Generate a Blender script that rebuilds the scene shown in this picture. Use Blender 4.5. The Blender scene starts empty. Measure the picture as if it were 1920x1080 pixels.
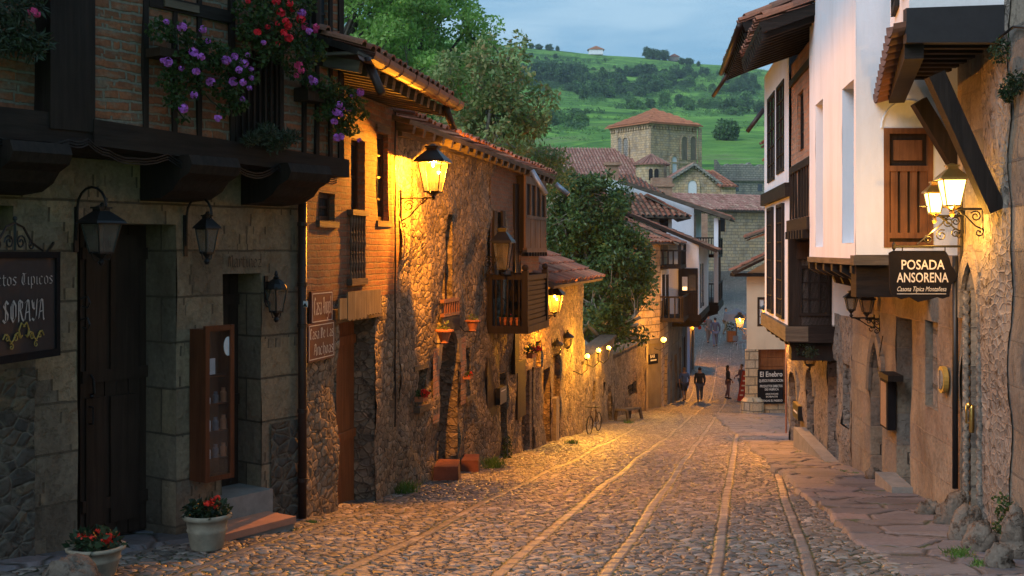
import bpy, math, random
import numpy as np
from mathutils import Vector, Matrix, noise

# ---------------------------------------------------------------- camera, sky, sun, exposure
SC = bpy.context.scene
COL = SC.collection
PI = math.pi
FP, CX, HY = 2200.0, 960.0, 470.0          # focal length in photo pixels, principal column, horizon row
cam_d = bpy.data.cameras.new('camera')
cam_d.sensor_width = 36.0
cam_d.lens = FP / 1920 * 36.0
cam_d.shift_y = -(540 - HY) / 1920
cam_d.clip_start = 0.1
cam_d.clip_end = 6000
cam = bpy.data.objects.new('camera', cam_d)
COL.objects.link(cam)
cam.location = (0, 0, 0)
cam.rotation_euler = (PI / 2, 0, 0)
SC.camera = cam
SC.view_settings.view_transform = 'Standard'
SC.view_settings.look = 'None'
SC.view_settings.gamma = 1
SC.view_settings.exposure = 1.18
SC.cycles.max_bounces = 6
SC.cycles.diffuse_bounces = 3
SC.cycles.sample_clamp_indirect = 3.0
SC.cycles.use_denoising = True

SUN_EL, SUN_AZ = math.radians(11), math.radians(200)      # low dusk light behind the viewer's left
w = bpy.data.worlds.new('World')
SC.world = w
w.use_nodes = True
nt = w.node_tree
nt.nodes.clear()
wo = nt.nodes.new('ShaderNodeOutputWorld')
bg = nt.nodes.new('ShaderNodeBackground')
sky = nt.nodes.new('ShaderNodeTexSky')
sky.sky_type = 'NISHITA'
sky.sun_disc = False
sky.sun_elevation = SUN_EL
sky.sun_rotation = SUN_AZ
sky.air_density = 1.4
sky.dust_density = 1.0
sky.ozone_density = 2.2
tcw = nt.nodes.new('ShaderNodeTexCoord')
mpw = nt.nodes.new('ShaderNodeMapping')
mpw.inputs['Scale'].default_value = (1.1, 1.1, 6.5)
mpw.inputs['Rotation'].default_value = (0.09, 0.12, 0)
nzw = nt.nodes.new('ShaderNodeTexNoise')
nzw.inputs['Scale'].default_value = 3.2
nzw.inputs['Detail'].default_value = 7
nzw.inputs['Roughness'].default_value = 0.58
nzw.inputs['Distortion'].default_value = 0.4
rpw = nt.nodes.new('ShaderNodeValToRGB')
rpw.color_ramp.elements[0].position = 0.41
rpw.color_ramp.elements[0].color = (0, 0, 0, 1)
rpw.color_ramp.elements[1].position = 0.61
rpw.color_ramp.elements[1].color = (1, 1, 1, 1)
mxc = nt.nodes.new('ShaderNodeMix')
mxc.data_type = 'RGBA'
mxc.inputs['A'].default_value = (0.88, 2.12, 3.5, 1)      # blue-grey veil of dusk cloud
mxc.inputs['B'].default_value = (2.05, 3.2, 4.3, 1)
mxs = nt.nodes.new('ShaderNodeMix')
mxs.data_type = 'RGBA'
mxs.inputs['Factor'].default_value = 0.88
nt.links.new(tcw.outputs['Generated'], mpw.inputs['Vector'])
nt.links.new(mpw.outputs['Vector'], nzw.inputs['Vector'])
nt.links.new(nzw.outputs['Fac'], rpw.inputs['Fac'])
nt.links.new(rpw.outputs['Color'], mxc.inputs['Factor'])
nt.links.new(sky.outputs['Color'], mxs.inputs['A'])
nt.links.new(mxc.outputs['Result'], mxs.inputs['B'])
nt.links.new(mxs.outputs['Result'], bg.inputs['Color'])
bg.inputs['Strength'].default_value = 0.09
nt.links.new(bg.outputs['Background'], wo.inputs['Surface'])

sd = bpy.data.lights.new('sun', 'SUN')
sd.energy = 1.25
sd.angle = math.radians(40)
sd.color = (0.86, 0.91, 1.0)
sun = bpy.data.objects.new('sun', sd)
COL.objects.link(sun)
_el, _az = math.radians(38), math.radians(228)            # broad glow of the western cloud
sun.rotation_euler = (PI / 2 - _el, 0, PI - _az)
sun.location = (-20, -30, 40)

rnd = random.Random(7)
nrng = np.random.default_rng(11)

# ---------------------------------------------------------------- geometry helpers
def W(px, py, Y):
    return Vector(((px - CX) / FP * Y, Y, (HY - py) / FP * Y))

_gy = np.array([-30, 0, 50, 55, 58.5, 61, 63.5, 66, 70, 75, 80, 110, 140, 200])
_gz = np.array([1.67, -1.45, -6.65, -7.15, -7.45, -7.6, -7.55, -7.3, -6.88, -6.35, -5.9, -2.85, -1.0, -1.0])
def g(Y):
    return float(np.interp(Y, _gy, _gz))

class MB:
    def __init__(s):
        s.v = []; s.f = []
    def add(s, vs, fs):
        n = len(s.v)
        s.v.extend([tuple(p) for p in vs])
        s.f.extend([tuple(i + n for i in f) for f in fs])
        return s
    def box(s, c, dx, dy, dz, ax=None):
        c = Vector(c)
        ax = ax or (Vector((1, 0, 0)), Vector((0, 1, 0)), Vector((0, 0, 1)))
        P = [c + ax[0] * (a * dx / 2) + ax[1] * (b * dy / 2) + ax[2] * (e * dz / 2)
             for e in (-1, 1) for b in (-1, 1) for a in (-1, 1)]
        return s.add(P, [(0, 2, 3, 1), (4, 5, 7, 6), (0, 1, 5, 4), (2, 6, 7, 3), (0, 4, 6, 2), (1, 3, 7, 5)])
    def hexa(s, P):          # 8 points: bottom ring of 4, top ring of 4
        return s.add(P, [(3, 2, 1, 0), (4, 5, 6, 7), (0, 1, 5, 4), (1, 2, 6, 5), (2, 3, 7, 6), (3, 0, 4, 7)])
    def beam(s, a, b, wd, ht, up=Vector((0, 0, 1))):
        a, b = Vector(a), Vector(b)
        d = (b - a); L = d.length
        if L < 1e-6: return s
        d = d / L
        x = d.cross(up)
        if x.length < 1e-4: x = d.cross(Vector((1, 0, 0)))
        x.normalize(); z = x.cross(d).normalized()
        return s.box((a + b) / 2, wd, L, ht, (x, d, z))
    def tube(s, path, r, n=6, caps=True):
        path = [Vector(p) for p in path]
        if not hasattr(r, '__len__'): r = [r] * len(path)
        vs = []; fs = []
        ref = None
        for i, p in enumerate(path):
            d = path[min(i + 1, len(path) - 1)] - path[max(i - 1, 0)]
            if d.length < 1e-9: d = Vector((0, 0, 1))
            d.normalize()
            if ref is None:
                ref = d.orthogonal().normalized()
            x = (ref - d * ref.dot(d))
            if x.length < 1e-5: x = d.orthogonal()
            x.normalize(); ref = x
            y = d.cross(x)
            for k in range(n):
                a = 2 * PI * k / n
                vs.append(p + (x * math.cos(a) + y * math.sin(a)) * r[i])
        for i in range(len(path) - 1):
            for k in range(n):
                k2 = (k + 1) % n
                fs.append((i * n + k, i * n + k2, (i + 1) * n + k2, (i + 1) * n + k))
        if caps:
            fs.append(tuple(range(n - 1, -1, -1)))
            fs.append(tuple((len(path) - 1) * n + k for k in range(n)))
        return s.add(vs, fs)
    def lathe(s, prof, c=(0, 0, 0), n=14, wob=0, rz=0, sy=1):
        c = Vector(c); vs = []; fs = []
        for r, z in prof:
            for k in range(n):
                a = 2 * PI * k / n + rz
                rr = r * (1 + wob * math.sin(3 * a + z * 9))
                vs.append(c + Vector((rr * math.cos(a), sy * rr * math.sin(a), z)))
        m = len(prof)
        for i in range(m - 1):
            for k in range(n):
                k2 = (k + 1) % n
                fs.append((i * n + k, i * n + k2, (i + 1) * n + k2, (i + 1) * n + k))
        fs.append(tuple(range(n - 1, -1, -1)))
        fs.append(tuple((m - 1) * n + k for k in range(n)))
        return s.add(vs, fs)
    def prism(s, out, o, ux, uy, t):
        """polygon outline (a,b) in the plane o+a*ux+b*uy, extruded by vector t"""
        o, ux, uy, t = Vector(o), Vector(ux), Vector(uy), Vector(t)
        n = len(out)
        A = [o + ux * a + uy * b for a, b in out]
        B = [p + t for p in A]
        fs = [tuple(range(n - 1, -1, -1)), tuple(range(n, 2 * n))]
        for i in range(n):
            j = (i + 1) % n
            fs.append((i, j, n + j, n + i))
        return s.add(A + B, fs)
    def ball(s, c, r, n=8, m=6, sc=(1, 1, 1), wob=0, seed=0):
        c = Vector(c); vs = []; fs = []
        rr_ = random.Random(seed)
        for i in range(1, m):
            th = PI * i / m
            for k in range(n):
                a = 2 * PI * k / n
                d = Vector((math.sin(th) * math.cos(a), math.sin(th) * math.sin(a), math.cos(th)))
                q = r * (1 + wob * (noise.noise(d * 1.9 + Vector((seed, 0, 0)))) + wob * .25 * rr_.uniform(-1, 1))
                vs.append(c + Vector((d.x * q * sc[0], d.y * q * sc[1], d.z * q * sc[2])))
        top = len(vs); vs.append(c + Vector((0, 0, r * sc[2])))
        bot = len(vs); vs.append(c - Vector((0, 0, r * sc[2])))
        for i in range(m - 2):
            for k in range(n):
                k2 = (k + 1) % n
                fs.append((i * n + k, (i + 1) * n + k, (i + 1) * n + k2, i * n + k2))
        for k in range(n):
            k2 = (k + 1) % n
            fs.append((top, k, k2)); fs.append((bot, (m - 2) * n + k2, (m - 2) * n + k))
        return s.add(vs, fs)

def mesh_obj(name, mb, mat, M=None, smooth=False):
    v = np.array([tuple(p) for p in mb.v], dtype=np.float64)
    wv = v.copy()
    if M is not None:
        Mi = np.array(M.inverted())
        v = v @ Mi[:3, :3].T + Mi[:3, 3]
    me = bpy.data.meshes.new(name)
    me.from_pydata(v.tolist(), [], mb.f)
    me.update()
    np_ = len(me.polygons); nl = len(me.loops)
    if np_:
        nor = np.zeros(np_ * 3); me.polygons.foreach_get('normal', nor); nor = nor.reshape(-1, 3)
        lt = np.zeros(np_, dtype=np.int32); me.polygons.foreach_get('loop_total', lt)
        li = np.zeros(nl, dtype=np.int32); me.loops.foreach_get('vertex_index', li)
        ln = np.repeat(nor, lt, axis=0)
        P = wv[li]
        t = np.stack([-ln[:, 1], ln[:, 0]], 1)
        tl = np.hypot(t[:, 0], t[:, 1]); flat = (np.abs(ln[:, 2]) > .75) | (tl < 1e-4)
        tl[tl < 1e-4] = 1
        t /= tl[:, None]
        U = np.where(flat, P[:, 0], P[:, 0] * t[:, 0] + P[:, 1] * t[:, 1])
        V = np.where(flat, P[:, 1], P[:, 2])
        uv = me.uv_layers.new(name='UVMap')
        uv.data.foreach_set('uv', np.stack([U, V], 1).ravel())
        if smooth:
            me.polygons.foreach_set('use_smooth', np.ones(np_, dtype=bool))
    if mat: me.materials.append(mat)
    o = bpy.data.objects.new(name, me)
    COL.objects.link(o)
    return o

def setp(o, label=None, cat=None, group=None, kind=None):
    if label: o['label'] = label
    if cat: o['category'] = cat
    if group: o['group'] = group
    if kind: o['kind'] = kind

class Thing:
    def __init__(s, name, label, cat, loc=(0, 0, 0), rz=0, group=None):
        s.M = Matrix.Translation(Vector(loc)) @ Matrix.Rotation(rz, 4, 'Z')
        s.o = bpy.data.objects.new(name, None)
        s.o.empty_display_size = .2
        COL.objects.link(s.o)
        s.o.location = Vector(loc); s.o.rotation_euler = (0, 0, rz)
        setp(s.o, label, cat, group)
    def part(s, name, mb, mat, parent=None, local=False, smooth=False, label=None, kind=None):
        if not mb.v: return None
        o = mesh_obj(name, mb, mat, None if local else s.M, smooth)
        o.parent = parent or s.o
        if label: o['label'] = label
        if kind: o['kind'] = kind
        return o

def single(name, label, cat, mb, mat, group=None, kind=None, smooth=False):
    v = np.array([tuple(p) for p in mb.v])
    c = Vector(((v[:, 0].min() + v[:, 0].max()) / 2, (v[:, 1].min() + v[:, 1].max()) / 2, v[:, 2].min()))
    o = mesh_obj(name, mb, mat, Matrix.Translation(c), smooth)
    o.location = c
    setp(o, label, cat, group, kind)
    return o

def dup(root, loc, rz=0, label=None, group=None, scale=None):
    def rec(o, parent):
        c = o.copy(); COL.objects.link(c); c.parent = parent
        for ch in [x for x in KIDS(o)]:
            rec(ch, c)
        return c
    r = rec(root, None)
    r.location = loc; r.rotation_euler = (0, 0, rz)
    if scale: r.scale = scale if hasattr(scale, '__len__') else (scale,) * 3
    if label: r['label'] = label
    if group: r['group'] = group
    return r
def KIDS(o):
    return [c for c in bpy.data.objects if c.parent == o]

class Fac:
    """a vertical wall plane: p0 -> p1 on plan, nrm side +1 or -1 points to the street"""
    def __init__(s, p0, p1, side=1):
        s.p0 = Vector((p0[0], p0[1])); d = Vector((p1[0] - p0[0], p1[1] - p0[1]))
        s.L = d.length; s.d = d / s.L
        s.n = Vector((s.d.y, -s.d.x)) * side
        s.D3 = Vector((s.d.x, s.d.y, 0)); s.N3 = Vector((s.n.x, s.n.y, 0))
    def s(s_, px, out=0):
        k = (px - CX) / FP
        a = s_.p0 + s_.n * out
        return (k * a.y - a.x) / (s_.d.x - k * s_.d.y)
    def P(s_, s, z, out=0):
        q = s_.p0 + s_.d * s + s_.n * out
        return Vector((q.x, q.y, z))
    def Y(s_, px, out=0): return (s_.p0 + s_.d * s_.s(px, out) + s_.n * out).y
    def z(s_, px, py, out=0): return (HY - py) / FP * s_.Y(px, out)
    def at(s_, px, py, out=0): return s_.P(s_.s(px, out), s_.z(px, py, out), out)
    def box(s_, mb, s0, s1, z0, z1, o0, o1):
        c = s_.P((s0 + s1) / 2, (z0 + z1) / 2, (o0 + o1) / 2)
        return mb.box(c, abs(s1 - s0), abs(o1 - o0), abs(z1 - z0), (s_.D3, s_.N3, Vector((0, 0, 1))))
    def pbox(s_, mb, px0, px1, py0, py1, o0, o1):
        """box whose outer face covers the photo's pixels px0..px1, py0..py1 (py at the middle)"""
        a, b = s_.s(px0, o1), s_.s(px1, o1); m = (px0 + px1) / 2
        return s_.box(mb, a, b, s_.z(m, py1, o1), s_.z(m, py0, o1), o0, o1)

def archtop(kind, x, w, r):   # height above springing at offset x from centre
    h = w / 2
    if kind == 'round': return math.sqrt(max(0, h * h - x * x))
    R = w * 1.05                                      # pointed
    return math.sqrt(max(0, R * R - (R - h + abs(x)) ** 2))

def wallgrid(mb, F, s0, s1, z0, z1, ops=(), step=.1, out=0, wob=0.0, ring=None):
    """wall face with real openings; ops: (s0,s1,z0,z1,depth[,arch]); ring: MB receiving arch stones"""
    S = {s0, s1}; Z = {z0, z1}
    if s0 > s1: s0, s1 = s1, s0
    O = []
    for op in ops:
        a, b, c, d = min(op[0], op[1]), max(op[0], op[1]), op[2], op[3]
        a = max(a, s0); b = min(b, s1)
        if b - a < .02: continue
        ar = op[5] if len(op) > 5 else None
        O.append((a, b, c, d, op[4], ar))
        S |= {a, b}; Z |= {max(c, z0), min(d, z1)}
    def dens(A):
        A = sorted(A); R = [A[0]]
        for x in A[1:]:
            if x - R[-1] < 1e-4: continue
            n = max(1, int(round((x - R[-1]) / step))); p = R[-1]
            for i in range(1, n + 1): R.append(p + (x - p) * i / n)
        return R
    S = dens(S); Z = dens(Z)
    idx = {}; vs = []; fs = []
    def vert(i, j):
        k = (i, j)
        if k not in idx:
            q = F.P(S[i], Z[j], out)
            if wob:
                e = noise.noise(Vector((q.x * 1.7, q.y * 1.7, q.z * 1.7))) * wob
                q = q + F.N3 * e
            idx[k] = len(vs); vs.append(q)
        return idx[k]
    for i in range(len(S) - 1):
        sm = (S[i] + S[i + 1]) / 2
        for j in range(len(Z) - 1):
            zm = (Z[j] + Z[j + 1]) / 2; skip = False
            for a, b, c, d, dp, ar in O:
                if a < sm < b and c < zm < d:
                    if ar:
                        h = archtop(ar, 0, b - a, 0); spr = d - h
                        if zm > spr + archtop(ar, sm - (a + b) / 2, b - a, 0) - 0.0: continue
                    skip = True; break
            if not skip:
                fs.append((vert(i, j), vert(i + 1, j), vert(i + 1, j + 1), vert(i, j + 1)))
    mb.add(vs, fs)
    for a, b, c, d, dp, ar in O:
        zt = d
        if ar:
            h = archtop(ar, 0, b - a, 0); zt = d - h
        def strip(p, q, n):      # p,q at the face ; goes back by dp
            for i in range(n):
                u, v = p + (q - p) * (i / n), p + (q - p) * ((i + 1) / n)
                m = 2
                for k in range(m):
                    x0, x1 = F.N3 * (-dp * k / m), F.N3 * (-dp * (k + 1) / m)
                    mb.add([u + x0, v + x0, v + x1, u + x1], [(0, 1, 2, 3)])
        cc = max(c, z0)
        nz = max(1, int((zt - cc) / step))
        strip(F.P(a, cc, out), F.P(a, zt, out), nz)
        strip(F.P(b, zt, out), F.P(b, cc, out), nz)
        strip(F.P(b, cc, out), F.P(a, cc, out), 2)
        if not ar:
            strip(F.P(a, zt, out), F.P(b, zt, out), 3)
        else:
            N = 12; w_ = b - a; m0 = (a + b) / 2
            pts = [(m0 - w_ / 2 + w_ * i / N, zt + archtop(ar, -w_ / 2 + w_ * i / N, w_, 0)) for i in range(N + 1)]
            for i in range(N):
                strip(F.P(pts[i][0], pts[i][1], out), F.P(pts[i + 1][0], pts[i + 1][1], out), 1)
            if ring is not None:
                t = .17
                for i in range(N):
                    def off(p):
                        dx, dz = p[0] - m0, p[1] - zt + .02
                        l = math.hypot(dx, dz) or 1
                        return (p[0] + dx / l * t, p[1] + dz / l * t)
                    p, q = pts[i], pts[i + 1]; p2, q2 = off(p), off(q)
                    V = [F.P(x, z, o) for o in (out - .02, out + .035) for x, z in (p, q, q2, p2)]
                    ring.hexa(V)

def shell(mb, F, s0, s1, z0, z1, depth=5, t=.25, out=-.02):
    """end walls and back wall behind a front, so that the house is a closed volume"""
    F.box(mb, s0, s0 + t, z0, z1, -depth, out)
    F.box(mb, s1 - t, s1, z0, z1, -depth, out)
    F.box(mb, s0 + t, s1 - t, z0, z1, -depth, -depth + t)

def tiles(mb, A, B, up, rows=None, col=.2, tl=.38, seed=1, jit=.012, n=5, base=None, clip=None):
    """barrel tiles: A,B = eave ends, up = vector from the eave to the ridge"""
    R = random.Random(seed)
    A, B, up = Vector(A), Vector(B), Vector(up)
    e = B - A; L = e.length; e = e / L
    H = up.length; u = up / H
    nn = e.cross(u).normalized()
    if nn.z < 0: nn = -nn
    nc = max(1, int(round(L / col))); cw = L / nc
    nr = rows or max(1, int(round(H / tl))); rl = H / nr
    for c in range(nc):
        for r in range(nr):
            if clip and not clip((c + .5) / nc, (r + .5) / nr): continue
            o = A + e * (cw * (c + .5) + R.uniform(-jit, jit)) + u * (rl * r - .03 + R.uniform(-jit, jit)) + nn * (.03 + R.uniform(0, jit))
            r0, r1 = cw * .36, cw * .29
            vs = []
            for q, (rr, dd, hh) in enumerate(((r0, 0, .025), (r1, rl * 1.12, .0))):
                for k in range(n + 1):
                    a = PI * k / n
                    vs.append(o + u * dd + e * (rr * math.cos(a)) + nn * (rr * .85 * math.sin(a) + hh))
            m = n + 1
            fs = [(k, k + 1, m + k + 1, m + k) for k in range(n)]
            # thickness lip at the lower end
            lip = [p + (o - p).normalized() * .018 for p in vs[:m]]
            vs += [Vector(p) for p in lip]
            fs += [(k + 1, k, 2 * m + k, 2 * m + k + 1) for k in range(n)]
            mb.add(vs, fs)
    # channel bed
    if base is not None:
        t = nn * -.05
        p = [A - u * .02, B - u * .02, B + u * H, A + u * H]
        if clip:
            r_ = [c_ / 40 for c_ in range(41) if clip(c_ / 40, .97)]
            f0, f1 = (min(r_), max(r_)) if r_ else (.5, .5)
            if r_ == [] : f0 = f1 = sum([c_ / 40 for c_ in range(41) if clip(c_ / 40, .9)] or [.5]) / max(1, len([c_ for c_ in range(41) if clip(c_ / 40, .9)]))
            p[2], p[3] = A + e * L * f1 + u * H, A + e * L * f0 + u * H
        base.hexa([q + t for q in p] + [q + nn * .012 for q in p])

def rafters(mb, A, B, inn, n, wd=.09, ht=.12):
    A, B, inn = Vector(A), Vector(B), Vector(inn)
    for i in range(n):
        p = A + (B - A) * ((i + .5) / n)
        mb.beam(p, p + inn, wd, ht)

def scroll(c, ux, uz, r, turns=1.4, a0=0, n=14, sgn=1):
    c = Vector(c)
    return [c + (ux * math.cos(a0 + sgn * 2 * PI * turns * i / n) + uz * math.sin(a0 + sgn * 2 * PI * turns * i / n)) * (r * (1 - .78 * i / n)) for i in range(n + 1)]

GL = {
 'a': ['.08,.85 .3,1 .48,.85 .48,.12 .56,.02', '.48,.55 .12,.38 .12,.12 .28,0 .46,.14'],
 'c': ['.46,.86 .3,1 .1,.8 .1,.18 .28,0 .5,.14'], 'd': ['.12,1.4 .5,.82 .5,.16 .3,0 .1,.18 .1,.78 .3,.98 .5,.8'],
 'e': ['.12,.48 .46,.66 .46,.84 .28,1 .1,.8 .1,.18 .28,0 .5,.14'], 'g': ['.46,.86 .28,1 .1,.8 .1,.25 .26,.08 .48,.22', '.5,.98 .5,-.3 .3,-.45 .08,-.32'],
 'h': ['.1,1.45 .1,.05', '.1,.78 .32,1 .5,.8 .5,.1 .4,-.2'], 'i': ['.04,.86 .16,.96 .16,.12 .28,.02', '.1,1.25 .18,1.33'],
 'l': ['.1,1.45 .1,.12 .24,.02'], 'n': ['.02,.88 .12,.97 .12,.05', '.12,.8 .34,1 .48,.84 .48,.12 .58,.02'],
 'o': ['.1,.2 .1,.82 .28,1 .5,.8 .5,.16 .3,0 .1,.2'], 'p': ['.02,.88 .12,.97 .12,-.45', '.12,.8 .34,1 .5,.8 .5,.16 .3,0 .12,.14'],
 'r': ['.02,.88 .14,.97 .14,.05', '.14,.78 .34,1 .48,.86'], 's': ['.48,.88 .26,1 .1,.78 .46,.32 .34,.04 .08,.1'],
 't': ['.16,1.25 .16,.16 .3,0 .44,.1', '.02,.92 .42,.92'], 'u': ['.04,.9 .12,.97 .12,.16 .28,0 .5,.2', '.5,.98 .5,.12 .58,.02'], 'z': ['.08,.92 .46,.92 .1,.06 .5,.06'],
 'P': ['.14,1.35 .14,0', '.02,1.2 .2,1.4 .56,1.25 .56,.75 .36,.6 .14,.68', '.28,1.3 .28,.7'], 'T': ['.0,1.2 .2,1.4 .44,1.28 .66,1.42', '.36,1.3 .16,1.0 .12,.4 .3,.02 .6,.2', '.38,1.25 .38,.3'],
 'C': ['.6,1.2 .34,1.42 .1,1.1 .1,.3 .32,0 .62,.2', '.3,1.3 .3,.16'], 'A': ['.04,.1 .3,1.38 .46,1.3 .54,.1 .62,.0', '.1,.55 .5,.62', '.02,1.2 .3,1.38'],
 'D': ['.12,1.3 .12,.1', '.02,1.3 .4,1.36 .6,1.0 .6,.35 .34,0 .04,.1', '.28,1.3 .28,.1'], 'L': ['.3,1.35 .12,1.1 .14,.15 .02,.05', '.14,.15 .36,.0 .6,.2'],
 'S': ['.58,1.18 .34,1.4 .1,1.1 .54,.5 .5,.18 .26,0 .02,.2', '.3,1.3 .3,.15'], 'O': ['.34,1.4 .1,1.05 .1,.35 .34,0 .6,.35 .6,1.05 .34,1.4', '.3,1.2 .3,.2'],
 'R': ['.14,1.35 .14,0', '.0,1.2 .2,1.4 .54,1.22 .5,.86 .16,.7', '.3,.75 .5,.2 .64,.02', '.28,1.25 .28,.8'], 'Y': ['.04,1.35 .12,.9 .34,.75 .54,.95 .6,1.4', '.54,.95 .5,.3 .26,0 .04,.15', '.24,1.2 .24,.85'],
 'M': ['.06,.05 .14,1.2 .26,1.38', '.24,1.3 .32,.1', '.32,1.0 .46,1.38 .6,1.2 .62,.1 .7,.0']}
def bltext(mb, txt, o, ux, uz, h, width, ext=.006, nib=.15, ang=.75):
    adv = lambda c: .4 if c in ' il' else (.5 if c in 'tr' else (.74 if c.isupper() else .64))
    tot = sum(adv(c) for c in txt); sx = width / tot; sz = h / 1.4
    nn = Vector(ux).cross(Vector(uz)); n2 = (nib * math.cos(ang), nib * math.sin(ang)); x = 0; k = 0
    for c in txt:
        for st in GL.get(c, []):
            P = [tuple(float(v) for v in q.split(',')) for q in st.split()]
            for a, b in zip(P, P[1:]):
                k += 1; e = nn * (ext * (1 + .04 * (k % 6)))
                Q = [(a[0], a[1]), (b[0], b[1]), (b[0] + n2[0], b[1] + n2[1]), (a[0] + n2[0], a[1] + n2[1])]
                mb.add([Vector(o) + ux * ((x + p - .07) * sx) + uz * (q * sz) + e for p, q in Q], [(0, 1, 2, 3)])
        x += adv(c)
def textmb(mb, txt, o, ux, uz, h, width=None, ext=.004, shear=0, bold=0):
    """lettering as solid mesh: baseline starts at o, runs along ux"""
    cu = bpy.data.curves.new('t', 'FONT')
    cu.body = txt; cu.size = 1; cu.extrude = 0; cu.offset = bold; cu.shear = shear
    cu.resolution_u = 3
    ob = bpy.data.objects.new('t', cu); COL.objects.link(ob)
    dg = bpy.context.evaluated_depsgraph_get()
    me = bpy.data.meshes.new_from_object(ob.evaluated_get(dg))
    vs = [v.co.copy() for v in me.vertices]; fs = [tuple(p.vertices) for p in me.polygons]
    bpy.data.objects.remove(ob); bpy.data.curves.remove(cu); bpy.data.meshes.remove(me)
    if not vs: return
    x0 = min(v.x for v in vs); x1 = max(v.x for v in vs)
    sx = (width / (x1 - x0)) if width else h
    o, ux, uz = Vector(o), Vector(ux), Vector(uz)
    nn = ux.cross(uz)
    V = [o + ux * ((v.x - x0) * sx) + uz * (v.y * h * 1.35) + nn * ext for v in vs]
    mb.add(V, fs)
# ---------------------------------------------------------------- materials
class NB:
    def __init__(s, name):
        s.m = bpy.data.materials.new(name); s.m.use_nodes = True
        s.t = s.m.node_tree; s.t.nodes.clear()
        s.out = s.n('OutputMaterial'); s.b = s.n('BsdfPrincipled')
        s.l(s.b.outputs[0], s.out.inputs[0])
    def n(s, k, **kw):
        x = s.t.nodes.new('ShaderNode' + k)
        for a, b in kw.items(): setattr(x, a, b)
        return x
    def l(s, a, b): s.t.links.new(a, b)
    def pos(s, scale=(1, 1, 1), uv=False, obj=False):
        if uv:
            c = s.n('UVMap'); o = c.outputs[0]
        elif obj:
            c = s.n('TexCoord'); o = c.outputs['Object']
        else:
            c = s.n('NewGeometry'); o = c.outputs['Position']
        m = s.n('Mapping'); m.inputs['Scale'].default_value = scale
        s.l(o, m.inputs['Vector']); return m.outputs[0]
    def noise(s, vec, scale=1, det=4, rough=.55, dist=0):
        x = s.n('TexNoise'); x.inputs['Scale'].default_value = scale; x.inputs['Detail'].default_value = det
        x.inputs['Roughness'].default_value = rough; x.inputs['Distortion'].default_value = dist
        s.l(vec, x.inputs['Vector']); return x.outputs['Fac']
    def ramp(s, fac, stops, interp='LINEAR'):
        x = s.n('ValToRGB'); r = x.color_ramp; r.interpolation = interp
        while len(r.elements) < len(stops): r.elements.new(.5)
        for e, (p, c) in zip(r.elements, stops):
            e.position = p; e.color = (c[0], c[1], c[2], 1) if hasattr(c, '__len__') else (c, c, c, 1)
        s.l(fac, x.inputs['Fac']); return x.outputs['Color']
    def mix(s, f, a, b, bt='MIX'):
        x = s.n('Mix'); x.data_type = 'RGBA'; x.blend_type = bt
        for i, v in (('Factor', f), ('A', a), ('B', b)):
            if isinstance(v, (int, float)): x.inputs[i].default_value = v if i == 'Factor' else (v, v, v, 1)
            elif isinstance(v, tuple): x.inputs[i].default_value = v + (1,)
            else: s.l(v, x.inputs[i])
        return x.outputs['Result']
    def math(s, op, a, b=None, c=None, clamp=False):
        x = s.n('Math'); x.operation = op; x.use_clamp = clamp
        for i, v in enumerate((a, b, c)):
            if v is None: continue
            if isinstance(v, (int, float)): x.inputs[i].default_value = v
            else: s.l(v, x.inputs[i])
        return x.outputs[0]
    def col(s, c):
        if isinstance(c, tuple): s.b.inputs['Base Color'].default_value = c + (1,)
        else: s.l(c, s.b.inputs['Base Color'])
    def rough(s, r):
        if isinstance(r, (int, float)): s.b.inputs['Roughness'].default_value = r
        else: s.l(r, s.b.inputs['Roughness'])
    def bump(s, h, dist=.02, st=1.0):
        x = s.n('Bump'); x.inputs['Distance'].default_value = dist; x.inputs['Strength'].default_value = st
        s.l(h, x.inputs['Height']); s.l(x.outputs[0], s.b.inputs['Normal'])
    def disp(s, h, scale, mid=.5):
        x = s.n('Displacement'); x.inputs['Scale'].default_value = scale; x.inputs['Midlevel'].default_value = mid
        s.l(h, x.inputs['Height']); s.l(x.outputs[0], s.out.inputs['Displacement'])
        s.m.displacement_method = 'BOTH'
    def vor(s, vec, scale, feat='F1', rand=1.0):
        x = s.n('TexVoronoi'); x.feature = feat; x.inputs['Scale'].default_value = scale
        x.inputs['Randomness'].default_value = rand
        s.l(vec, x.inputs['Vector']); return x
    def warp(s, vec, scale, amt):
        x = s.n('TexNoise'); x.inputs['Scale'].default_value = scale; x.inputs['Detail'].default_value = 2
        s.l(vec, x.inputs['Vector'])
        a = s.n('VectorMath'); a.operation = 'SUBTRACT'; s.l(x.outputs['Color'], a.inputs[0]); a.inputs[1].default_value = (.5, .5, .5)
        b = s.n('VectorMath'); b.operation = 'SCALE'; s.l(a.outputs[0], b.inputs[0]); b.inputs['Scale'].default_value = amt
        c = s.n('VectorMath'); c.operation = 'ADD'; s.l(vec, c.inputs[0]); s.l(b.outputs[0], c.inputs[1])
        return c.outputs[0]

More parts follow.
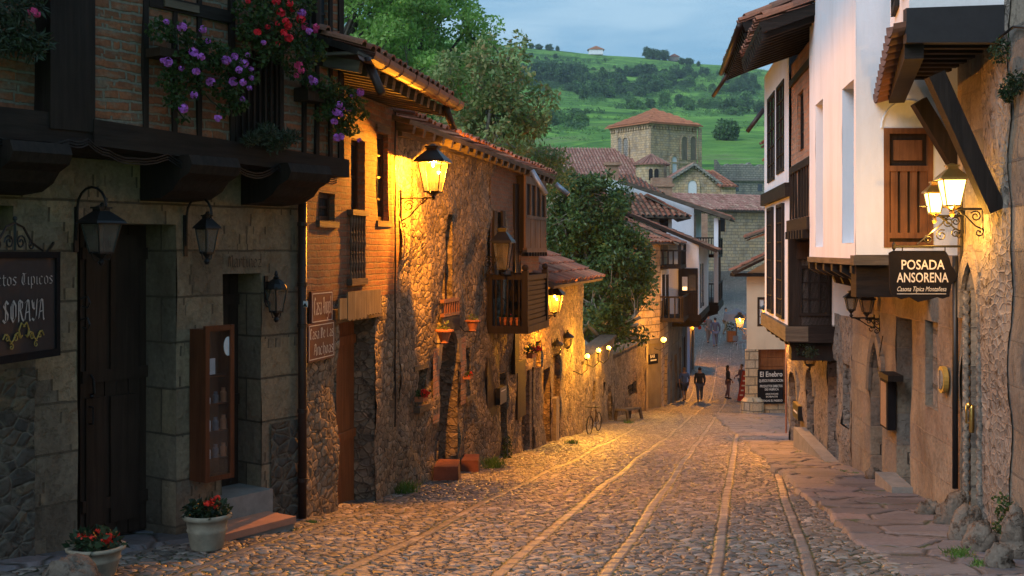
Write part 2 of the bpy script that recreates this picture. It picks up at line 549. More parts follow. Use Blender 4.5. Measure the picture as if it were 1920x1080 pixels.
def rubble(name, cols, mort, scale=5.2, sq=(1, 1, 1.35), d=.035, rgh=.9):
    m = NB(name)
    v = m.pos(sq); v = m.warp(v, 3.0, .12)
    c = m.vor(v, scale); e = m.vor(v, scale, 'DISTANCE_TO_EDGE')
    sep = m.n('SeparateColor'); m.l(c.outputs['Color'], sep.inputs[0])
    col = m.ramp(sep.outputs[0], [(i / (len(cols) - 1), q) for i, q in enumerate(cols)])
    fine = m.noise(m.pos(), 26, 6, .65)
    big = m.noise(m.pos(), .9, 4)
    col = m.mix(.75, col, m.ramp(fine, [(.25, .55), (.75, 1.35)]), 'MULTIPLY')
    col = m.mix(.6, col, m.ramp(big, [(.3, .62), (.7, 1.2)]), 'MULTIPLY')
    edge = m.ramp(e.outputs['Distance'], [(.02, 0), (.08, 1)])
    pl = m.ramp(m.noise(m.pos(), 2.1, 5, .6), [(.5, 0), (.62, 1)])          # patches of old render over the stones
    mortar = m.mix(.7, mort, m.ramp(fine, [(.2, .6), (.8, 1.3)]), 'MULTIPLY')
    gap = m.ramp(m.noise(m.warp(m.pos(), 6, .1), 11, 6, .7), [(.36, 0), (.46, 1)])
    f2 = m.math('MULTIPLY', edge, m.math('SUBTRACT', 1, m.math('MULTIPLY', pl, .55)))
    m.col(m.mix(gap, (.055, .043, .032), m.mix(f2, mortar, col)))
    h = m.math('ADD', m.math('MULTIPLY', m.math('MINIMUM', m.math('MULTIPLY', e.outputs['Distance'], 5.5), .8), .85),
               m.math('ADD', m.math('MULTIPLY', fine, .28), m.math('MULTIPLY', sep.outputs[1], .25)))
    h = m.math('ADD', h, m.math('ADD', m.math('MULTIPLY', pl, .3), m.math('MULTIPLY', gap, .3)))
    m.disp(h, d); m.rough(rgh); m.b.inputs['Specular IOR Level'].default_value = .2
    return m.m

def ashlar(name, cols, mort, bw=.62, bh=.36, mt=.012, dist=.02, wr=.05, stain=.55, warpsc=1.5):
    m = NB(name)
    v = m.pos(uv=True); v = m.warp(v, warpsc, wr)
    b = m.n('TexBrick'); b.offset = .43; b.squash = 1; b.squash_frequency = 2
    b.inputs['Scale'].default_value = 1; b.inputs['Brick Width'].default_value = bw
    b.inputs['Row Height'].default_value = bh; b.inputs['Mortar Size'].default_value = mt
    b.inputs['Mortar Smooth'].default_value = .25; b.inputs['Bias'].default_value = 0
    b.inputs['Color1'].default_value = (0, 0, 0, 1); b.inputs['Color2'].default_value = (1, 1, 1, 1)
    b.inputs['Mortar'].default_value = (.5, .5, .5, 1)
    m.l(v, b.inputs['Vector'])
    col = m.ramp(b.outputs['Color'], [(i / (len(cols) - 1), q) for i, q in enumerate(cols)])
    fine = m.noise(m.pos(), 24, 6, .68); big = m.noise(m.pos((1, 1, .45)), 1.6, 5, .6)
    col = m.mix(.8, col, m.ramp(fine, [(.25, .6), (.75, 1.3)]), 'MULTIPLY')
    col = m.mix(stain, col, m.ramp(big, [(.32, (.35, .33, .33)), (.5, (1, 1, 1)), (.72, (1.25, 1.12, .9))]), 'MULTIPLY')
    m.col(m.mix(b.outputs['Fac'], col, m.mix(.6, mort, m.ramp(fine, [(.2, .6), (.8, 1.3)]), 'MULTIPLY')))
    pit = m.ramp(m.noise(m.pos(), 9, 6, .7), [(.3, 0), (.5, 1)])
    h = m.math('ADD', m.math('MULTIPLY', m.math('SUBTRACT', 1, b.outputs['Fac']), .7), m.math('ADD', m.math('MULTIPLY', fine, .35), m.math('MULTIPLY', pit, .45)))
    m.bump(h, dist, .9); m.rough(.9); m.b.inputs['Specular IOR Level'].default_value = .2
    return m.m

def brickm(name, c1, c2, mort, rh=.075, bw=.27, mt=.012):
    m = NB(name)
    v = m.warp(m.warp(m.pos(uv=True), 2.2, .05), 11, .022)
    b = m.n('TexBrick'); b.inputs['Scale'].default_value = 1; b.inputs['Brick Width'].default_value = bw
    b.inputs['Row Height'].default_value = rh; b.inputs['Mortar Size'].default_value = mt
    b.inputs['Mortar Smooth'].default_value = .4
    b.inputs['Color1'].default_value = c1 + (1,); b.inputs['Color2'].default_value = c2 + (1,); b.inputs['Mortar'].default_value = mort + (1,)
    m.l(v, b.inputs['Vector'])
    fine = m.noise(m.pos(), 30, 6, .65); big = m.noise(m.pos(), 1.8, 4)
    smear = m.ramp(m.noise(m.pos((1, 1, 2.5)), 5.5, 5, .6), [(.5, 0), (.66, 1)])
    col = m.mix(m.math('MULTIPLY', smear, .7), b.outputs['Color'], mort)
    col = m.mix(.8, col, m.ramp(fine, [(.25, .55), (.75, 1.35)]), 'MULTIPLY')
    m.col(m.mix(.6, col, m.ramp(big, [(.3, .6), (.7, 1.2)]), 'MULTIPLY'))
    h = m.math('ADD', m.math('MULTIPLY', m.math('SUBTRACT', 1, b.outputs['Fac']), .8), m.math('MULTIPLY', fine, .6))
    m.bump(h, .016, .9); m.rough(.88); m.b.inputs['Specular IOR Level'].default_value = .2
    return m.m

def plaster(name, c, stain=.25, sc=.8):
    m = NB(name)
    big = m.noise(m.pos((1, 1, .5)), sc, 6, .65); fine = m.noise(m.pos(), 30, 4)
    col = m.mix(stain, c, m.ramp(big, [(.3, .55), (.6, 1.05)]), 'MULTIPLY')
    col = m.mix(.22, col, m.ramp(m.noise(m.pos((2.6, 2.6, .35)), 1, 7, .7), [(.34, (.62, .60, .56)), (.52, (1, 1, 1))]), 'MULTIPLY')
    m.col(col); m.bump(m.math('ADD', m.math('MULTIPLY', fine, .4), big), .012, .7); m.rough(.9)
    m.b.inputs['Specular IOR Level'].default_value = .2
    return m.m

def wood(name, c1, c2, ax='z', sc=1, rgh=.7):
    m = NB(name)
    s = {'z': (22, 22, 1.4), 'h': (2.2, 2.2, 26), 'u': (12, 12, 12)}[ax]
    v = m.pos(tuple(q * sc for q in s)); v = m.warp(v, .6, .8)
    g1 = m.noise(v, 1, 6, .65); g2 = m.noise(m.pos(), 2.5, 4)
    col = m.ramp(g1, [(.3, c1), (.7, c2)])
    m.col(m.mix(.6, col, m.ramp(g2, [(.3, .6), (.7, 1.3)]), 'MULTIPLY'))
    m.bump(g1, .008, .8); m.rough(rgh); m.b.inputs['Specular IOR Level'].default_value = .18
    return m.m

def tilem(name, cols, lich=.4):
    m = NB(name)
    gm = m.n('NewGeometry')
    col = m.ramp(gm.outputs['Random Per Island'], [(i / (len(cols) - 1), q) for i, q in enumerate(cols)])
    fine = m.noise(m.pos(), 22, 6, .7); big = m.noise(m.pos(), 1.3, 5, .6)
    col = m.mix(.7, col, m.ramp(fine, [(.25, .5), (.75, 1.3)]), 'MULTIPLY')
    col = m.mix(m.math('MULTIPLY', m.ramp(big, [(.5, 0), (.7, 1)]), lich), col, (.085, .085, .05))
    m.col(col); m.bump(fine, .01, .8); m.rough(.85); m.b.inputs['Specular IOR Level'].default_value = .25
    return m.m

def plain(name, c, rgh=.6, met=0, var=.4, sc=12, spec=.4):
    m = NB(name)
    f = m.noise(m.pos(), sc, 5, .65)
    m.col(m.mix(var, c, m.ramp(f, [(.25, .5), (.75, 1.4)]), 'MULTIPLY'))
    m.rough(rgh); m.b.inputs['Metallic'].default_value = met; m.b.inputs['Specular IOR Level'].default_value = spec
    m.bump(f, .004, .5)
    return m.m

def leafm(name, cols, tr=.35, rgh=.5):
    m = NB(name)
    gm = m.n('NewGeometry')
    col = m.ramp(gm.outputs['Random Per Island'], [(i / (len(cols) - 1), q) for i, q in enumerate(cols)])
    clump = m.noise(m.pos(), 1.1, 3)
    col = m.mix(.7, col, m.ramp(clump, [(.3, .55), (.7, 1.4)]), 'MULTIPLY')
    m.col(col); m.rough(rgh); m.b.inputs['Specular IOR Level'].default_value = .3
    t = m.n('BsdfTranslucent'); m.l(col, t.inputs[0])
    mx = m.n('MixShader'); mx.inputs[0].default_value = tr
    m.l(m.b.outputs[0], mx.inputs[1]); m.l(t.outputs[0], mx.inputs[2]); m.l(mx.outputs[0], m.out.inputs[0])
    return m.m

def emit(name, c, st):
    m = NB(name); m.col((0.8, .6, .3)); m.b.inputs['Emission Color'].default_value = c + (1,)
    m.b.inputs['Emission Strength'].default_value = st
    return m.m

def paneglass(name, tint=(1, 1, 1), refl=.1, dust=.06):
    m = NB(name)
    t = m.n('BsdfTransparent'); t.inputs[0].default_value = tint + (1,)
    gl = m.n('BsdfGlossy'); gl.inputs['Roughness'].default_value = .08
    df = m.n('BsdfDiffuse'); df.inputs[0].default_value = (.5, .5, .48, 1)
    a = m.n('MixShader'); a.inputs[0].default_value = refl
    b = m.n('MixShader'); m.l(m.math('MULTIPLY', m.noise(m.pos(), 14, 4), dust * 2), b.inputs[0])
    m.l(t.outputs[0], a.inputs[1]); m.l(gl.outputs[0], a.inputs[2])
    m.l(a.outputs[0], b.inputs[1]); m.l(df.outputs[0], b.inputs[2]); m.l(b.outputs[0], m.out.inputs[0])
    return m.m

M = {}
M['rubble'] = rubble('rubble_warm', [(.11, .09, .07), (.27, .21, .14), (.17, .14, .11), (.38, .29, .19), (.22, .17, .12), (.33, .26, .18)], (.14, .11, .075), 8.5, (1, 1, 1.35), .014)
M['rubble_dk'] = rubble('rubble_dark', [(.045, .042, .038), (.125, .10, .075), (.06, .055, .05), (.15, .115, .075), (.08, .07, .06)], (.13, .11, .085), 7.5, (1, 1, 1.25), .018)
M['rubble_gr'] = rubble('rubble_grey', [(.12, .11, .10), (.25, .215, .18), (.16, .15, .135), (.29, .245, .195)], (.21, .185, .16), 10, (1, 1, 1.3), .009)
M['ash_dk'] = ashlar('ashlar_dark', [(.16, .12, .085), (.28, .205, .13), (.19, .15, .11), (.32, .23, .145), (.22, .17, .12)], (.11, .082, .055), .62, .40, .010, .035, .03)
M['ash_warm'] = ashlar('ashlar_warm', [(.23, .195, .15), (.30, .25, .185), (.20, .18, .155), (.27, .215, .165)], (.25, .20, .15), .7, .40, .010, .028, .035, .6)
M['ash_grey'] = ashlar('ashlar_grey', [(.16, .15, .13), (.27, .23, .18), (.14, .135, .125), (.23, .19, .145)], (.15, .135, .115), .58, .38, .013, .028, .035, .6)
M['church'] = ashlar('church_stone', [(.46, .33, .20), (.60, .43, .25), (.48, .38, .28), (.64, .47, .28)], (.22, .175, .12), .55, .30, .02, .05, .06, .6, .8)
M['ruin'] = ashlar('ruin_stone', [(.26, .25, .23), (.36, .33, .28), (.30, .28, .25)], (.15, .14, .12), .5, .3, .03, .06, .1, .5)
M['render'] = plaster('lime_render', (.20, .165, .12), .7, 2.2)
M['brick_dk'] = brickm('brick_old', (.30, .11, .055), (.19, .08, .045), (.20, .175, .135), .078, .27, .013)
M['brick_or'] = brickm('brick_orange', (.27, .13, .075), (.20, .10, .06), (.20, .155, .11), .068, .25, .010)
M['brick_rd'] = brickm('brick_red', (.42, .20, .12), (.50, .27, .17), (.34, .25, .19), .085, .24, .012)
M['white'] = plaster('white_plaster', (.80, .81, .85), .22)
M['white2'] = plaster('old_white_plaster', (.70, .67, .66), .25)
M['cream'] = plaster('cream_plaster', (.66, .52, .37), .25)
M['wdk'] = wood('timber_dark', (.010, .007, .006), (.028, .020, .016), 'z')
M['wdkh'] = wood('timber_dark_lying', (.010, .007, .006), (.030, .021, .017), 'h')
M['wgr'] = wood('timber_weathered', (.07, .055, .042), (.16, .125, .09), 'h')
M['wbr'] = wood('door_brown', (.15, .055, .02), (.28, .11, .04), 'z', 1, .5)
M['wbrd'] = wood('door_dark_brown', (.022, .013, .009), (.05, .03, .02), 'z', 1, .55)
M['wcab'] = wood('cabinet_wood', (.085, .026, .012), (.14, .045, .02), 'z', 1, .45)
M['wplank'] = wood('plank_brown', (.13, .075, .045), (.22, .135, .08), 'z')
M['tile'] = tilem('clay_tiles', [(.22, .075, .045), (.36, .13, .075), (.28, .11, .07), (.42, .19, .11), (.20, .09, .07)], .45)
M['tile_or'] = tilem('clay_tiles_orange', [(.42, .16, .085), (.50, .20, .10), (.36, .14, .08)], .2)
M['tile_ye'] = tilem('clay_tiles_pale', [(.33, .16, .12), (.42, .22, .17), (.27, .12, .09), (.48, .30, .22)], .5)
M['gut'] = plain('clay_gutter', (.23, .10, .065), .6, 0, .6)
M['iron'] = plain('black_iron', (.012, .012, .013), .45, .2, .5)
M['ironb'] = plain('rusty_iron', (.05, .03, .02), .6, .4, .6)
M['pipe'] = plain('brown_pipe', (.035, .017, .012), .5, .1, .6)
M['zinc'] = plain('zinc_pipe', (.30, .34, .40), .45, .5, .5)
M['terra'] = plain('terracotta', (.42, .15, .065), .8, 0, .6)
M['stonepot'] = plain('cast_stone_pot', (.30, .26, .19), .85, 0, .7, 9)
M['step_g'] = plain('step_grey', (.22, .21, .19), .8, 0, .6, 7)
M['step_r'] = plain('step_tile', (.40, .19, .12), .6, 0, .5, 7)
M['soil'] = plain('soil', (.03, .02, .014), .95)
M['rock'] = rubble('boulder', [(.13, .105, .085), (.19, .155, .12)], (.12, .10, .08), 2.2, (1, 1, 1), .04)
M['block'] = plain('mounting_block', (.16, .055, .03), .85, 0, .9, 8)
M['dark'] = plain('dark_interior', (.010, .008, .007), .8)
M['glassd'] = plain('window_glass', (.03, .038, .048), .08, 0, .6, 2, .9)
M['pane'] = paneglass('lantern_glass', (1, 1, 1), .06, .012)
M['paned'] = paneglass('dusty_glass', (.7, .66, .58), .07, .10)
M['case'] = paneglass('case_glass', (.9, .92, .95), .08, .01)
M['frost'] = emit('frosted_lit_glass', (1.0, .66, .20), 3.2)
M['bulb'] = emit('lit_bulb', (1.0, .55, .08), 25)
M['bulb2'] = emit('lit_globe', (1.0, .50, .04), 5)
M['win_lit'] = emit('lit_window', (1.0, .62, .22), 1.6)
M['brass'] = plain('brass', (.60, .40, .12), .3, .9, .3)
M['gold'] = plain('gold_paint', (.34, .22, .05), .5, .1, .4)
M['black'] = plain('sign_black', (.010, .009, .010), .8, 0, .5, 12, .1)
M['slate'] = plain('sign_slate', (.013, .015, .019), .6, 0, .5)
M['maroon'] = plain('sign_maroon', (.115, .030, .018), .6, 0, .6, 6)
M['letter'] = plain('letter_white', (.62, .58, .52), .6, 0, .5)
M['letterg'] = plain('letter_grey', (.36, .35, .34), .6, 0, .5)
M['paper'] = plain('paper', (.62, .63, .65), .8)
M['blue'] = plain('blue_door', (.20, .30, .50), .7, 0, .5)
M['grey_w'] = plain('grey_boards', (.022, .022, .026), .7)
M['valance'] = wood('weathered_boards', (.16, .12, .07), (.32, .25, .14), 'z')
M['leaf'] = leafm('geranium_leaf', [(.018, .045, .014), (.04, .085, .022), (.07, .11, .03), (.025, .06, .018)])
M['leafdk'] = leafm('dark_leaf', [(.010, .022, .012), (.022, .045, .018), (.03, .055, .02)], .2)
M['leafgr'] = leafm('rosemary_leaf', [(.022, .035, .022), (.05, .068, .04), (.035, .05, .03)], .1)
M['leafnear'] = leafm('magnolia_leaf', [(.025, .065, .022), (.065, .125, .035), (.04, .095, .03), (.12, .17, .045), (.085, .15, .04)], .25, .35)
M['leafbr'] = leafm('bright_leaf', [(.15, .32, .06), (.27, .48, .10), (.20, .38, .09), (.34, .50, .15)], .45)
M['leafol'] = leafm('olive_leaf', [(.11, .18, .05), (.20, .28, .09), (.15, .22, .07), (.32, .36, .14), (.30, .18, .07)], .35)
M['hleaf'] = leafm('hill_leaf', [(.045, .11, .035), (.085, .17, .05), (.06, .13, .045)], .2)
M['hleaf2'] = leafm('hill_leaf_light', [(.08, .19, .045), (.14, .27, .07), (.10, .22, .055)], .2)
M['bark'] = plain('lichen_bark', (.20, .19, .155), .9, 0, .9, 9)
M['barkdk'] = plain('dark_bark', (.06, .05, .04), .9, 0, .8, 9)
M['fl_pu'] = plain('flower_purple', (.45, .12, .55), .6, 0, .5, 30)
M['fl_rd'] = plain('flower_red', (.75, .015, .04), .6, 0, .5, 30)
M['fl_pk'] = plain('flower_pink', (.60, .05, .20), .6, 0, .5, 30)
M['fl_or'] = plain('flower_scarlet', (.70, .03, .012), .6, 0, .5, 30)
M['grassb'] = leafm('grass_blade', [(.05, .13, .02), (.09, .19, .03), (.12, .20, .05)], .3)
M['skin'] = plain('skin', (.42, .24, .16), .6)
M['hair'] = plain('hair_dark', (.015, .010, .008), .6)
M['c_blue'] = plain('cloth_blue', (.10, .18, .42), .9, 0, .4, 30)
M['c_navy'] = plain('cloth_navy', (.05, .07, .13), .9, 0, .4, 30)
M['c_blk'] = plain('cloth_black', (.030, .027, .03), .9, 0, .4, 30)
M['c_jean'] = plain('cloth_jeans', (.07, .10, .18), .9, 0, .4, 30)
M['c_tan'] = plain('cloth_tan', (.30, .20, .12), .9, 0, .4, 30)
M['c_mve'] = plain('cloth_mauve', (.20, .12, .15), .9, 0, .4, 30)
M['c_grey'] = plain('cloth_grey', (.12, .13, .15), .9, 0, .4, 30)
M['red'] = plain('red_paint', (.35, .03, .02), .5)
M['rubber'] = plain('rubber', (.01, .01, .01), .8)

# street cobbles with long flagged strips
RAILS = (-3.35, -2.27, -1.14, -.05, .74, 1.52, 2.2)
def cobble():
    m = NB('cobbles')
    uv = m.n('UVMap'); v0 = uv.outputs[0]
    wv = m.warp(v0, .2, .10); wv = m.warp(wv, 5, .03)
    sp = m.n('SeparateXYZ'); m.l(wv, sp.inputs[0]); u, vv = sp.outputs[0], sp.outputs[1]
    rail = None
    for r in RAILS:
        q = m.math('LESS_THAN', m.math('ABSOLUTE', m.math('SUBTRACT', u, r)), .052)
        rail = q if rail is None else m.math('MAXIMUM', rail, q)
    mp = m.n('Mapping'); mp.inputs['Scale'].default_value = (.82, 1.2, 1); m.l(wv, mp.inputs['Vector'])
    mp2 = m.n('Mapping'); mp2.inputs['Scale'].default_value = (1.0, .36, 1); m.l(wv, mp2.inputs['Vector'])
    c = m.vor(mp.outputs[0], 10.8, rand=1.0); e = m.vor(mp.outputs[0], 10.8, 'DISTANCE_TO_EDGE', 1.0)
    # joints of the strip stones: across only, plus the strip's own two edges
    sv = m.n('Combine' + 'XYZ'); m.l(m.math('MULTIPLY', vv, 3.6), sv.inputs[0]); 
    v1 = m.n('TexVoronoi'); v1.voronoi_dimensions = '1D'; v1.feature = 'DISTANCE_TO_EDGE'; v1.inputs['Scale'].default_value = 1
    m.l(m.math('MULTIPLY', vv, 3.6), v1.inputs['W'])
    v1c = m.n('TexVoronoi'); v1c.voronoi_dimensions = '1D'; v1c.inputs['Scale'].default_value = 1
    m.l(m.math('MULTIPLY', vv, 3.6), v1c.inputs['W'])
    ed = None
    for r in RAILS:
        q = m.math('SUBTRACT', .052, m.math('ABSOLUTE', m.math('SUBTRACT', u, r)))
        ed = m.math('ABSOLUTE', q) if ed is None else m.math('MINIMUM', ed, m.math('ABSOLUTE', q))
    ce = e.outputs['Distance']
    cob_h = m.ramp(ce, [(.0, 0), (.05, .45), (.16, .85), (.35, 1)])
    rl_h = m.ramp(v1.outputs['Distance'], [(0, 0), (.05, .6), (.12, .82)])
    h = m.mix(rail, cob_h, rl_h)
    h0 = h
    h = m.math('MULTIPLY', h, m.ramp(ed, [(0, .05), (.022, 1)]))
    s1 = m.n('SeparateColor'); m.l(c.outputs['Color'], s1.inputs[0])
    s2 = m.n('SeparateColor'); m.l(v1c.outputs['Color'], s2.inputs[0])
    rn = m.mix(rail, s1.outputs[0], s2.outputs[0]); rn2 = m.mix(rail, s1.outputs[1], .5)
    fine = m.noise(m.pos(), 34, 6, .65); big = m.noise(m.pos(), .7, 4)
    col = m.ramp(rn, [(0, (.065, .055, .05)), (.3, (.19, .155, .13)), (.6, (.13, .115, .105)), (.85, (.255, .21, .175)), (1, (.34, .29, .25))])
    col = m.mix(m.math('MULTIPLY', rail, .10), col, (.26, .215, .20))
    col = m.mix(.75, col, m.ramp(fine, [(.25, .6), (.75, 1.3)]), 'MULTIPLY')
    col = m.mix(.5, col, m.ramp(big, [(.3, .7), (.7, 1.2)]), 'MULTIPLY')
    moss = m.ramp(m.noise(m.pos(), .9, 5, .6), [(.44, 0), (.60, 1)])
    joint = m.mix(moss, (.022, .017, .014), (.035, .062, .018))
    m.col(m.mix(m.ramp(h, [(.18, 0), (.52, 1)]), joint, col))
    hh = m.math('ADD', m.math('ADD', m.math('MULTIPLY', m.math('ADD', m.math('MULTIPLY', h, .4), m.math('MULTIPLY', h0, .6)), .75), m.math('MULTIPLY', rn2, .35)), m.math('MULTIPLY', fine, .22))
    m.disp(hh, .036); m.rough(m.ramp(fine, [(.3, .36), (.7, .6)])); m.b.inputs['Specular IOR Level'].default_value = .5
    return m.m
M['cobble'] = cobble()

def flags():
    m = NB('flagstones')
    uv = m.n('UVMap'); wv = m.warp(m.warp(uv.outputs[0], .8, .25), 4, .03)
    mp = m.n('Mapping'); mp.inputs['Scale'].default_value = (.62, 1.0, 1); m.l(wv, mp.inputs['Vector'])
    c = m.vor(mp.outputs[0], 2.3, rand=.6); e = m.vor(mp.outputs[0], 2.3, 'DISTANCE_TO_EDGE', .6)
    s1 = m.n('SeparateColor'); m.l(c.outputs['Color'], s1.inputs[0])
    fine = m.noise(m.pos(), 22, 6, .68); big = m.noise(m.pos(), 1.5, 4)
    col = m.ramp(s1.outputs[0], [(0, (.10, .088, .09)), (.4, (.165, .145, .145)), (.7, (.125, .118, .13)), (1, (.20, .155, .15))])
    col = m.mix(.8, col, m.ramp(fine, [(.25, .6), (.75, 1.3)]), 'MULTIPLY')
    col = m.mix(.6, col, m.ramp(big, [(.3, .65), (.7, 1.2)]), 'MULTIPLY')
    moss = m.ramp(m.noise(m.pos(), 1.3, 4), [(.5, 0), (.62, 1)])
    m.col(m.mix(m.ramp(e.outputs['Distance'], [(.01, 0), (.035, 1)]), m.mix(moss, (.05, .04, .035), (.05, .08, .025)), col))
    h = m.math('ADD', m.math('MULTIPLY', m.ramp(e.outputs['Distance'], [(0, 0), (.05, 1)]), .6), m.math('ADD', m.math('MULTIPLY', fine, .3), m.math('MULTIPLY', s1.outputs[1], .5)))
    m.disp(h, .03); m.rough(.65)
    return m.m
M['flags'] = flags()

def grassland():
    m = NB('meadow')
    a = m.noise(m.pos((1, 1.6, 1)), .011, 6, .68, 1.2); b = m.noise(m.pos(), .09, 6, .65); c = m.noise(m.pos(), .9, 5, .7)
    col = m.ramp(a, [(.36, (.045, .115, .028)), (.44, (.12, .25, .04)), (.5, (.18, .34, .055)), (.54, (.07, .17, .035)), (.6, (.13, .26, .045)), (.66, (.15, .20, .07))])
    col = m.mix(.7, col, m.ramp(b, [(.3, .6), (.7, 1.35)]), 'MULTIPLY')
    col = m.mix(.6, col, m.ramp(c, [(.3, .65), (.7, 1.3)]), 'MULTIPLY')
    m.col(col); m.bump(b, 1.2, .6); m.rough(.95); m.b.inputs['Specular IOR Level'].default_value = .1
    return m.m
M['meadow'] = grassland()

# ---------------------------------------------------------------- ground
def numpy_grid(name, X, Y, Z, U, V, mat, kind='structure'):
    r, c = X.shape
    v = np.stack([X, Y, Z], -1).reshape(-1, 3)
    me = bpy.data.meshes.new(name)
    i = np.arange(r * c).reshape(r, c)
    f = np.stack([i[:-1, :-1], i[:-1, 1:], i[1:, 1:], i[1:, :-1]], -1).reshape(-1, 4)
    me.vertices.add(len(v)); me.vertices.foreach_set('co', v.ravel().astype(np.float32))
    me.loops.add(f.size); me.loops.foreach_set('vertex_index', f.ravel().astype(np.int32))
    me.polygons.add(len(f)); me.polygons.foreach_set('loop_start', np.arange(0, f.size, 4, dtype=np.int32))
    me.polygons.foreach_set('use_smooth', np.ones(len(f), dtype=bool))
    me.update(calc_edges=True)
    uv = me.uv_layers.new(name='UVMap')
    q = np.stack([U.ravel(), V.ravel()], 1)[f.ravel()]
    uv.data.foreach_set('uv', q.ravel().astype(np.float32))
    me.materials.append(mat)
    o = bpy.data.objects.new(name, me); COL.objects.link(o); o['kind'] = kind
    return o

ys = [5.5]
while ys[-1] < 118: ys.append(ys[-1] + max(.030, .0028 * ys[-1] if ys[-1] < 30 else .0065 * ys[-1]))
ys = np.array(ys)
us = np.concatenate([np.arange(-9, -4.3, .09), np.arange(-4.3, 3.2, .034), np.arange(3.2, 9, .16), np.arange(9, 26, .8)])
UU, YY = np.meshgrid(us, ys)
spread = np.clip((YY - 62) / 20, 0, 1)
XX = UU + .2 * YY - 1.75
ZZ = np.interp(YY, _gy, _gz)
# soft unevenness, and the ground lifts a little against the left house fronts
ZZ += .025 * np.sin(XX * 1.3 + 1) * np.sin(YY * .55) + .012 * np.sin(XX * 3.1 + YY * .7)
numpy_grid('street', XX, YY, ZZ, UU, YY * 1.02, M['cobble'])

# flagged pavement along the right-hand fronts
ys2 = [5.5]
while ys2[-1] < 40.5: ys2.append(ys2[-1] + max(.045, .006 * ys2[-1]))
ys2 = np.array(ys2); tt = np.linspace(0, 1, 60)
TT, Y2 = np.meshgrid(tt, ys2)
XL = 1.62 + .13 * Y2 + .035 * np.sin(Y2 * 1.7) + .02 * np.sin(Y2 * 4.3)
XR = np.where(Y2 < 25, 3.6 + .103 * Y2, 6.17 + (Y2 - 25) * .28)
X2 = XL + (XR - XL) * TT
Z2 = np.interp(Y2, _gy, _gz) + .035 + np.where(TT == 0, -.09, 0)
numpy_grid('pavement', X2, Y2, Z2, X2, Y2, M['flags'])

# dressed slabs in front of the left doors
ys3 = np.arange(7.5, 11.3, .05); tt3 = np.linspace(0, 1, 30)
T3, Y3 = np.meshgrid(tt3, ys3)
XR3 = -9.25 + .66 * Y3 + .08 * np.sin(Y3 * 5); XL3 = XR3 - 1.6
X3 = XL3 + (XR3 - XL3) * T3
numpy_grid('doorstep_paving', X3, Y3, np.interp(Y3, _gy, _gz) + .03 + np.where(T3 == 1, -.08, 0), X3, Y3, M['flags'])

def T(x, y):
    """open country beyond the town: climbs to a ridge that falls away to the right"""
    base = float(np.interp(y, [-200, -30, 0, 60, 110, 140, 165, 190, 300, 450, 600, 800, 900, 1400, 3000],
                           [20, 1.4, -1.75, -8.0, -3.2, -1.4, 6, 11.5, 28.5, 55, 86, 138, 139, 120, 60]))
    wgt = min(1, max(0, (y - 150) / 600.0))
    base -= .104 * (x - 20) * wgt
    if y > 170:
        a = min(1, (y - 170) / 150)
        base += a * (5.5 * noise.noise(Vector((x * .006, y * .006, 3))) + 2.0 * noise.noise(Vector((x * .02, y * .02, 7))))
    return base
gx = np.concatenate([np.linspace(-2500, -400, 16)[:-1], np.linspace(-400, 500, 140), np.linspace(500, 2500, 14)[1:]])
gyy = np.concatenate([np.linspace(-160, 110, 46)[:-1], np.linspace(110, 900, 150), np.linspace(900, 3000, 12)[1:]])
GX, GY = np.meshgrid(gx, gyy)
GZ = np.array([[T(a, b) for a in gx] for b in gyy])
numpy_grid('meadow_hill', GX, GY, GZ, GX, GY, M['meadow'])
def hillpt(px, py):
    k, q = (px - CX) / FP, (HY - py) / FP
    y = 165.0
    while y < 1000:
        if T(k * y, y) >= q * y: return Vector((k * y, y, T(k * y, y)))
        y += 1.5
    return None
# ---------------------------------------------------------------- shared small builders
Z3 = Vector((0, 0, 1))
def plank_door(th, F, s0, s1, z0, z1, out, mat, n=4, handle=True, name='door', parent=None):
    mb = MB(); wd = (s1 - s0) / n
    for i in range(n):
        F.box(mb, s0 + wd * i + .004, s0 + wd * (i + 1) - .004, z0, z1, out - .05, out - (.006 if i % 2 else 0))
    for zz in (z0 + .25, (z0 + z1) / 2, z1 - .3):
        F.box(mb, s0 + .01, s1 - .01, zz, zz + .10, out, out + .022)
    d = th.part(name, mb, mat, parent)
    if handle:
        h = MB(); c = F.P(s0 + .1 * (s1 - s0), z0 + 1.0, out + .03)
        h.tube([c, c + F.N3 * .05, c + F.N3 * .05 + Z3 * .14, c + Z3 * .14], .009)
        th.part('handle', h, M['iron'], d)
    return d

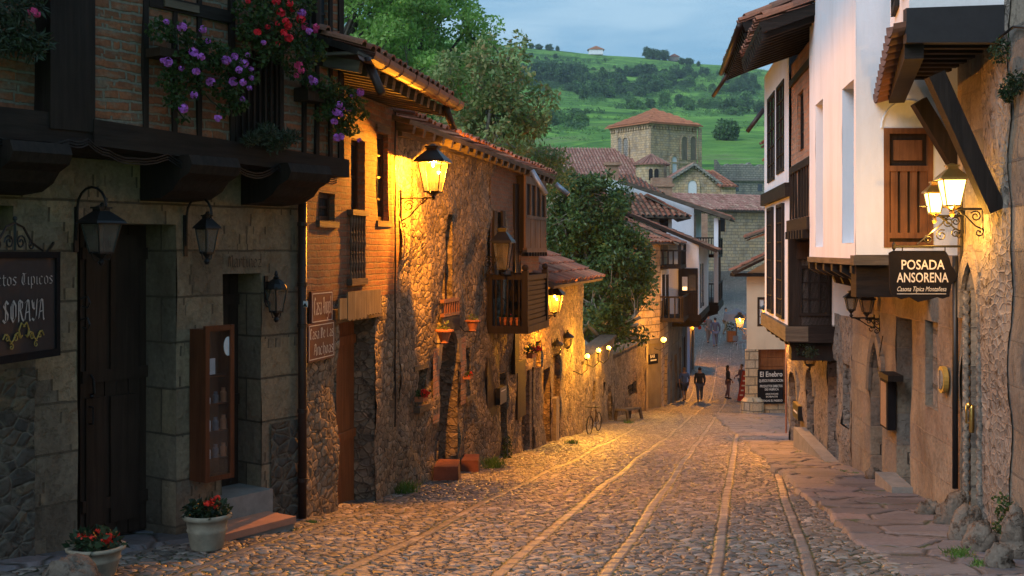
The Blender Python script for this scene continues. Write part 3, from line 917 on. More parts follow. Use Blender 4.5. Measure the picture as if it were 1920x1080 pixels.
def window(th, F, s0, s1, z0, z1, out, fmat, gmat, nx=2, nz=3, fr=.05, name='window', bars=False, sill=None):
    mb = MB()
    F.box(mb, s0, s0 + fr, z0, z1, out - .05, out); F.box(mb, s1 - fr, s1, z0, z1, out - .05, out)
    F.box(mb, s0 + fr, s1 - fr, z0, z0 + fr, out - .05, out - .002); F.box(mb, s0 + fr, s1 - fr, z1 - fr, z1, out - .05, out - .002)
    for i in range(1, nx):
        x = s0 + (s1 - s0) * i / nx; F.box(mb, x - .012, x + .012, z0 + fr, z1 - fr, out - .04, out - .008)
    for j in range(1, nz):
        x = z0 + (z1 - z0) * j / nz; F.box(mb, s0 + fr, s1 - fr, x - .011, x + .011, out - .038, out - .012)
    wdw = th.part(name, mb, fmat)
    p = MB(); F.box(p, s0 + .01, s1 - .01, z0 + .01, z1 - .01, out - .045, out - .03)
    th.part('pane', p, gmat, wdw)
    if sill:
        q = MB(); F.box(q, s0 - .06, s1 + .06, z0 - .07, z0 - .002, out - .1, sill); th.part('sill', q, M['wgr'], wdw)
    if bars:
        q = MB()
        for i in range(6):
            x = s0 + (s1 - s0) * (i + .5) / 6; q.tube([F.P(x, z0, out + .05), F.P(x, z1, out + .05)], .009, 5)
        th.part('bars', q, M['iron'], wdw)
    return wdw

def lantern_geo(th, h=.5, w=.30, lit=None, dome=False, mats=None, origin=(0, 0, 0), frost=False, energy=0, lcol=(1, .335, .018), bulbz=None):
    """street lantern hanging body, local coordinates, bottom of the body at z=0"""
    O = Vector(origin); iron = mats or M['iron']
    a0, a1 = w * .27, w * .46; zt = h * .60
    fr = MB()
    for sx in (-1, 1):
        for sy in (-1, 1):
            fr.tube([O + Vector((sx * a0, sy * a0, 0)), O + Vector((sx * a1, sy * a1, zt))], .0075, 5)
    for z, a in ((0, a0), (zt, a1)):
        P = [O + Vector((sx * a, sy * a, z)) for sx, sy in ((-1, -1), (1, -1), (1, 1), (-1, 1), (-1, -1))]
        for i in range(4): fr.beam(P[i], P[i + 1], .016, .016)
    fr.lathe([(.012, -.10), (.028, -.075), (.012, -.05), (a0 * .8, -.02), (a0 * 1.25, 0), (.0, .005)], O, 8)
    for sx in (-1, 1):                                        # little curled feet under the body
        fr.tube([O + Vector((sx * a0 * .2, 0, -.05)), O + Vector((sx * a0 * 1.1, 0, -.055)), O + Vector((sx * a0 * 1.45, 0, -.01)), O + Vector((sx * a0 * 1.2, 0, .012))], .006, 5)
    th.part('frame', fr, iron, local=True)
    hd = MB()
    if dome:
        hd.lathe([(a1 * 1.5, zt - .012), (a1 * 1.5, zt), (a1 * 1.2, zt + h * .10), (a1 * .7, zt + h * .2), (a1 * .35, zt + h * .235), (a1 * .45, zt + h * .26), (a1 * .2, zt + h * .31), (a1 * .28, zt + h * .34), (.008, zt + h * .44)], O, 10)
    else:
        q = a1 * 1.22
        for (za, ra, zb, rb) in ((zt, q * 1.08, zt + h * .05, q), (zt + h * .05, q, zt + h * .25, q * .36), (zt + h * .25, q * .36, zt + h * .30, q * .36), (zt + h * .30, q * .46, zt + h * .335, q * .46), (zt + h * .335, q * .3, zt + h * .38, q * .06)):
            c4 = ((-1, -1), (1, -1), (1, 1), (-1, 1))
            hd.hexa([O + Vector((x * ra, y * ra, za)) for x, y in c4] + [O + Vector((x * rb, y * rb, zb)) for x, y in c4])
    th.part('hood', hd, iron, local=True)
    for i, (sx, sy) in enumerate(((-1, -1), (1, -1), (1, 1), (-1, 1))):
        nx_, ny_ = ((1, -1), (1, 1), (-1, 1), (-1, -1))[i]
        b0, b1 = a0 * .97, a1 * .97
        g_ = MB()
        g_.add([O + Vector((sx * b0, sy * b0, .004)), O + Vector((nx_ * b0, ny_ * b0, .004)), O + Vector((nx_ * b1, ny_ * b1, zt - .004)), O + Vector((sx * b1, sy * b1, zt - .004))], [(0, 1, 2, 3)])
        th.part('pane', g_, M['frost'] if frost else (M['pane'] if lit else M['paned']), local=True)
    if lit and not frost:
        bb = MB(); bz = zt - .025
        bb.ball(O + Vector((0, 0, bz)), .022, 8, 6, (1, 1, 1.4))
        th.part('bulb', bb, M['bulb'], local=True, smooth=True)
    if lit:
        ld = bpy.data.lights.new('lamp_light', 'POINT'); ld.energy = energy; ld.color = lcol; ld.shadow_soft_size = .02
        lo = bpy.data.objects.new('lamp_light', ld); COL.objects.link(lo)
        lo.parent = th.o; lo.location = O + Vector((0, 0, (bulbz if bulbz is not None else zt * .86) * 0 + (zt - .06)))
        if frost: lo.location = O + Vector((0, 0, -.16)); 

def bracket(th, F, s, z, L, h, name='bracket', mat=None, swan=False, r=.011, s_dir=0):
    """iron arm from the wall at (s,z) reaching L out; local parts in world coordinates"""
    mb = MB(); ux, uz = F.N3, Z3; b = F.P(s, z, 0)
    F.box(mb, s - .018, s + .018, z - h * .75, z + h * .25, 0, .02)
    if swan:
        P = [b + ux * .02 - uz * h * .5, b + ux * .03 + uz * h * .2]
        for i in range(9):
            a = PI - PI * i / 8
            P.append(b + ux * (.03 + L / 2 + L / 2 * math.cos(a)) + uz * (h * .25 + h * .42 * math.sin(a)))
        mb.tube(P, r, 6)
        mb.tube(scroll(P[-1] - ux * .045, ux, uz, .045, 1.1, 0, 10, -1), r * .8, 5)
        mb.tube([P[-1] - ux * .03 - uz * .02, P[-1] - ux * .03 - uz * .10], r * .6, 5)
    else:
        mb.tube([b, b + ux * L], r, 6)
        mb.tube([b - uz * h * .7, b + ux * L * .28 - uz * h * .55, b + ux * L * .6 - uz * h * .2, b + ux * L * .86], r * .75, 5)
        mb.tube(scroll(b + ux * L * .26 - uz * h * .24, ux, uz, h * .19, 1.5, .5, 14), r * .6, 5)
        mb.tube(scroll(b + ux * L * .66 - uz * h * .11, ux, uz, h * .09, 1.4, 1.5, 10, -1), r * .6, 5)
        mb.tube(scroll(b - uz * h * .78 + ux * .045, ux, uz, .04, 1.1, 3, 8), r * .7, 5)
    return th.part(name, mb, mat or M['iron'])

def wall_lantern(F, px, py_top, py_bot, px_arm, label, lit=False, energy=0, out=None, swan=False, dome=False, frost=False, group=None, py_arm=None, wfac=.62, bulbz=None, lcol=(1, .335, .018), iron=None):
    """lantern whose body spans py_top..py_bot at column px, fixed to wall F at column px_arm"""
    s = F.s(px_arm)
    if out is None:                               # how far out so that it lands in column px
        lo_, hi_ = .02, 1.5
        for _ in range(40):
            m_ = (lo_ + hi_) / 2; q = F.P(s, 0, m_); x_ = CX + FP * q.x / q.y
            q0 = F.P(s, 0, 0); x0 = CX + FP * q0.x / q0.y
            if abs(x_ - x0) < abs(px - x0): lo_ = m_
            else: hi_ = m_
        out = lo_
    q = F.P(s, 0, out); ht = (py_bot - py_top) / FP * q.y; zb = (HY - py_bot) / FP * q.y
    h = ht / 1.0
    body = h * .90
    rz = math.atan2(F.D3.y, F.D3.x)
    th = Thing('wall_lantern', label, 'lantern', (q.x, q.y, zb + h * .12), rz, group)
    lantern_geo(th, body, body * wfac, lit, dome, iron, (0, 0, 0), frost, energy, lcol, bulbz)
    za = F.P(s, 0).z
    if swan:
        bz = zb + h * 1.05; bracket(th, F, s, bz - .12, out + .03, .36, swan=True)
    else:
        bz = zb + h * .01 if py_arm is None else (HY - py_arm) / FP * q.y
        bracket(th, F, s, bz, out, min(.42, h * .62))
    return th

def leafcloud(mb, blobs, n, size, rng, droop=0.0, long=1.6, flat=.0, up=None):
    """leaf-sized folded quads through a set of soft blobs (centre, radius)"""
    wts = np.array([b[1] ** 2 for b in blobs]); wts = wts / wts.sum()
    cnt = rng.multinomial(n, wts)
    vs = []; fs = []
    for (c, r), k in zip(blobs, cnt):
        if k == 0: continue
        d = rng.normal(size=(k, 3)); d /= np.linalg.norm(d, axis=1)[:, None]
        rr = r * rng.uniform(.25, 1, (k, 1)) ** .55
        P = np.array(tuple(c)) + d * rr * np.array([1, 1, .85])
        ax = rng.normal(size=(k, 3)); ax += d * .6; ax[:, 2] -= droop; ax /= np.linalg.norm(ax, axis=1)[:, None]
        b = np.cross(ax, rng.normal(size=(k, 3))); b /= np.linalg.norm(b, axis=1)[:, None] + 1e-9
        nn = np.cross(ax, b)
        s_ = size * rng.uniform(.6, 1.35, (k, 1))
        v0 = P; v1 = P + ax * s_ * long * .5 + b * s_ * .5 + nn * s_ * .12; v2 = P + ax * s_ * long; v3 = P + ax * s_ * long * .5 - b * s_ * .5 + nn * s_ * .12
        base = len(mb.v) + len(vs) * 1
        V = np.stack([v0, v1, v2, v3], 1).reshape(-1, 3)
        base = len(mb.v)
        mb.v.extend(map(tuple, V.tolist()))
        mb.f.extend([(base + 4 * i, base + 4 * i + 1, base + 4 * i + 2, base + 4 * i + 3) for i in range(k)])

def blossom_mesh(r, seed):
    mb = MB(); R = random.Random(seed)
    for i in range(16):
        d = Vector((R.gauss(0, 1), R.gauss(0, 1), R.gauss(0, .8))).normalized()
        c = d * r * .62
        x = d.orthogonal().normalized(); x.rotate(Matrix.Rotation(R.uniform(0, 6), 3, d)); y = d.cross(x)
        q = r * R.uniform(.36, .55)
        mb.add([c, c + x * q + d * q * .3, c + y * q + d * q * .45, c - x * q + d * q * .3, c - y * q + d * q * .2],
               [(0, 1, 2), (0, 2, 3), (0, 3, 4), (0, 4, 1)])
    return mb

def flowering(name, label, cat, F, out, blobs, flowers, lmat, nleaf=1500, lsize=.032, box=None, group=None, sub=None, droop=.5, long=1.2, frad=.036):
    """blobs: (px,py,rpx) on the plane 'out' in front of F; flowers: (px,py,material)"""
    pts = []
    for px, py, r in blobs:
        p = F.at(px, py, out); pts.append((p, r / FP * p.y))
    base = min((p.z - r for p, r in pts)); c0 = pts[0][0]
    th = Thing(name, label, cat, (c0.x, c0.y, base), 0, group)
    mb = MB(); rg = np.random.default_rng(int(blobs[0][0]) + 5)
    leafcloud(mb, [(tuple(p), r) for p, r in pts], nleaf, lsize, rg, droop, long)
    th.part('foliage', mb, lmat)
    st = MB()
    for (p, r), (p2, r2) in zip(pts, pts[1:]):
        if (p - p2).length < .55: st.tube([p, (p + p2) / 2 + Vector((0, 0, -.02)), p2], .006, 4)
    th.part('stem', st, M['leafdk'])
    if box:
        b = MB(); px0, px1, py0, py1 = box
        F.pbox(b, px0, px1, py0, py1, out - .22, out - .02); th.part('planter', b, M['wbrd'])
    for i, (px, py, m) in enumerate(flowers):
        k = F.s(px, out + .12); p = F.at(px, py, out + .13 + .05 * ((i * 7) % 3 - 1))
        f = blossom_mesh(frad * (1 + .25 * ((i * 5) % 3 - 1)), i)
        f.v = [tuple(Vector(v) + p) for v in f.v]
        th.part('blossom', f, M[m])
    return th

def flowerpot(loc, r, h, label, fm, nfl=7, seed=3, mat='stonepot', group=None, leafm_='leafdk'):
    th = Thing('flower_pot', label, 'flower pot', loc, 0, group)
    mb = MB()
    mb.lathe([(r * .66, 0), (r * .70, h * .05), (r * .82, h * .48), (r * .88, h * .55), (r * .84, h * .60), (r * .90, h * .84), (r * 1.04, h * .87), (r * 1.06, h * .97), (r * 1.0, h), (r * .9, h * .99), (r * .86, h * .86)], loc, 28)
    th.part('pot', mb, M[mat], smooth=True)
    so = MB(); so.lathe([(r * .5, h * .80), (r * .87, h * .86), (r * .4, h * .91), (.001, h * .92)], loc, 16); th.part('soil', so, M['soil'])
    rg = np.random.default_rng(seed); L = Vector(loc)
    lf = MB(); leafcloud(lf, [(tuple(L + Vector((r * .5 * math.cos(a), r * .5 * math.sin(a), h * 1.08))), r * .42) for a in (0, 1.3, 2.5, 3.8, 5)], 330, r * .17, rg, 0, 2.0)
    th.part('foliage', lf, M[leafm_])
    for i in range(nfl):
        a = rg.uniform(0, 6.28); q = r * rg.uniform(.2, .8)
        f = blossom_mesh(r * .17, i + seed); c = L + Vector((q * math.cos(a), q * math.sin(a), h * rg.uniform(1.12, 1.4)))
        f.v = [tuple(Vector(v) + c) for v in f.v]; th.part('blossom', f, M[fm])
    return th

# ================================================================= LEFT: nearest timber house
F1 = Fac((-2.05 - .5735 * 9, 11.4 - .8192 * 9), (-2.05, 11.4))
S1 = F1.L
SO = lambda px, o=0: F1.s(px, o)
hA = Thing('timber_house', 'dark timber-framed house on the left with stone ground floor and geraniums', 'house', (-4.5, 7.9, g(8)))
d1 = (SO(145), SO(330), g(9) - .3, F1.z(240, 419), .42)
d2 = (SO(416), SO(489), g(10) - .3, F1.z(450, 513), .32)
wsm = (SO(-90), SO(24), F1.z(0, 432), F1.z(0, 385), .25)
zt1 = .80
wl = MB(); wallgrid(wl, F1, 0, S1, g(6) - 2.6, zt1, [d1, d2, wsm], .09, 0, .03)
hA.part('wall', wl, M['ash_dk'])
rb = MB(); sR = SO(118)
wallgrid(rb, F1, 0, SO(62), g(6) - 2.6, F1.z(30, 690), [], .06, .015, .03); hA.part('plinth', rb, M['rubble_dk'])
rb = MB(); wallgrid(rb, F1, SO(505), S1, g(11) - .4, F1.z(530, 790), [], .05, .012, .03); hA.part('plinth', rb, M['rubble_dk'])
sh = MB(); shell(sh, F1, 0, S1, g(6) - 2.6, 4.6, 5.5); hA.part('side_wall', sh, M['ash_dk'])
# doors
d = MB(); fl = F1
zt = d1[3]; zb = g(9.5) - .02
dd = plank_door(hA, F1, SO(150, -.4), SO(266, -.4) + .1, zb, zt, -.40, M['wbrd'], 6)
mbp = MB()
for (a, b, c, e) in ((162, 200, 440, 700), (208, 258, 440, 690), (162, 200, 745, 985), (208, 258, 740, 975)):
    F1.pbox(mbp, a, b, c, e, -.40, -.375)
hA.part('panel', mbp, M['wbrd'], dd)
kn = MB(); kp = F1.at(170, 725, -.36); kn.tube([kp + Z3 * .1, kp + F1.N3 * .04 + Z3 * .06, kp + F1.N3 * .05 - Z3 * .05, kp - Z3 * .07], .012, 6)
kn.ball(kp - Z3 * .08 + F1.N3 * .02, .02); hA.part('knocker', kn, M['iron'], dd)
for yy in (560, 600):
    hk = MB(); a = F1.at(150, yy, .02); hk.tube([a, a + F1.N3 * .10 + Z3 * .02, a + F1.N3 * .13 - Z3 * .03, a + F1.N3 * .10 - Z3 * .07, a + F1.N3 * .03 - Z3 * .06], .008, 5); hA.part('door_hook', hk, M['iron'])
plank_door(hA, F1, SO(416), SO(489) , g(11) - .1, d2[3], -.30, M['wbrd'], 4)
bk = MB(); F1.box(bk, wsm[0], wsm[1], wsm[2], wsm[3], -.25, -.22); hA.part('shutter', bk, M['wdk'])
# jettied upper floor
JO = .45
sJ0, sJ1 = -.3, F1.s(641, JO)
sB = F1.s(172, JO)                                    # corner post
beam = MB()
def hb(mb, sa, za0, za1, sb, zb0, zb1, o0, o1):
    mb.hexa([F1.P(sa, za0, o1), F1.P(sb, zb0, o1), F1.P(sb, zb0, o0), F1.P(sa, za0, o0), F1.P(sa, za1, o1), F1.P(sb, zb1, o1), F1.P(sb, zb1, o0), F1.P(sa, za1, o0)])
hb(beam, sB - .02, .80, 1.0, sJ1 + .04, .70, .87, JO - .25, JO + .06)
hb(beam, sJ0, .78, 1.04, sB - .02, .80, 1.02, JO - .25, JO + .03)
hA.part('floor_beam', beam, M['wdkh'])
sof = MB(); F1.box(sof, sJ0, sJ1, .74, .80, -.05, JO - .25); hA.part('soffit', sof, M['wdkh'])
corb = [(-140, -60), (0, 112), (336, 430), (522, 640)]
for a, b in corb:
    cb = MB(); s0, s1 = F1.s(a, .5), F1.s(b, .5)
    s1 = min(s1, s0 + .52)
    o_ = F1.P(s0, 0, 0)
    out = [(0, .42), (0, .78), (.62, .78), (.66, .70), (.62, .63), (.5, .58), (.42, .50), (.28, .44)]
    cb.prism([(x, z) for x, z in out], o_, F1.N3, Z3, F1.D3 * (s1 - s0))
    hA.part('corbel', cb, M['wdk'])
# brick infill with window openings
win_bar = (F1.s(436, JO), F1.s(522, JO), F1.z(478, 272, JO), F1.z(478, 96, JO), .14)
win_up = (F1.s(566, JO), F1.s(622, JO), F1.z(594, 104, JO), F1.z(594, -60, JO), .12)
br = MB(); wallgrid(br, F1, sB, sJ1, .86, 4.4, [win_bar, win_up], .12, JO, .03)
br2 = MB(); wallgrid(br2, F1, sJ0, sB - .06, .98, 4.4, [], .12, JO - .16, .02)
hA.part('brick_infill', br, M['brick_dk']); hA.part('brick_infill', br2, M['brick_dk'])
eb = MB(); q0 = F1.P(sJ1, .74, JO); q1 = F1.P(sJ1, .74, -2.5)
eb.hexa([q0 + F1.D3 * -.2, q0, q1, q1 + F1.D3 * -.2] + [p + Z3 * 3.7 for p in (q0 + F1.D3 * -.2, q0, q1, q1 + F1.D3 * -.2)])
hA.part('end_wall', eb, M['brick_dk'])
st = MB()
F1.box(st, F1.s(88, JO), sB, .9, 4.4, JO - .3, JO + .045)
hA.part('corner_post', st, M['wdk'])
for a, b in ((266, 276), (322, 330), (368, 376), (566, 572), (590, 596), (615, 621), (633, 642)):
    t_ = MB(); y0 = 4.4
    F1.box(t_, F1.s(a, JO), F1.s(b, JO), .84, y0, JO - .05, JO + .022); hA.part('stud', t_, M['wdk'])
t_ = MB(); F1.box(t_, F1.s(276, JO), F1.s(436, JO), F1.z(360, 30, JO), F1.z(360, 6, JO), JO - .05, JO + .03); hA.part('rail', t_, M['wdkh'])
t_ = MB(); F1.pbox(t_, 560, 640, 110, 122, JO - .05, JO + .035); hA.part('rail', t_, M['wdkh'])
t_ = MB(); F1.box(t_, F1.s(428, JO), F1.s(437, JO), .84, 4.4, JO - .05, JO + .03); F1.box(t_, F1.s(521, JO), F1.s(528, JO), .84, 4.4, JO - .05, JO + .03)
hA.part('window_post', t_, M['wdk'])
dk = MB(); F1.box(dk, win_bar[0], win_bar[1], win_bar[2], win_bar[3], JO - .16, JO - .13); hA.part('shutter', dk, M['wdk'])
bz = MB()
for i in range(8):
    x = win_bar[0] + (win_bar[1] - win_bar[0]) * (i + .5) / 8
    bz.beam(F1.P(x, win_bar[2], JO + .01), F1.P(x, win_bar[3], JO + .01), .022, .022, F1.N3)
F1.box(bz, win_bar[0], win_bar[1], win_bar[2] - .02, win_bar[2] + .05, JO - .04, JO + .05)
hA.part('balusters', bz, M['wdk'])
window(hA, F1, win_up[0], win_up[1], win_up[2], win_up[3], JO - .01, M['grey_w'], M['glassd'], 3, 4, .04)
t_ = MB(); F1.pbox(t_, 310, 374, 4, 18, JO, JO + .05); hA.part('window_board', t_, M['wgr'])
rf = MB(); F1.box(rf, sJ0 - .3, sJ1 + .3, 4.4, 4.5, -5.5, JO + .6); hA.part('roof', rf, M['tile'])

# things on it
cb = MB()
pts = [(-60, 258), (0, 264), (60, 273), (130, 268), (165, 266), (205, 288), (250, 302), (315, 294), (370, 318), (430, 305), (480, 330), (520, 313), (560, 330), (585, 322), (615, 340), (640, 330)]
for dz, oo in ((0, .07), (.022, .08), (-.02, .075)):
    P = []
    for (a, b), (c, e) in zip(pts, pts[1:]):
        for t in (0, .33, .66):
            P.append(F1.at(a + (c - a) * t, b + (e - b) * t + 5 * math.sin(PI * t), JO + oo) + Z3 * dz)
    cb.tube(P, .007, 5)
single('power_cable', 'bundle of dark cables drooping along the timber beam under the brick upper floor', 'cable', cb, M['iron'])

wall_lantern(F1, 190, 384, 486, 141, 'widest unlit black lantern on a swan-neck bracket beside the tall dark door', swan=True, wfac=.60)
wall_lantern(F1, 388, 400, 484, 346, 'unlit black lantern hanging under the beam end, over the wooden display case', swan=True, wfac=.42)
wall_lantern(F1, 518, 512, 594, 497, 'small unlit black lantern with a domed hood right of the narrow shop doorway', dome=True, py_arm=530, wfac=.42)

# lettering over the narrow door
lm = MB(); a = F1.at(426, 502, .012); b = F1.at(490, 502, .012)
u = (b - a); L = u.length; u.normalize()
bltext(lm, 'Martinez', a, u, Z3, .11, L, .012, .17)
single('iron_lettering', 'dark metal blackletter letters fixed over the narrow shop doorway', 'lettering', lm, M['iron'])

# big shop board, turned a little from the wall
FS = Fac((-3.446 - .196 * 1.12, 8.9 - .981 * 1.12), (-3.446, 8.9))
sg = Thing('shop_sign', 'large dark slate board with white blackletter words, gold flourish and iron crest', 'sign', FS.P(.56, -.8))
z0, z1 = -.775, -.02
b_ = MB(); FS.box(b_, 0, FS.L, z0, z1, -.05, 0); sg.part('board', b_, M['slate'])
fr = MB(); t = .035
FS.box(fr, -.01, FS.L + .01, z1 - t, z1 + .012, -.06, .018); FS.box(fr, -.01, FS.L + .01, z0 - .02, z0 + t, -.06, .018)
FS.box(fr, -.01, t, z0 + t, z1 - t, -.055, .016); FS.box(fr, FS.L - t, FS.L + .01, z0 + t, z1 - t, -.055, .016)
sg.part('frame', fr, M['black'])
def putbl(mb, txt, px0, px1, py, hh, FSx, out=.004, nib=.15):
    a = FSx.at(px0, py, out); b = FSx.at(px1, py, out); L = (b - a).length
    a.z = b.z = (a.z + b.z) / 2
    bltext(mb, txt, a, (b - a) / (b - a).length, Z3, hh, L, .004, nib)
def putsign(mb, txt, px0, px1, py, hh, FSx, out=.004, shear=0, bold=0.0, ext=.006):
    a = FSx.at(px0, py, out); b = FSx.at(px1, py, out); L = (b - a).length
    a.z = b.z = (a.z + b.z) / 2
    textmb(mb, txt, a, (b - a) / (b - a).length, Z3, hh, L, ext, shear, bold)
l_ = MB(); putbl(l_, 'Productos Tipicos', -62, 100, 536, .085, FS, .004, .13); sg.part('lettering', l_, M['letterg'])
l_ = MB(); putbl(l_, 'SORAYA', 4, 84, 604, .155, FS, .004, .15); sg.part('lettering', l_, M['letterg'])
gl = MB()
for sx in (-1, 1):
    c = FS.at(45, 618, .012); ux = FS.D3 * sx
    P = [c + Z3 * .02 - ux * .01, c + ux * .03 + Z3 * .05, c + ux * .06, c + ux * .04 - Z3 * .06, c + ux * .02 - Z3 * .04]
    gl.tube(P, .006, 5)
    P = [c + ux * .05 - Z3 * .05 + ux * .13 * i / 8 * 1.5 + Z3 * (.035 * math.sin(i * 1.2)) for i in range(9)]
    gl.tube(P, .006, 5)
    for i in (2, 4, 6): gl.tube(scroll(P[i] - Z3 * .03, ux, Z3, .028, 1.1, 1, 9), .005, 4)
sg.part('flourish', gl, M['gold'])
cr = MB(); c = FS.P(.62, z1 + .02, -.02)
for sx in (-1, 1):
    ux = FS.D3 * sx
    cr.tube([c + ux * .34, c + ux * .2 + Z3 * .06, c + ux * .1 + Z3 * .17, c + Z3 * .2], .009, 5)
    cr.tube(scroll(c + ux * .07 + Z3 * .06, ux, Z3, .055, 1.5, 0), .007, 5); cr.tube(scroll(c + ux * .2 + Z3 * .04, ux, Z3, .035, 1.3, 2), .007, 5)
cr.tube([c, c + Z3 * .22], .01, 5); cr.ball(c + Z3 * .23, .018)
cr.tube([FS.P(.3, z1, -.02), F1.P(F1.s(-20), .25, 0)], .012, 5)
cr.tube([FS.P(1.0, z1, -.02), F1.P(F1.s(100), .06, 0)], .012, 5)
sg.part('crest', cr, M['iron'])

# display case
dc = Thing('display_case', 'reddish wooden display case with a glass door beside the narrow shop doorway', 'display case', F1.P(F1.s(385), -1.5, .1))
sa, sb = F1.s(354, .0), F1.s(408, .0)
FC = Fac((F1.P(sa, 0, .06).x, F1.P(sa, 0, .06).y), (F1.P(sb, 0, .06).x, F1.P(sb, 0, .06).y))
zA, zB = F1.z(385, 905, .2), F1.z(385, 618, .2)
o = .13
b_ = MB(); FC.box(b_, 0, FC.L, zA, zB, -.05, -.02)
FC.box(b_, 0, .025, zA, zB, -.02, o); FC.box(b_, FC.L - .025, FC.L, zA, zB, -.02, o)
FC.box(b_, .025, FC.L - .025, zA, zA + .03, -.02, o - .002); FC.box(b_, .025, FC.L - .025, zB - .03, zB, -.02, o - .002)
dc.part('cabinet', b_, M['wcab'])
b_ = MB(); t = .045
FC.box(b_, 0, t, zA, zB + .03, o, o + .03); FC.box(b_, FC.L - t, FC.L, zA, zB + .03, o, o + .03)
FC.box(b_, t, FC.L - t, zA, zA + t, o, o + .028); FC.box(b_, t, FC.L - t, zB - t + .03, zB + .03, o, o + .028)
dr = dc.part('door', b_, M['wcab'])
b_ = MB(); FC.box(b_, t, FC.L - t, zA + t, zB - .02, o + .008, o + .013); dc.part('pane', b_, M['case'], dr)
R = random.Random(5)
for zz in (.18, .42, .66, .9):
    b_ = MB(); FC.box(b_, .03, FC.L - .03, zA + zz, zA + zz + .012, 0, o - .02); dc.part('shelf', b_, M['wcab'])
b_ = MB(); FC.box(b_, .09, .15, zB - .40, zB - .26, .10, .11); dc.part('card', b_, M['paper'])
b_ = MB(); b_.lathe([(.001, -.005), (.05, -.004), (.05, .004), (.001, .005)], (0, 0, 0), 14)
b_.v = [tuple(FC.P(.27, zB - .16, .14) + FC.D3 * v[0] + Z3 * v[1] * 1.7 + FC.N3 * v[2]) for v in b_.v]; dc.part('badge', b_, M['paper'])
for zz in (.192, .432, .672):
    for k in range(3):
        j = MB(); hh = R.uniform(.07, .13)
        j.lathe([(.026, 0), (.028, hh * .7), (.018, hh * .8), (.018, hh)], FC.P(.08 + k * .09, zA + zz, .09), 8)
        single('jar', 'little jar on the %s shelf inside the wooden display case, %s' % ({.192: 'lowest', .432: 'second', .672: 'third'}[zz], ('left side', 'in the middle', 'right side')[k]), 'jar', j, M[('paper', 'c_grey', 'terra')[k]], 'jars in the display case')

# steps
stp = Thing('door_steps', 'two stone steps with a terracotta tread at the narrow shop doorway', 'steps', F1.P(F1.s(480), g(10.5), .3))
b_ = MB(); F1.box(b_, F1.s(392), F1.s(489), g(11) - .3, F1.z(440, 932, .15), -.3, .16); stp.part('upper_step', b_, M['step_g'])
s0_, s1_ = F1.s(425, .55), F1.s(548, .5)
b_ = MB(); F1.box(b_, s0_, s1_, g(11.5) - .3, -2.46, .16, .52); stp.part('lower_step', b_, M['step_g'])
b_ = MB(); F1.box(b_, s0_ - .01, s1_ + .01, -2.46, -2.40, .16, .54); stp.part('tread', b_, M['step_r'])

def gnd(px, py):                                  # point of the street under a photo pixel
    k, q = (px - CX) / FP, (HY - py) / FP; y = 5.0
    while y < 115:
        if g(y) >= q * y: break
        y += .02
    return Vector((k * y, y, g(y)))
p = gnd(388, 1036); flowerpot((p.x, p.y, p.z + .03), 43 / FP * p.y, 66 / FP * p.y, 'pale stone pot with small red flowers in front of the display case', 'fl_or', 7, 3)
p = gnd(180, 1085); flowerpot((p.x, p.y, p.z + .03), 52 / FP * p.y, 55 / FP * p.y, 'pale stone pot full of scarlet flowers at the foot of the tall dark door', 'fl_or', 13, 9)
p = gnd(125, 1112); b_ = MB(); b_.ball((p.x, p.y, p.z + .02), .19, 18, 12, (1.05, .9, .95), .35, 3); single('boulder', 'rounded boulder at the bottom left corner beside the scarlet flower pot', 'boulder', b_, M['rock'], smooth=True)

flowering('geranium', 'trailing geranium with purple flowers under the brick upper floor', 'geranium', F1, JO + .22,
    [(300, 55, 26), (335, 62, 26), (365, 85, 28), (345, 120, 34), (320, 150, 24), (326, 190, 18), (345, 222, 10), (395, 100, 34), (430, 120, 34), (462, 142, 26), (425, 165, 28), (445, 195, 22), (420, 208, 12), (370, 160, 24), (335, 175, 18)],
    [(a, b, 'fl_pu') for a, b in ((312, 41), (341, 51), (380, 55), (390, 77), (363, 97), (377, 107), (305, 114), (315, 116), (368, 134), (340, 128), (424, 113), (440, 106), (464, 103), (457, 119), (448, 131), (471, 129), (438, 153), (456, 154), (468, 165), (395, 153), (364, 178), (455, 186), (344, 203), (409, 221), (471, 146))],
    M['leaf'], 2600, .030, (300, 400, 96, 112))
flowering('geranium', 'lush geranium with red and pink flowers around the barred window', 'geranium', F1, JO + .26,
    [(470, 20, 34), (510, 40, 36), (550, 60, 34), (585, 90, 26), (540, 100, 34), (500, 80, 30), (460, 60, 22), (520, -10, 44), (560, 5, 34), (575, 120, 18), (550, 135, 16), (455, 95, 16), (490, 115, 14), (600, 105, 10)],
    [(a, b, 'fl_rd') for a, b in ((465, 2), (518, 2), (543, 6), (548, 18), (527, 23), (536, 40), (520, 45), (540, 47), (483, 60), (502, 50), (541, 71), (532, 61), (520, 82), (564, 36), (512, -12), (560, -14))] +
    [(a, b, 'fl_pk') for a, b in ((573, 50), (593, 50), (592, 58), (560, 122), (565, 132), (556, 142))] + [(566, 24, 'fl_pu'), (580, 58, 'fl_pu'), (494, 80, 'fl_pu')],
    M['leaf'], 3000, .030, (470, 560, 58, 78))
flowering('geranium', 'trailing geranium with lilac flowers at the far corner of the brick upper floor', 'geranium', F1, JO + .2,
    [(585, 150, 20), (612, 165, 26), (640, 180, 28), (662, 195, 24), (640, 215, 28), (620, 205, 22), (655, 240, 18), (632, 250, 12), (680, 215, 12), (600, 215, 14)],
    [(a, b, 'fl_pu') for a, b in ((583, 146), (588, 153), (636, 196), (642, 203), (631, 210), (637, 214), (660, 180), (676, 173), (627, 228), (654, 206), (632, 258), (640, 256), (674, 263))],
    M['leaf'], 1900, .028, (578, 612, 165, 190))
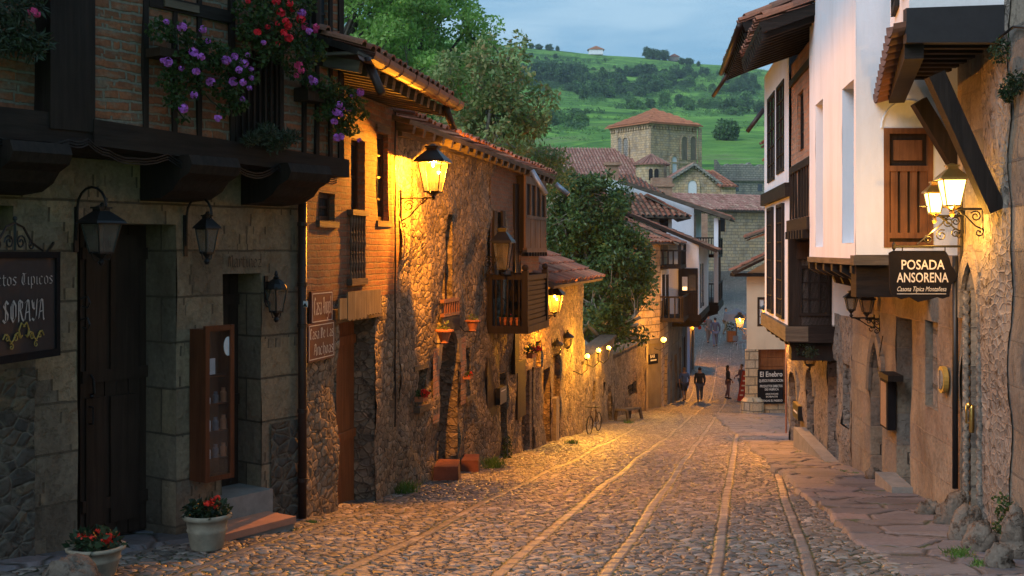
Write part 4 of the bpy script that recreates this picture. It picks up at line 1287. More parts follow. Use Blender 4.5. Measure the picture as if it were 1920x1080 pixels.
flowering('rosemary', 'grey-green rosemary bush sprouting on the timber floor beam', 'shrub', F1, JO + .14,
    [(470, 262, 16), (500, 252, 22), (530, 262, 20), (548, 258, 14), (515, 275, 14)], [], M['leafgr'], 1500, .012, None, None, None, -.8, 4.0)
flowering('hanging_plant', 'spiky grey plant with one pink flower beside the dark corner post', 'plant', F1, JO + .12,
    [(10, 60, 30), (40, 75, 30), (70, 80, 22), (60, 100, 14), (20, 20, 34), (60, 5, 24), (0, 90, 20)], [(66, 20, 'fl_pk'), (60, 22, 'fl_pk'), (69, 26, 'fl_pk')],
    M['leafgr'], 1500, .016, (-40, 80, 60, 84), None, None, .2, 4.5, .03)

# drain pipe between the two houses
dp = Thing('drain_pipe', 'brown drain pipe running down the corner between timber house and brick house', 'pipe', F1.P(F1.s(567, .06), g(11.4), .06))
b_ = MB(); c = F1.P(F1.s(567, .07), 0, .07)
b_.tube([Vector((c.x, c.y, g(11.4) - .05)), Vector((c.x, c.y, F1.z(567, 380, .07)))], .042, 10); dp.part('pipe', b_, M['pipe'], smooth=True)
for yy in (420, 533, 610, 770, 900):
    b_ = MB(); zc = F1.z(567, yy, .07); b_.lathe([(.043, zc - .02), (.05, zc - .018), (.05, zc + .018), (.043, zc + .02)], (c.x, c.y, 0), 12); dp.part('clamp', b_, M['pipe'])
b_ = MB(); ctr = F1.at(572, 570, .117); b_.box(ctr, .055, .004, .06, (Vector((1, 0, 0)), Vector((0, 1, 0)), Z3)); stk = single('sticker', 'small white sticker with black mark on the brown drain pipe', 'sticker', b_, M['paper'])
b_ = MB(); ctr = ctr + Vector((0, -.006, 0)); b_.add([ctr + Vector((-.018, 0, -.018)), ctr + Vector((.018, 0, -.018)), ctr + Vector((0, 0, .012))], [(0, 1, 2)]); b_.box(ctr + Vector((0, 0, -.022)), .04, .003, .006)
o_ = mesh_obj('mark', b_, M['black'], Matrix.Translation(stk.location)); o_.parent = stk

# ================================================================= LEFT: brick house (second)
F2 = Fac((-4.55 + .22 * 11.45, 11.45), (-4.55 + .22 * 40, 40))
s2 = lambda px, o=0: F2.s(px, o)
SB2 = s2(745)
hB = Thing('brick_house', 'low brick house with stone base, deep eaves and two anchovy shop signs', 'house', F2.P(1.4, g(13), 0))
zbr = -.52
door2 = (s2(631), s2(702), g(14) - .6, F2.z(665, 600), .27)
w1 = (s2(597), s2(626), F2.z(612, 414), F2.z(612, 362), .10)
w2 = (s2(656), s2(683), F2.z(670, 536), F2.z(670, 262), .12)
w3 = (s2(706), s2(726), F2.z(716, 414), F2.z(716, 250), .10)
b_ = MB(); wallgrid(b_, F2, -.02, SB2, g(15) - .9, zbr, [door2], .045, 0, .06); hB.part('stone_wall', b_, M['rubble'])
b_ = MB(); wallgrid(b_, F2, -.02, SB2, zbr, 1.72, [w1, w2, w3], .1, .01, .025); hB.part('brick_wall', b_, M['brick_or'])
b_ = MB(); shell(b_, F2, 0, SB2, g(15) - .9, 1.7, 5); hB.part('side_wall', b_, M['rubble'])
plank_door(hB, F2, door2[0], door2[1], door2[2], door2[3], -.24, M['wbr'], 4)
b_ = MB(); F2.box(b_, s2(664), s2(703), g(14) - .5, F2.z(685, 600), -.02, .018)
b_ = MB()
F2.pbox(b_, 629, 716, 575, 600, .0, .05); hB.part('lintel', b_, M['wgr'])
for (a, b, c, e) in ((652, 688, 546, 600), (688, 714, 543, 590), (636, 650, 560, 600)):
    v = MB(); sa, sb = s2(a, .12), s2(b, .12); zt_, zb_ = F2.z((a + b) / 2, c, .12), F2.z((a + b) / 2, e, .12)
    n = 5; P = [(sa, zt_)]
    out = [(0, zt_), (sb - sa, zt_)]
    for i in range(n * 2 + 1):
        x = (sb - sa) * (1 - i / (n * 2)); out.append((x, zb_ + (.018 if i % 2 == 0 else 0)))
    v.prism([(x, z) for x, z in out], F2.P(sa, 0, .11), F2.D3, Z3, F2.N3 * .015)
    hB.part('valance', v, M['valance'])
for wq, nx, nz in ((w1, 1, 2), (w3, 1, 4)):
    window(hB, F2, wq[0], wq[1], wq[2], wq[3], -.05, M['wbrd'], M['glassd'], nx, nz, .05, sill=.04)
window(hB, F2, w2[0], w2[1], w2[2], w2[3], -.08, M['wbrd'], M['glassd'], 2, 4, .05)
bl = MB(); za, zb_ = F2.z(670, 534, .03), F2.z(670, 394, .03); sa, sb = s2(654, .03), s2(684, .03)
F2.box(bl, sa, sb, za - .0, za + .07, 0, .07); F2.box(bl, sa, sb, zb_ - .06, zb_, 0, .08)
for i in range(6):
    c = F2.P(sa + (sb - sa) * (i + .5) / 6, 0, .04); hgt = zb_ - za - .13
    bl.lathe([(.018, 0), (.018, hgt * .08), (.010, hgt * .12), (.020, hgt * .25), (.010, hgt * .37), (.016, hgt * .4), (.010, hgt * .43), (.020, hgt * .58), (.010, hgt * .68), (.016, hgt * .72), (.010, hgt * .76), (.018, hgt * .88), (.018, hgt)], (c.x, c.y, za + .07), 7)
hB.part('balustrade', bl, M['wgr'])
for wq in (w2, w3):
    fr = MB(); F2.box(fr, wq[0] - .05, wq[1] + .05, wq[3], wq[3] + .09, 0, .03); hB.part('lintel', fr, M['wgr'])
# eaves
EA, EB = F2.P(-.5, 1.74, .72), F2.P(SB2 - .22, 1.66, .72)
b_ = MB(); rafters(b_, EA + Z3 * -.03, EB + Z3 * -.03, -F2.N3 * 1.1 + Z3 * .22, 13, .09, .11); hB.part('rafters', b_, M['wgr'])
b_ = MB(); F2.box(b_, -.5, SB2 - .2, 1.81, 1.84, .1, .74); hB.part('eave_boards', b_, M['wgr'])
tl_, tb_ = MB(), MB(); tiles(tl_, EA + Z3 * .12, EB + Z3 * .12, -F2.N3 * 3.2 + Z3 * 1.15, None, .2, .36, 2, .016, 6, tb_)
hB.part('roof_base', tb_, M['wdk']); hB.part('roof_tiles', tl_, M['tile'])
gt = MB(); n = 8
for i in range(15):
    p, q = EA + (EB - EA) * (i / 15), EA + (EB - EA) * ((i + .97) / 15)
    r0 = .088 if i % 2 else .092
    vs = []
    for e, rr in ((p, r0), (q, r0 * .97)):
        for k in range(n + 1):
            a = PI + PI * k / n; vs.append(e + F2.N3 * (.1 + rr * math.cos(a)) + Z3 * (.085 + rr * math.sin(a)))
    gt.add(vs, [(k, k + 1, n + 2 + k, n + 1 + k) for k in range(n)])
    gt.add([v + (EA - EB).normalized() * -.0 + F2.N3 * 0 + Z3 * .008 for v in vs], [(k + 1, k, n + 1 + k, n + 2 + k) for k in range(n)])
hB.part('gutter', gt, M['gut'])
for a, b in ((F2.at(688, 112, .75), F2.at(716, 176, .95)), (F2.at(834, 198, .75), F2.at(850, 240, .8))):
    b_ = MB(); b_.tube([a, b], [.045, .04], 9); hB.part('spout', b_, M['pipe'], smooth=True)
# cable on the joint
b_ = MB(); b_.tube([F2.at(741, 200 + i * 40, .03) + F2.D3 * .01 * math.sin(i * 2) for i in range(16)], .011, 5)
single('wall_cable', 'dark cable running straight down the brick wall beside the lit lantern', 'cable', b_, M['iron'])
# signs
for nm, lab, box, lines in (('shop_sign', 'upper and smaller of two maroon signs on the brick house, two words', (584, 624, 545, 606), [('Casa Angel', 588, 621, 590, .17)]),
                            ('shop_sign', 'lower and larger of two maroon signs on the brick house, two text lines', (578, 627, 604, 675), [('Casa De Las', 580, 625, 634, .105), ('Anchoas', 588, 625, 664, .115)])):
    a, b, c, e = box; t_ = Thing(nm, lab, 'sign', F2.P(s2((a + b) / 2), F2.z((a + b) / 2, e), .05))
    q = MB(); F2.pbox(q, a, b, c, e, .03, .06); t_.part('board', q, M['maroon'])
    q = MB(); sa, sb = s2(a, .06), s2(b, .06); za, zb_ = F2.z((a + b) / 2, e, .06), F2.z((a + b) / 2, c, .06); w_ = .008
    for x0, x1, y0, y1 in ((sa + .02, sb - .02, za + .02, za + .02 + w_), (sa + .02, sb - .02, zb_ - .02 - w_, zb_ - .02), (sa + .02, sa + .02 + w_, za + .02, zb_ - .02), (sb - .02 - w_, sb - .02, za + .02, zb_ - .02)):
        F2.box(q, x0, x1, y0, y1, .061, .063)
    t_.part('border', q, M['letter'])
    q = MB()
    for tx, x0, x1, yy, hh in lines: putbl(q, tx, x0, x1, yy, hh, F2, .062, .15)
    t_.part('lettering', q, M['letter'])

wall_lantern(F2, 812, 270, 372, 750, 'large lit street lantern glowing orange over the stone wall by the tiled eave', lit=True, energy=540, py_arm=371, wfac=.54)

# ================================================================= LEFT: long stone house (third)
SC0, SC1 = SB2 + .01, s2(1000)
hC = Thing('stone_house', 'long rubble stone house with wooden gallery, balcony and mossy tiled eave', 'house', F2.P((SC0 + SC1) / 2, g(18), 0))
ops = [(s2(834), s2(848), F2.z(841, 562), F2.z(841, 402), .18),
       (s2(783), s2(799), F2.z(791, 760), F2.z(791, 692), .22),
       (s2(822), s2(858), g(18) - .6, F2.z(840, 618), .35, 'round'),
       (s2(872), s2(882), F2.z(877, 742), F2.z(877, 652), .2),
       (s2(935), s2(950), g(20) - .6, F2.z(942, 700), .2),
       (s2(983), s2(1001) - .02, g(23) - .6, F2.z(992, 690), .22),
       (s2(929), s2(943), F2.z(936, 560), F2.z(936, 398), .15)]
b_ = MB(); rg_ = MB(); wallgrid(b_, F2, SC0, SC1, g(23) - .9, 1.5, ops, .045, 0, .09, rg_)
hC.part('wall', b_, M['rubble']); hC.part('door_arch', rg_, M['ash_warm'])
b_ = MB(); wallgrid(b_, F2, s2(916), s2(976), F2.z(945, 520), 1.42, [(ops[-1][0], ops[-1][1], ops[-1][2], ops[-1][3], .05)], .1, .03, .02); hC.part('brick_panel', b_, M['brick_or'])
b_ = MB(); shell(b_, F2, SC0, SC1, g(23) - .9, 1.5, 5); hC.part('side_wall', b_, M['rubble'])
b_ = MB(); o_ = ops[0]; F2.box(b_, o_[0], o_[1], o_[2], o_[3], -.15, -.10); hC.part('shutter', b_, M['wbr'])
b_ = MB(); F2.pbox(b_, 833, 862, 560, 566, 0, .06); F2.pbox(b_, 833, 862, 586, 592, 0, .06)
for i in range(7):
    x = s2(834, .05) + (s2(860, .05) - s2(834, .05)) * i / 6; b_.tube([F2.P(x, F2.z(848, 589, .05), .05), F2.P(x, F2.z(848, 563, .05), .05)], .012, 5)
hC.part('window_railing', b_, M['gut'])
o_ = ops[1]; window(hC, F2, o_[0], o_[1], o_[2], o_[3], -.14, M['wbrd'], M['glassd'], 2, 2, .04, sill=.05)
b_ = MB(); F2.pbox(b_, 778, 803, 684, 693, 0, .03); hC.part('lintel', b_, M['wgr'])
o_ = ops[2]; plank_door(hC, F2, o_[0], o_[1], o_[2], o_[3], -.33, M['wbr'], 5)
for a, b, c, e in ((808, 820, 655, 795), (860, 870, 632, 760)):
    q = MB(); wallgrid(q, F2, s2(a), s2(b), F2.z(a, e), F2.z(a, c), [], .1, .03, .0); hC.part('brick_jamb', q, M['brick_rd'])
o_ = ops[3]; window(hC, F2, o_[0], o_[1], o_[2], o_[3], -.12, M['wbrd'], M['glassd'], 1, 3, .04, sill=.05)
for k in (4, 5): o_ = ops[k]; plank_door(hC, F2, o_[0], o_[1], o_[2], o_[3], -.18, M['wbrd' if k == 4 else 'wbr'], 4)
o_ = ops[6]; b_ = MB(); F2.box(b_, o_[0], o_[1], o_[2], o_[3], -.14, -.1); hC.part('balcony_door', b_, M['wdk'])
for a, b, c, e in ((914, 936, 668, 792), (971, 986, 676, 782)):
    q = MB(); F2.pbox(q, a, b, c, e, .0, .045); hC.part('shutter', q, M['wdk'])
# upright timbers
for a, b, c, e in ((927, 932, 395, 560), (943, 948, 395, 520), (966, 974, 345, 700)):
    q = MB(); F2.pbox(q, a, b, c, e, .0, .07); hC.part('upright', q, M['wdk'])
# eaves and roof of the third house
EA, EB = F2.P(SC0 - .25, 1.47, .22), F2.P(SC1 + .9, 1.36, .26)
b_ = MB(); rafters(b_, EA, EB, -F2.N3 * .7 + Z3 * .16, 22, .09, .10); F2.box(b_, SC0, SC1 + .6, 1.40, 1.50, -.2, .06); hC.part('rafters', b_, M['wgr'])
tl_, tb_ = MB(), MB(); tiles(tl_, EA + Z3 * .10, EB + Z3 * .10, -F2.N3 * 3.6 + Z3 * .95, None, .19, .34, 4, .03, 5, tb_)
hC.part('roof_base', tb_, M['wgr']); hC.part('roof_tiles', tl_, M['tile'])
# wooden oriel and balcony
def col_out(px, s):      # outward distance at station s for image column px
    k = (px - CX) / FP; a = F2.p0 + F2.d * s
    return (k * a.y - a.x) / (F2.n.x - k * F2.n.y)
sO0 = s2(966); oO = col_out(986, sO0); sO1 = F2.s(1023, oO)
b_ = MB(); zA_, zB_ = F2.z(1000, 470, oO), 1.34
F2.box(b_, sO0, sO1, zA_, zB_, 0, oO - .03)
hC_or = hC.part('oriel', b_, M['wdk'])
pn = MB(); n = 7
for i in range(n):
    a, b = sO0 + (sO1 - sO0) * i / n, sO0 + (sO1 - sO0) * (i + 1) / n
    F2.box(pn, a + .006, b - .006, zA_ + .02, zA_ + .58, oO - .03, oO)
F2.box(pn, sO0, sO1, zA_ + .58, zA_ + .64, oO - .03, oO + .015); F2.box(pn, sO0 - .02, sO1 + .02, zA_ - .03, zA_ + .05, oO - .05, oO + .025)
F2.box(pn, sO0, sO1, zB_ - .14, zB_, oO - .03, oO + .01)
for i in range(5):
    x = sO0 + (sO1 - sO0) * i / 4; F2.box(pn, x - .05, x + .05, zA_ + .05, zB_, oO - .028, oO + .008)
hC.part('boarding', pn, M['wplank'], hC_or)
for i in range(8):
    q = MB(); x = sO0 + .06 + (sO1 - sO0 - .12) * i / 7; F2.box(q, x - .03, x + .03, zA_ - .10, zA_ - .03, 0, oO + .04); hC.part('joist_end', q, M['wdk'], hC_or)
q = MB(); wallgrid(q, F2, sO0, SC1, F2.z(985, 530, .25), zA_ - .06, [], .12, oO * .55, 0); F2.box(q, sO0, SC1, F2.z(985, 530, .25), zA_ - .08, .02, oO * .55 - .01); hC.part('brick_panel', q, M['brick_or'])
sB0 = s2(914); oB = col_out(986, sB0); sB1 = F2.s(1023, oB)
bal = MB(); zF, zT = F2.z(985, 612, oB), F2.z(985, 520, oB)
F2.box(bal, sB0 - .05, sB1 + .05, zF - .12, zF, 0, oB + .05); hb_ = hC.part('balcony', bal, M['wdk'])
q = MB()
for s_ in (sB0, sB1):
    q = MB(); F2.box(q, s_ - .05, s_ + .05, zF, zT + .10, oB - .06, oB + .04); F2.box(q, s_ - .05, s_ + .05, zF, zT + .06, 0, .09)
    F2.box(q, s_ - .035, s_ + .035, zT - .04, zT + .04, .09, oB - .06)
    for i in range(5):
        c = F2.P(s_, 0, .14 + (oB - .25) * i / 4); h_ = zT - zF - .04
        q.lathe([(.02, 0), (.02, h_ * .1), (.012, h_ * .15), (.024, h_ * .3), (.012, h_ * .48), (.02, h_ * .52), (.012, h_ * .56), (.024, h_ * .74), (.012, h_ * .88), (.02, h_)], (c.x, c.y, zF), 6)
    q.ball(F2.P(s_, zT + .15, oB - .01), .055); hC.part('railing', q, M['wdk'], hb_)
q = MB(); F2.box(q, sB0 + .05, sB1 - .05, zF, zF + .08, oB - .04, oB + .02); F2.box(q, sB0 + .05, sB1 - .05, zT - .05, zT + .03, oB - .04, oB + .03)
for i in range(8):
    z_ = zF + .10 + i * (zT - zF - .16) / 8; F2.box(q, sB0 + .05, sB1 - .05, z_, z_ + .062, oB - .02, oB + .008)
hC.part('parapet', q, M['wdk'], hb_)
q = MB(); F2.box(q, sB0 + .05, sB1 - .05, zF + .08, zT - .05, oB - .04, oB - .022); F2.box(q, sB1 + .0, sB1 + .03, zF, zT, .05, oB - .05); hC.part('light_block_boards', q, M['wdk'], hb_)  # backing and far-end boards added to block the lantern's light
for i, (dx, lab) in enumerate(((.25, 'nearest the wall'), (.42, 'in the middle'), (.6, 'nearest the street'))):
    p = F2.P(sB0 + .18, zF, dx * oB + .1 * oB)
    flowerpot(tuple(p), .075, .13, 'small terracotta pot on the dark wooden balcony, the one ' + lab, 'fl_pk', 2, 20 + i, 'terra', 'pots on the balcony')
for px0, y0, px1, y1 in ((997, 320, 1010, 362), (1042, 345, 1060, 362)):
    q = MB(); q.tube([F2.at(px0, y0, .35), F2.at(px0, y0, .35) + F2.N3 * .25 + Z3 * -.42 * (1 if px0 < 1020 else .5)], .05, 8); hC.part('spout', q, M['zinc'], smooth=True)
# door sign, lanterns, pots, blocks
t_ = Thing('shop_sign', 'faded grey name board over the arched doorway of the stone house', 'sign', F2.P(s2(845), F2.z(845, 622), .05))
q = MB(); F2.pbox(q, 829, 862, 594, 622, .03, .055); t_.part('board', q, M['grey_w'])
wall_lantern(F2, 943, 424, 516, 906, 'big unlit lantern above the dark wooden balcony', py_arm=482, wfac=.42)
def wallpot(px, py, r, lab):
    s_ = s2(px, .2); p = F2.at(px, py, .2); y_ = p.y; rr = r / FP * y_
    t = Thing('wall_pot', lab, 'wall pot', tuple(p))
    q = MB(); q.lathe([(rr * .3, -rr * .95), (rr * .5, -rr * .85), (rr * .45, -rr * .7), (rr * .8, rr * .3), (rr * 1.05, rr * .38), (rr * 1.05, rr * .55), (rr * .85, rr * .6)], p, 10); t.part('pot', q, M['terra'])
    q = MB(); a = F2.P(s_, p.z - rr * .2, 0); q.tube([a, a + F2.N3 * .08 - Z3 * rr * .8, p - Z3 * rr * .95], .01, 5); t.part('hook', q, M['iron'])
    q = MB(); leafcloud(q, [(tuple(p + Z3 * rr * .8), rr * .6)], 60, rr * .25, np.random.default_rng(int(px)), 0, 1.6); t.part('foliage', q, M['leafol'])
wallpot(833, 628, 17, 'terracotta wall pot left of the arched doorway, catching the orange light')
wallpot(886, 608, 14, 'terracotta wall pot in the shade between doorway and balcony')
for (px, py, wd, hh, lab) in ((837, 902, 24, 34, 'larger reddish mounting block in front of the arched doorway'), (881, 884, 17, 26, 'smaller reddish block just beyond the arched doorway')):
    p = gnd(px, py); y_ = p.y; q = MB(); x_ = wd / FP * y_; zt_ = hh / FP * y_
    q.hexa([p + Vector((-x_, -.10, -.05)), p + Vector((x_, -.16, -.05)), p + Vector((x_ * 1.05, .3, -.05)), p + Vector((-x_ * .8, .32, -.05)),
            p + Vector((-x_ * .95, -.08, zt_ * .85)), p + Vector((x_ * .95, -.13, zt_ * .9)), p + Vector((x_ * .98, .28, zt_)), p + Vector((-x_ * .7, .3, zt_))])
    single('mounting_block', lab, 'block', q, M['block'])
q = MB(); F2.pbox(q, 938, 950, 725, 756, .02, .12); t_ = Thing('mailbox', 'black metal mailbox on the stone wall below the balcony', 'mailbox', F2.at(944, 756, .05)); t_.part('body', q, M['iron']); q = MB(); F2.pbox(q, 940, 948, 731, 733, .12, .124); t_.part('slot', q, M['paper'])
def windowflowers(F, px, py, r, lab, fm, cat='flowers', n=6, o=.10):
    p = F.at(px, py, o); rr = r / FP * p.y; t = Thing('window_flowers', lab, cat, tuple(p - Z3 * rr))
    q = MB(); F.box(q, F.s(px, o) - rr * 1.2, F.s(px, o) + rr * 1.2, p.z - rr * .9, p.z - rr * .3, o - .06, o + .05); t.part('planter', q, M['terra'])
    q = MB(); leafcloud(q, [(tuple(p + F.D3 * rr * k), rr * .7) for k in (-1, 0, 1)], 170, rr * .22, np.random.default_rng(int(px)), .2, 1.4); t.part('foliage', q, M['leaf'])
    for i in range(n):
        f = blossom_mesh(rr * .3, i); c = p + F.D3 * rr * rnd.uniform(-1.2, 1.2) + Z3 * rr * rnd.uniform(-.3, .6) + F.N3 * rr * rnd.uniform(.3, .8)
        f.v = [tuple(Vector(v) + c) for v in f.v]; t.part('blossom', f, M[fm])
windowflowers(F2, 791, 738, 15, 'red flowers in the small window of the lit stone wall', 'fl_or', n=9)
windowflowers(F2, 878, 702, 9, 'red flowers in the little window right of the arched doorway', 'fl_or')
windowflowers(F2, 997, 655, 17, 'dark flower basket on the wall under the balcony end, by the lit wall', 'fl_rd', 'flower basket', 4, .3)

# ================================================================= LEFT: fourth house, red lean roof, and low lit wall
SD0, SD1 = SC1 + .01, s2(1093)
hD = Thing('lean_roof_house', 'low stone house with reddish sloping roof end beyond the balcony', 'house', F2.P((SD0 + SD1) / 2, g(25), 0))
ops = [(s2(1004), s2(1014), F2.z(1008, 690), F2.z(1008, 640), .15), (s2(1019), s2(1031), g(25) - .7, F2.z(1025, 690), .2), (s2(1040), s2(1050), g(26) - .7, F2.z(1045, 665), .2)]
b_ = MB(); wallgrid(b_, F2, SD0, SD1, g(29) - .8, -.62, ops, .06, 0, .08); hD.part('wall', b_, M['rubble'])
b_ = MB(); shell(b_, F2, SD0, SD1, g(29) - .8, -.7, 5); hD.part('side_wall', b_, M['rubble'])
o_ = ops[0]; window(hD, F2, o_[0], o_[1], o_[2], o_[3], -.1, M['wbr'], M['glassd'], 2, 2, .05)
plank_door(hD, F2, ops[1][0], ops[1][1], ops[1][2], ops[1][3], -.17, M['wbr'], 4); plank_door(hD, F2, ops[2][0], ops[2][1], ops[2][2], ops[2][3], -.17, M['wbrd'], 4)
b_ = MB(); F2.box(b_, s2(1034), s2(1040), g(26) - .6, F2.z(1037, 745), 0, .10); hD.part('pilaster', b_, M['ash_warm'])
EA, EB = F2.P(SD0 - .6, -.66, .5), F2.P(SD1 - .2, -.66, .5)
tl_, tb_ = MB(), MB(); tiles(tl_, EA, EB, -F2.N3 * 3.6 + Z3 * 1.55, None, .22, .4, 6, .02, 5, tb_)
hD.part('roof_base', tb_, M['wgr']); hD.part('roof_tiles', tl_, M['tile'])
b_ = MB(); a = F2.P(SD1 - .3, -.7, 0); b_.add([a + Z3 * 0, a - F2.N3 * 3.1, a - F2.N3 * 3.1 + Z3 * 1.25], [(0, 1, 2)]); a = a + F2.D3 * -5.6; b_.add([a, a - F2.N3 * 3.1, a - F2.N3 * 3.1 + Z3 * 1.25], [(0, 2, 1)]); hD.part('gable_wall', b_, M['rubble'])
wall_lantern(F2, 1040, 532, 592, 1004, 'lit orange street lantern under the corner of the red sloping roof', lit=True, energy=330, py_arm=592, wfac=.56)
wall_lantern(F2, 1064, 620, 655, 1058, 'small unlit lantern, the higher of two on the shaded wall beyond the red roof', py_arm=628, wfac=.6, dome=True)
wall_lantern(F2, 1045, 635, 668, 1039, 'small unlit lantern, the lower of two on the shaded wall beyond the red roof', py_arm=640, wfac=.6, dome=True)

F5 = Fac((-4.55 + .22 * 28.3, 28.3), (3.25, 37.2))
yw = Thing('yard_wall', 'low stone yard wall lit by three globe lamps under the dark tree', 'wall', F5.P(4, g(32), 0))
ops = [(F5.s(1110), F5.s(1116), F5.z(1113, 752), F5.z(1113, 712), .15), (F5.s(1127), F5.s(1132), F5.z(1130, 742), F5.z(1130, 714), .15), (F5.s(1136), F5.s(1146), g(36) - .7, F5.z(1141, 725), .2), (F5.s(1150), F5.s(1157), g(36) - .7, F5.z(1153, 710), .2)]
b_ = MB(); wallgrid(b_, F5, 0, F5.L, g(37) - .6, -2.75, ops, .09, 0, .1); yw.part('wall', b_, M['rubble'])
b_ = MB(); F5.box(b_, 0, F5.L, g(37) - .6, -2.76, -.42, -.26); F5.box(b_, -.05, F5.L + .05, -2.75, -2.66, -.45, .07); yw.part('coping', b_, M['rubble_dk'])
for o_, m_ in zip(ops, ('wbr', 'wdk', 'wbr', 'wbr')):
    b_ = MB(); F5.box(b_, o_[0], o_[1], o_[2], o_[3], -.14, -.1); yw.part('shutter' if o_[2] > g(36) else 'door', b_, M[m_])
def globe_lamp(F, px, py, lab, en, grp=None, out=.32, r=.055):
    p = F.at(px, py, out); t = Thing('globe_lamp', lab, 'lamp', tuple(p), 0, grp)
    q = MB(); q.ball(p, r, 12, 8); t.part('globe', q, M['bulb2'], smooth=True)
    q = MB(); s_ = F.s(px, out); q.tube([F.P(s_, p.z - .34, 0), F.P(s_, p.z - .42, out * .6), F.P(s_, p.z - .3, out), F.P(s_, p.z - r, out)], .013, 6); q.lathe([(.05, -r - .03), (.05, -r + .01)], p, 8); t.part('arm', q, M['iron'])
    ld = bpy.data.lights.new('lamp_light', 'POINT'); ld.energy = en; ld.color = (1, .42, .03); ld.shadow_soft_size = .08
    lo = bpy.data.objects.new('lamp_light', ld); COL.objects.link(lo); lo.parent = t.o; lo.location = F.N3 * .14 + Z3 * .02
    return t
globe_lamp(F5, 1101, 668, 'glowing yellow globe lamp, nearest and lowest of three on the yard wall', 110)
globe_lamp(F5, 1122, 657, 'glowing yellow globe lamp, middle one of three on the yard wall', 110)
globe_lamp(F5, 1141, 652, 'glowing yellow globe lamp, farthest of three on the yard wall', 110)
# ================================================================= RIGHT: stone front line
F3 = Fac((3.25 + .103 * 6.0, 6.0), (3.25 + .103 * 24.7, 24.7), -1)
r3 = lambda px, o=0: F3.s(px, o)
def op3(pa, pb, pt, pbm, dep, arch=None):
    m = (pa + pb) / 2; zb = F3.z(m, pbm) if pbm else g(F3.Y(m)) - .7
    o = [r3(pa), r3(pb), zb, F3.z(m, pt), dep]
    return tuple(o + ([arch] if arch else []))
# nearest stone house
sN = r3(1803)
hN = Thing('stone_house', 'nearest house on the right, rough stone front with rope-carved portal and timber jetty', 'house', F3.P(sN / 2, g(9), 0))
oN = [op3(1839, 1804.5, 492, None, .30, 'pointed')]
b_ = MB(); rg_ = MB(); wallgrid(b_, F3, 0, sN, g(12) - 1.2, 4.6, oN, .05, 0, .05, rg_)
hN.part('wall', b_, M['ash_grey']); hN.part('portal_arch', rg_, M['ash_warm'])
b_ = MB(); wallgrid(b_, F3, r3(1895), r3(1843), g(12) - 1.2, 4.6, [], .045, .02, .05); hN.part('rubble_strip', b_, M['rubble_gr'])
b_ = MB(); shell(b_, F3, 0, sN, g(12) - 1.2, 4.6, 5); hN.part('side_wall', b_, M['ash_grey'])
plank_door(hN, F3, oN[0][1], oN[0][0], g(11.3) - .02, oN[0][3], -.27, M['wbrd'], 5)
b_ = MB(); F3.box(b_, oN[0][0] - .3, oN[0][1] + .3, g(12) - .5, g(10.9) + .02, -.27, -.02); hN.part('threshold', b_, M['step_g'])
def ropecol(px, o, pt, pb):
    s_ = r3(px, o); c = F3.P(s_, 0, o); zt_, zb_ = F3.z(px, pt, o), F3.z(px, pb, o); q = MB(); n, m = 150, 10; vs = []; fs = []
    for i in range(n + 1):
        z = zb_ + (zt_ - zb_) * i / n
        for k in range(m):
            a = 2 * PI * k / m; r = .030 + .010 * math.sin(a * 2 + z * 62); vs.append((c.x + r * math.cos(a), c.y + r * math.sin(a), z))
    for i in range(n):
        for k in range(m):
            k2 = (k + 1) % m; fs.append((i * m + k, i * m + k2, (i + 1) * m + k2, (i + 1) * m + k))
    q.add(vs, fs); return q
hN.part('rope_column', ropecol(1812, .02, 545, 965), M['ash_grey'], smooth=True)
hN.part('rope_column', ropecol(1838, .02, 510, 1000), M['ash_grey'], smooth=True)
q = MB(); a = F3.at(1822, 760, .02); q.ball(a + F3.N3 * .03 + Z3 * .0, .028); q.tube([a, a + F3.N3 * .05, a + F3.N3 * .05 - Z3 * .17, a - Z3 * .17], .010, 7); q.lathe([(.02, -.26), (.026, -.25), (.026, -.02), (.02, 0)], a, 8)
single('door_pull', 'polished brass pull at the edge of the rope-carved portal', 'door pull', q, M['brass'], smooth=True)
# jetty of the nearest house: plank apron, joists, braces, tile row
J0, J1, JX = 10.2, 12.5, 3.43
JS = .257
FJ = Fac((JX, J0), (JX + JS * (J1 - J0), J1), -1)       # its long side
wallx = lambda y: 3.25 + .103 * y
zb1, zt1_ = 1.81, 2.11
b_ = MB(); b_.hexa([Vector((JX, J0, zb1)), Vector((wallx(J0) - .02, J0, zb1)), Vector((wallx(J0) - .02, J0 + .09, zb1)), Vector((JX, J0 + .09, zb1)),
                    Vector((JX, J0, zt1_)), Vector((wallx(J0) - .02, J0, zt1_ + .03)), Vector((wallx(J0) - .02, J0 + .09, zt1_ + .03)), Vector((JX, J0 + .09, zt1_))])
hN.part('apron', b_, M['grey_w'])
b_ = MB(); b_.hexa([Vector((JX + .03, J0 + .02, zt1_)), Vector((wallx(J0), J0 + .02, zt1_)), Vector((wallx(J1), J1, zt1_)), Vector((JX + .6, J1, zt1_))] +
                   [Vector((JX + .03, J0 + .02, 4.6)), Vector((wallx(J0), J0 + .02, 4.6)), Vector((wallx(J1), J1, 4.6)), Vector((JX + .6, J1, 4.6))]); hN.part('upper_wall', b_, M['white'])
b_ = MB()
for i in range(9):
    y_ = J0 + .2 + i * .27; b_.beam(Vector((JX + JS * (y_ - J0) - .0, y_, 1.90)), Vector((wallx(y_), y_, 1.90)), .10, .13)
hN.part('joists', b_, M['wdkh'])
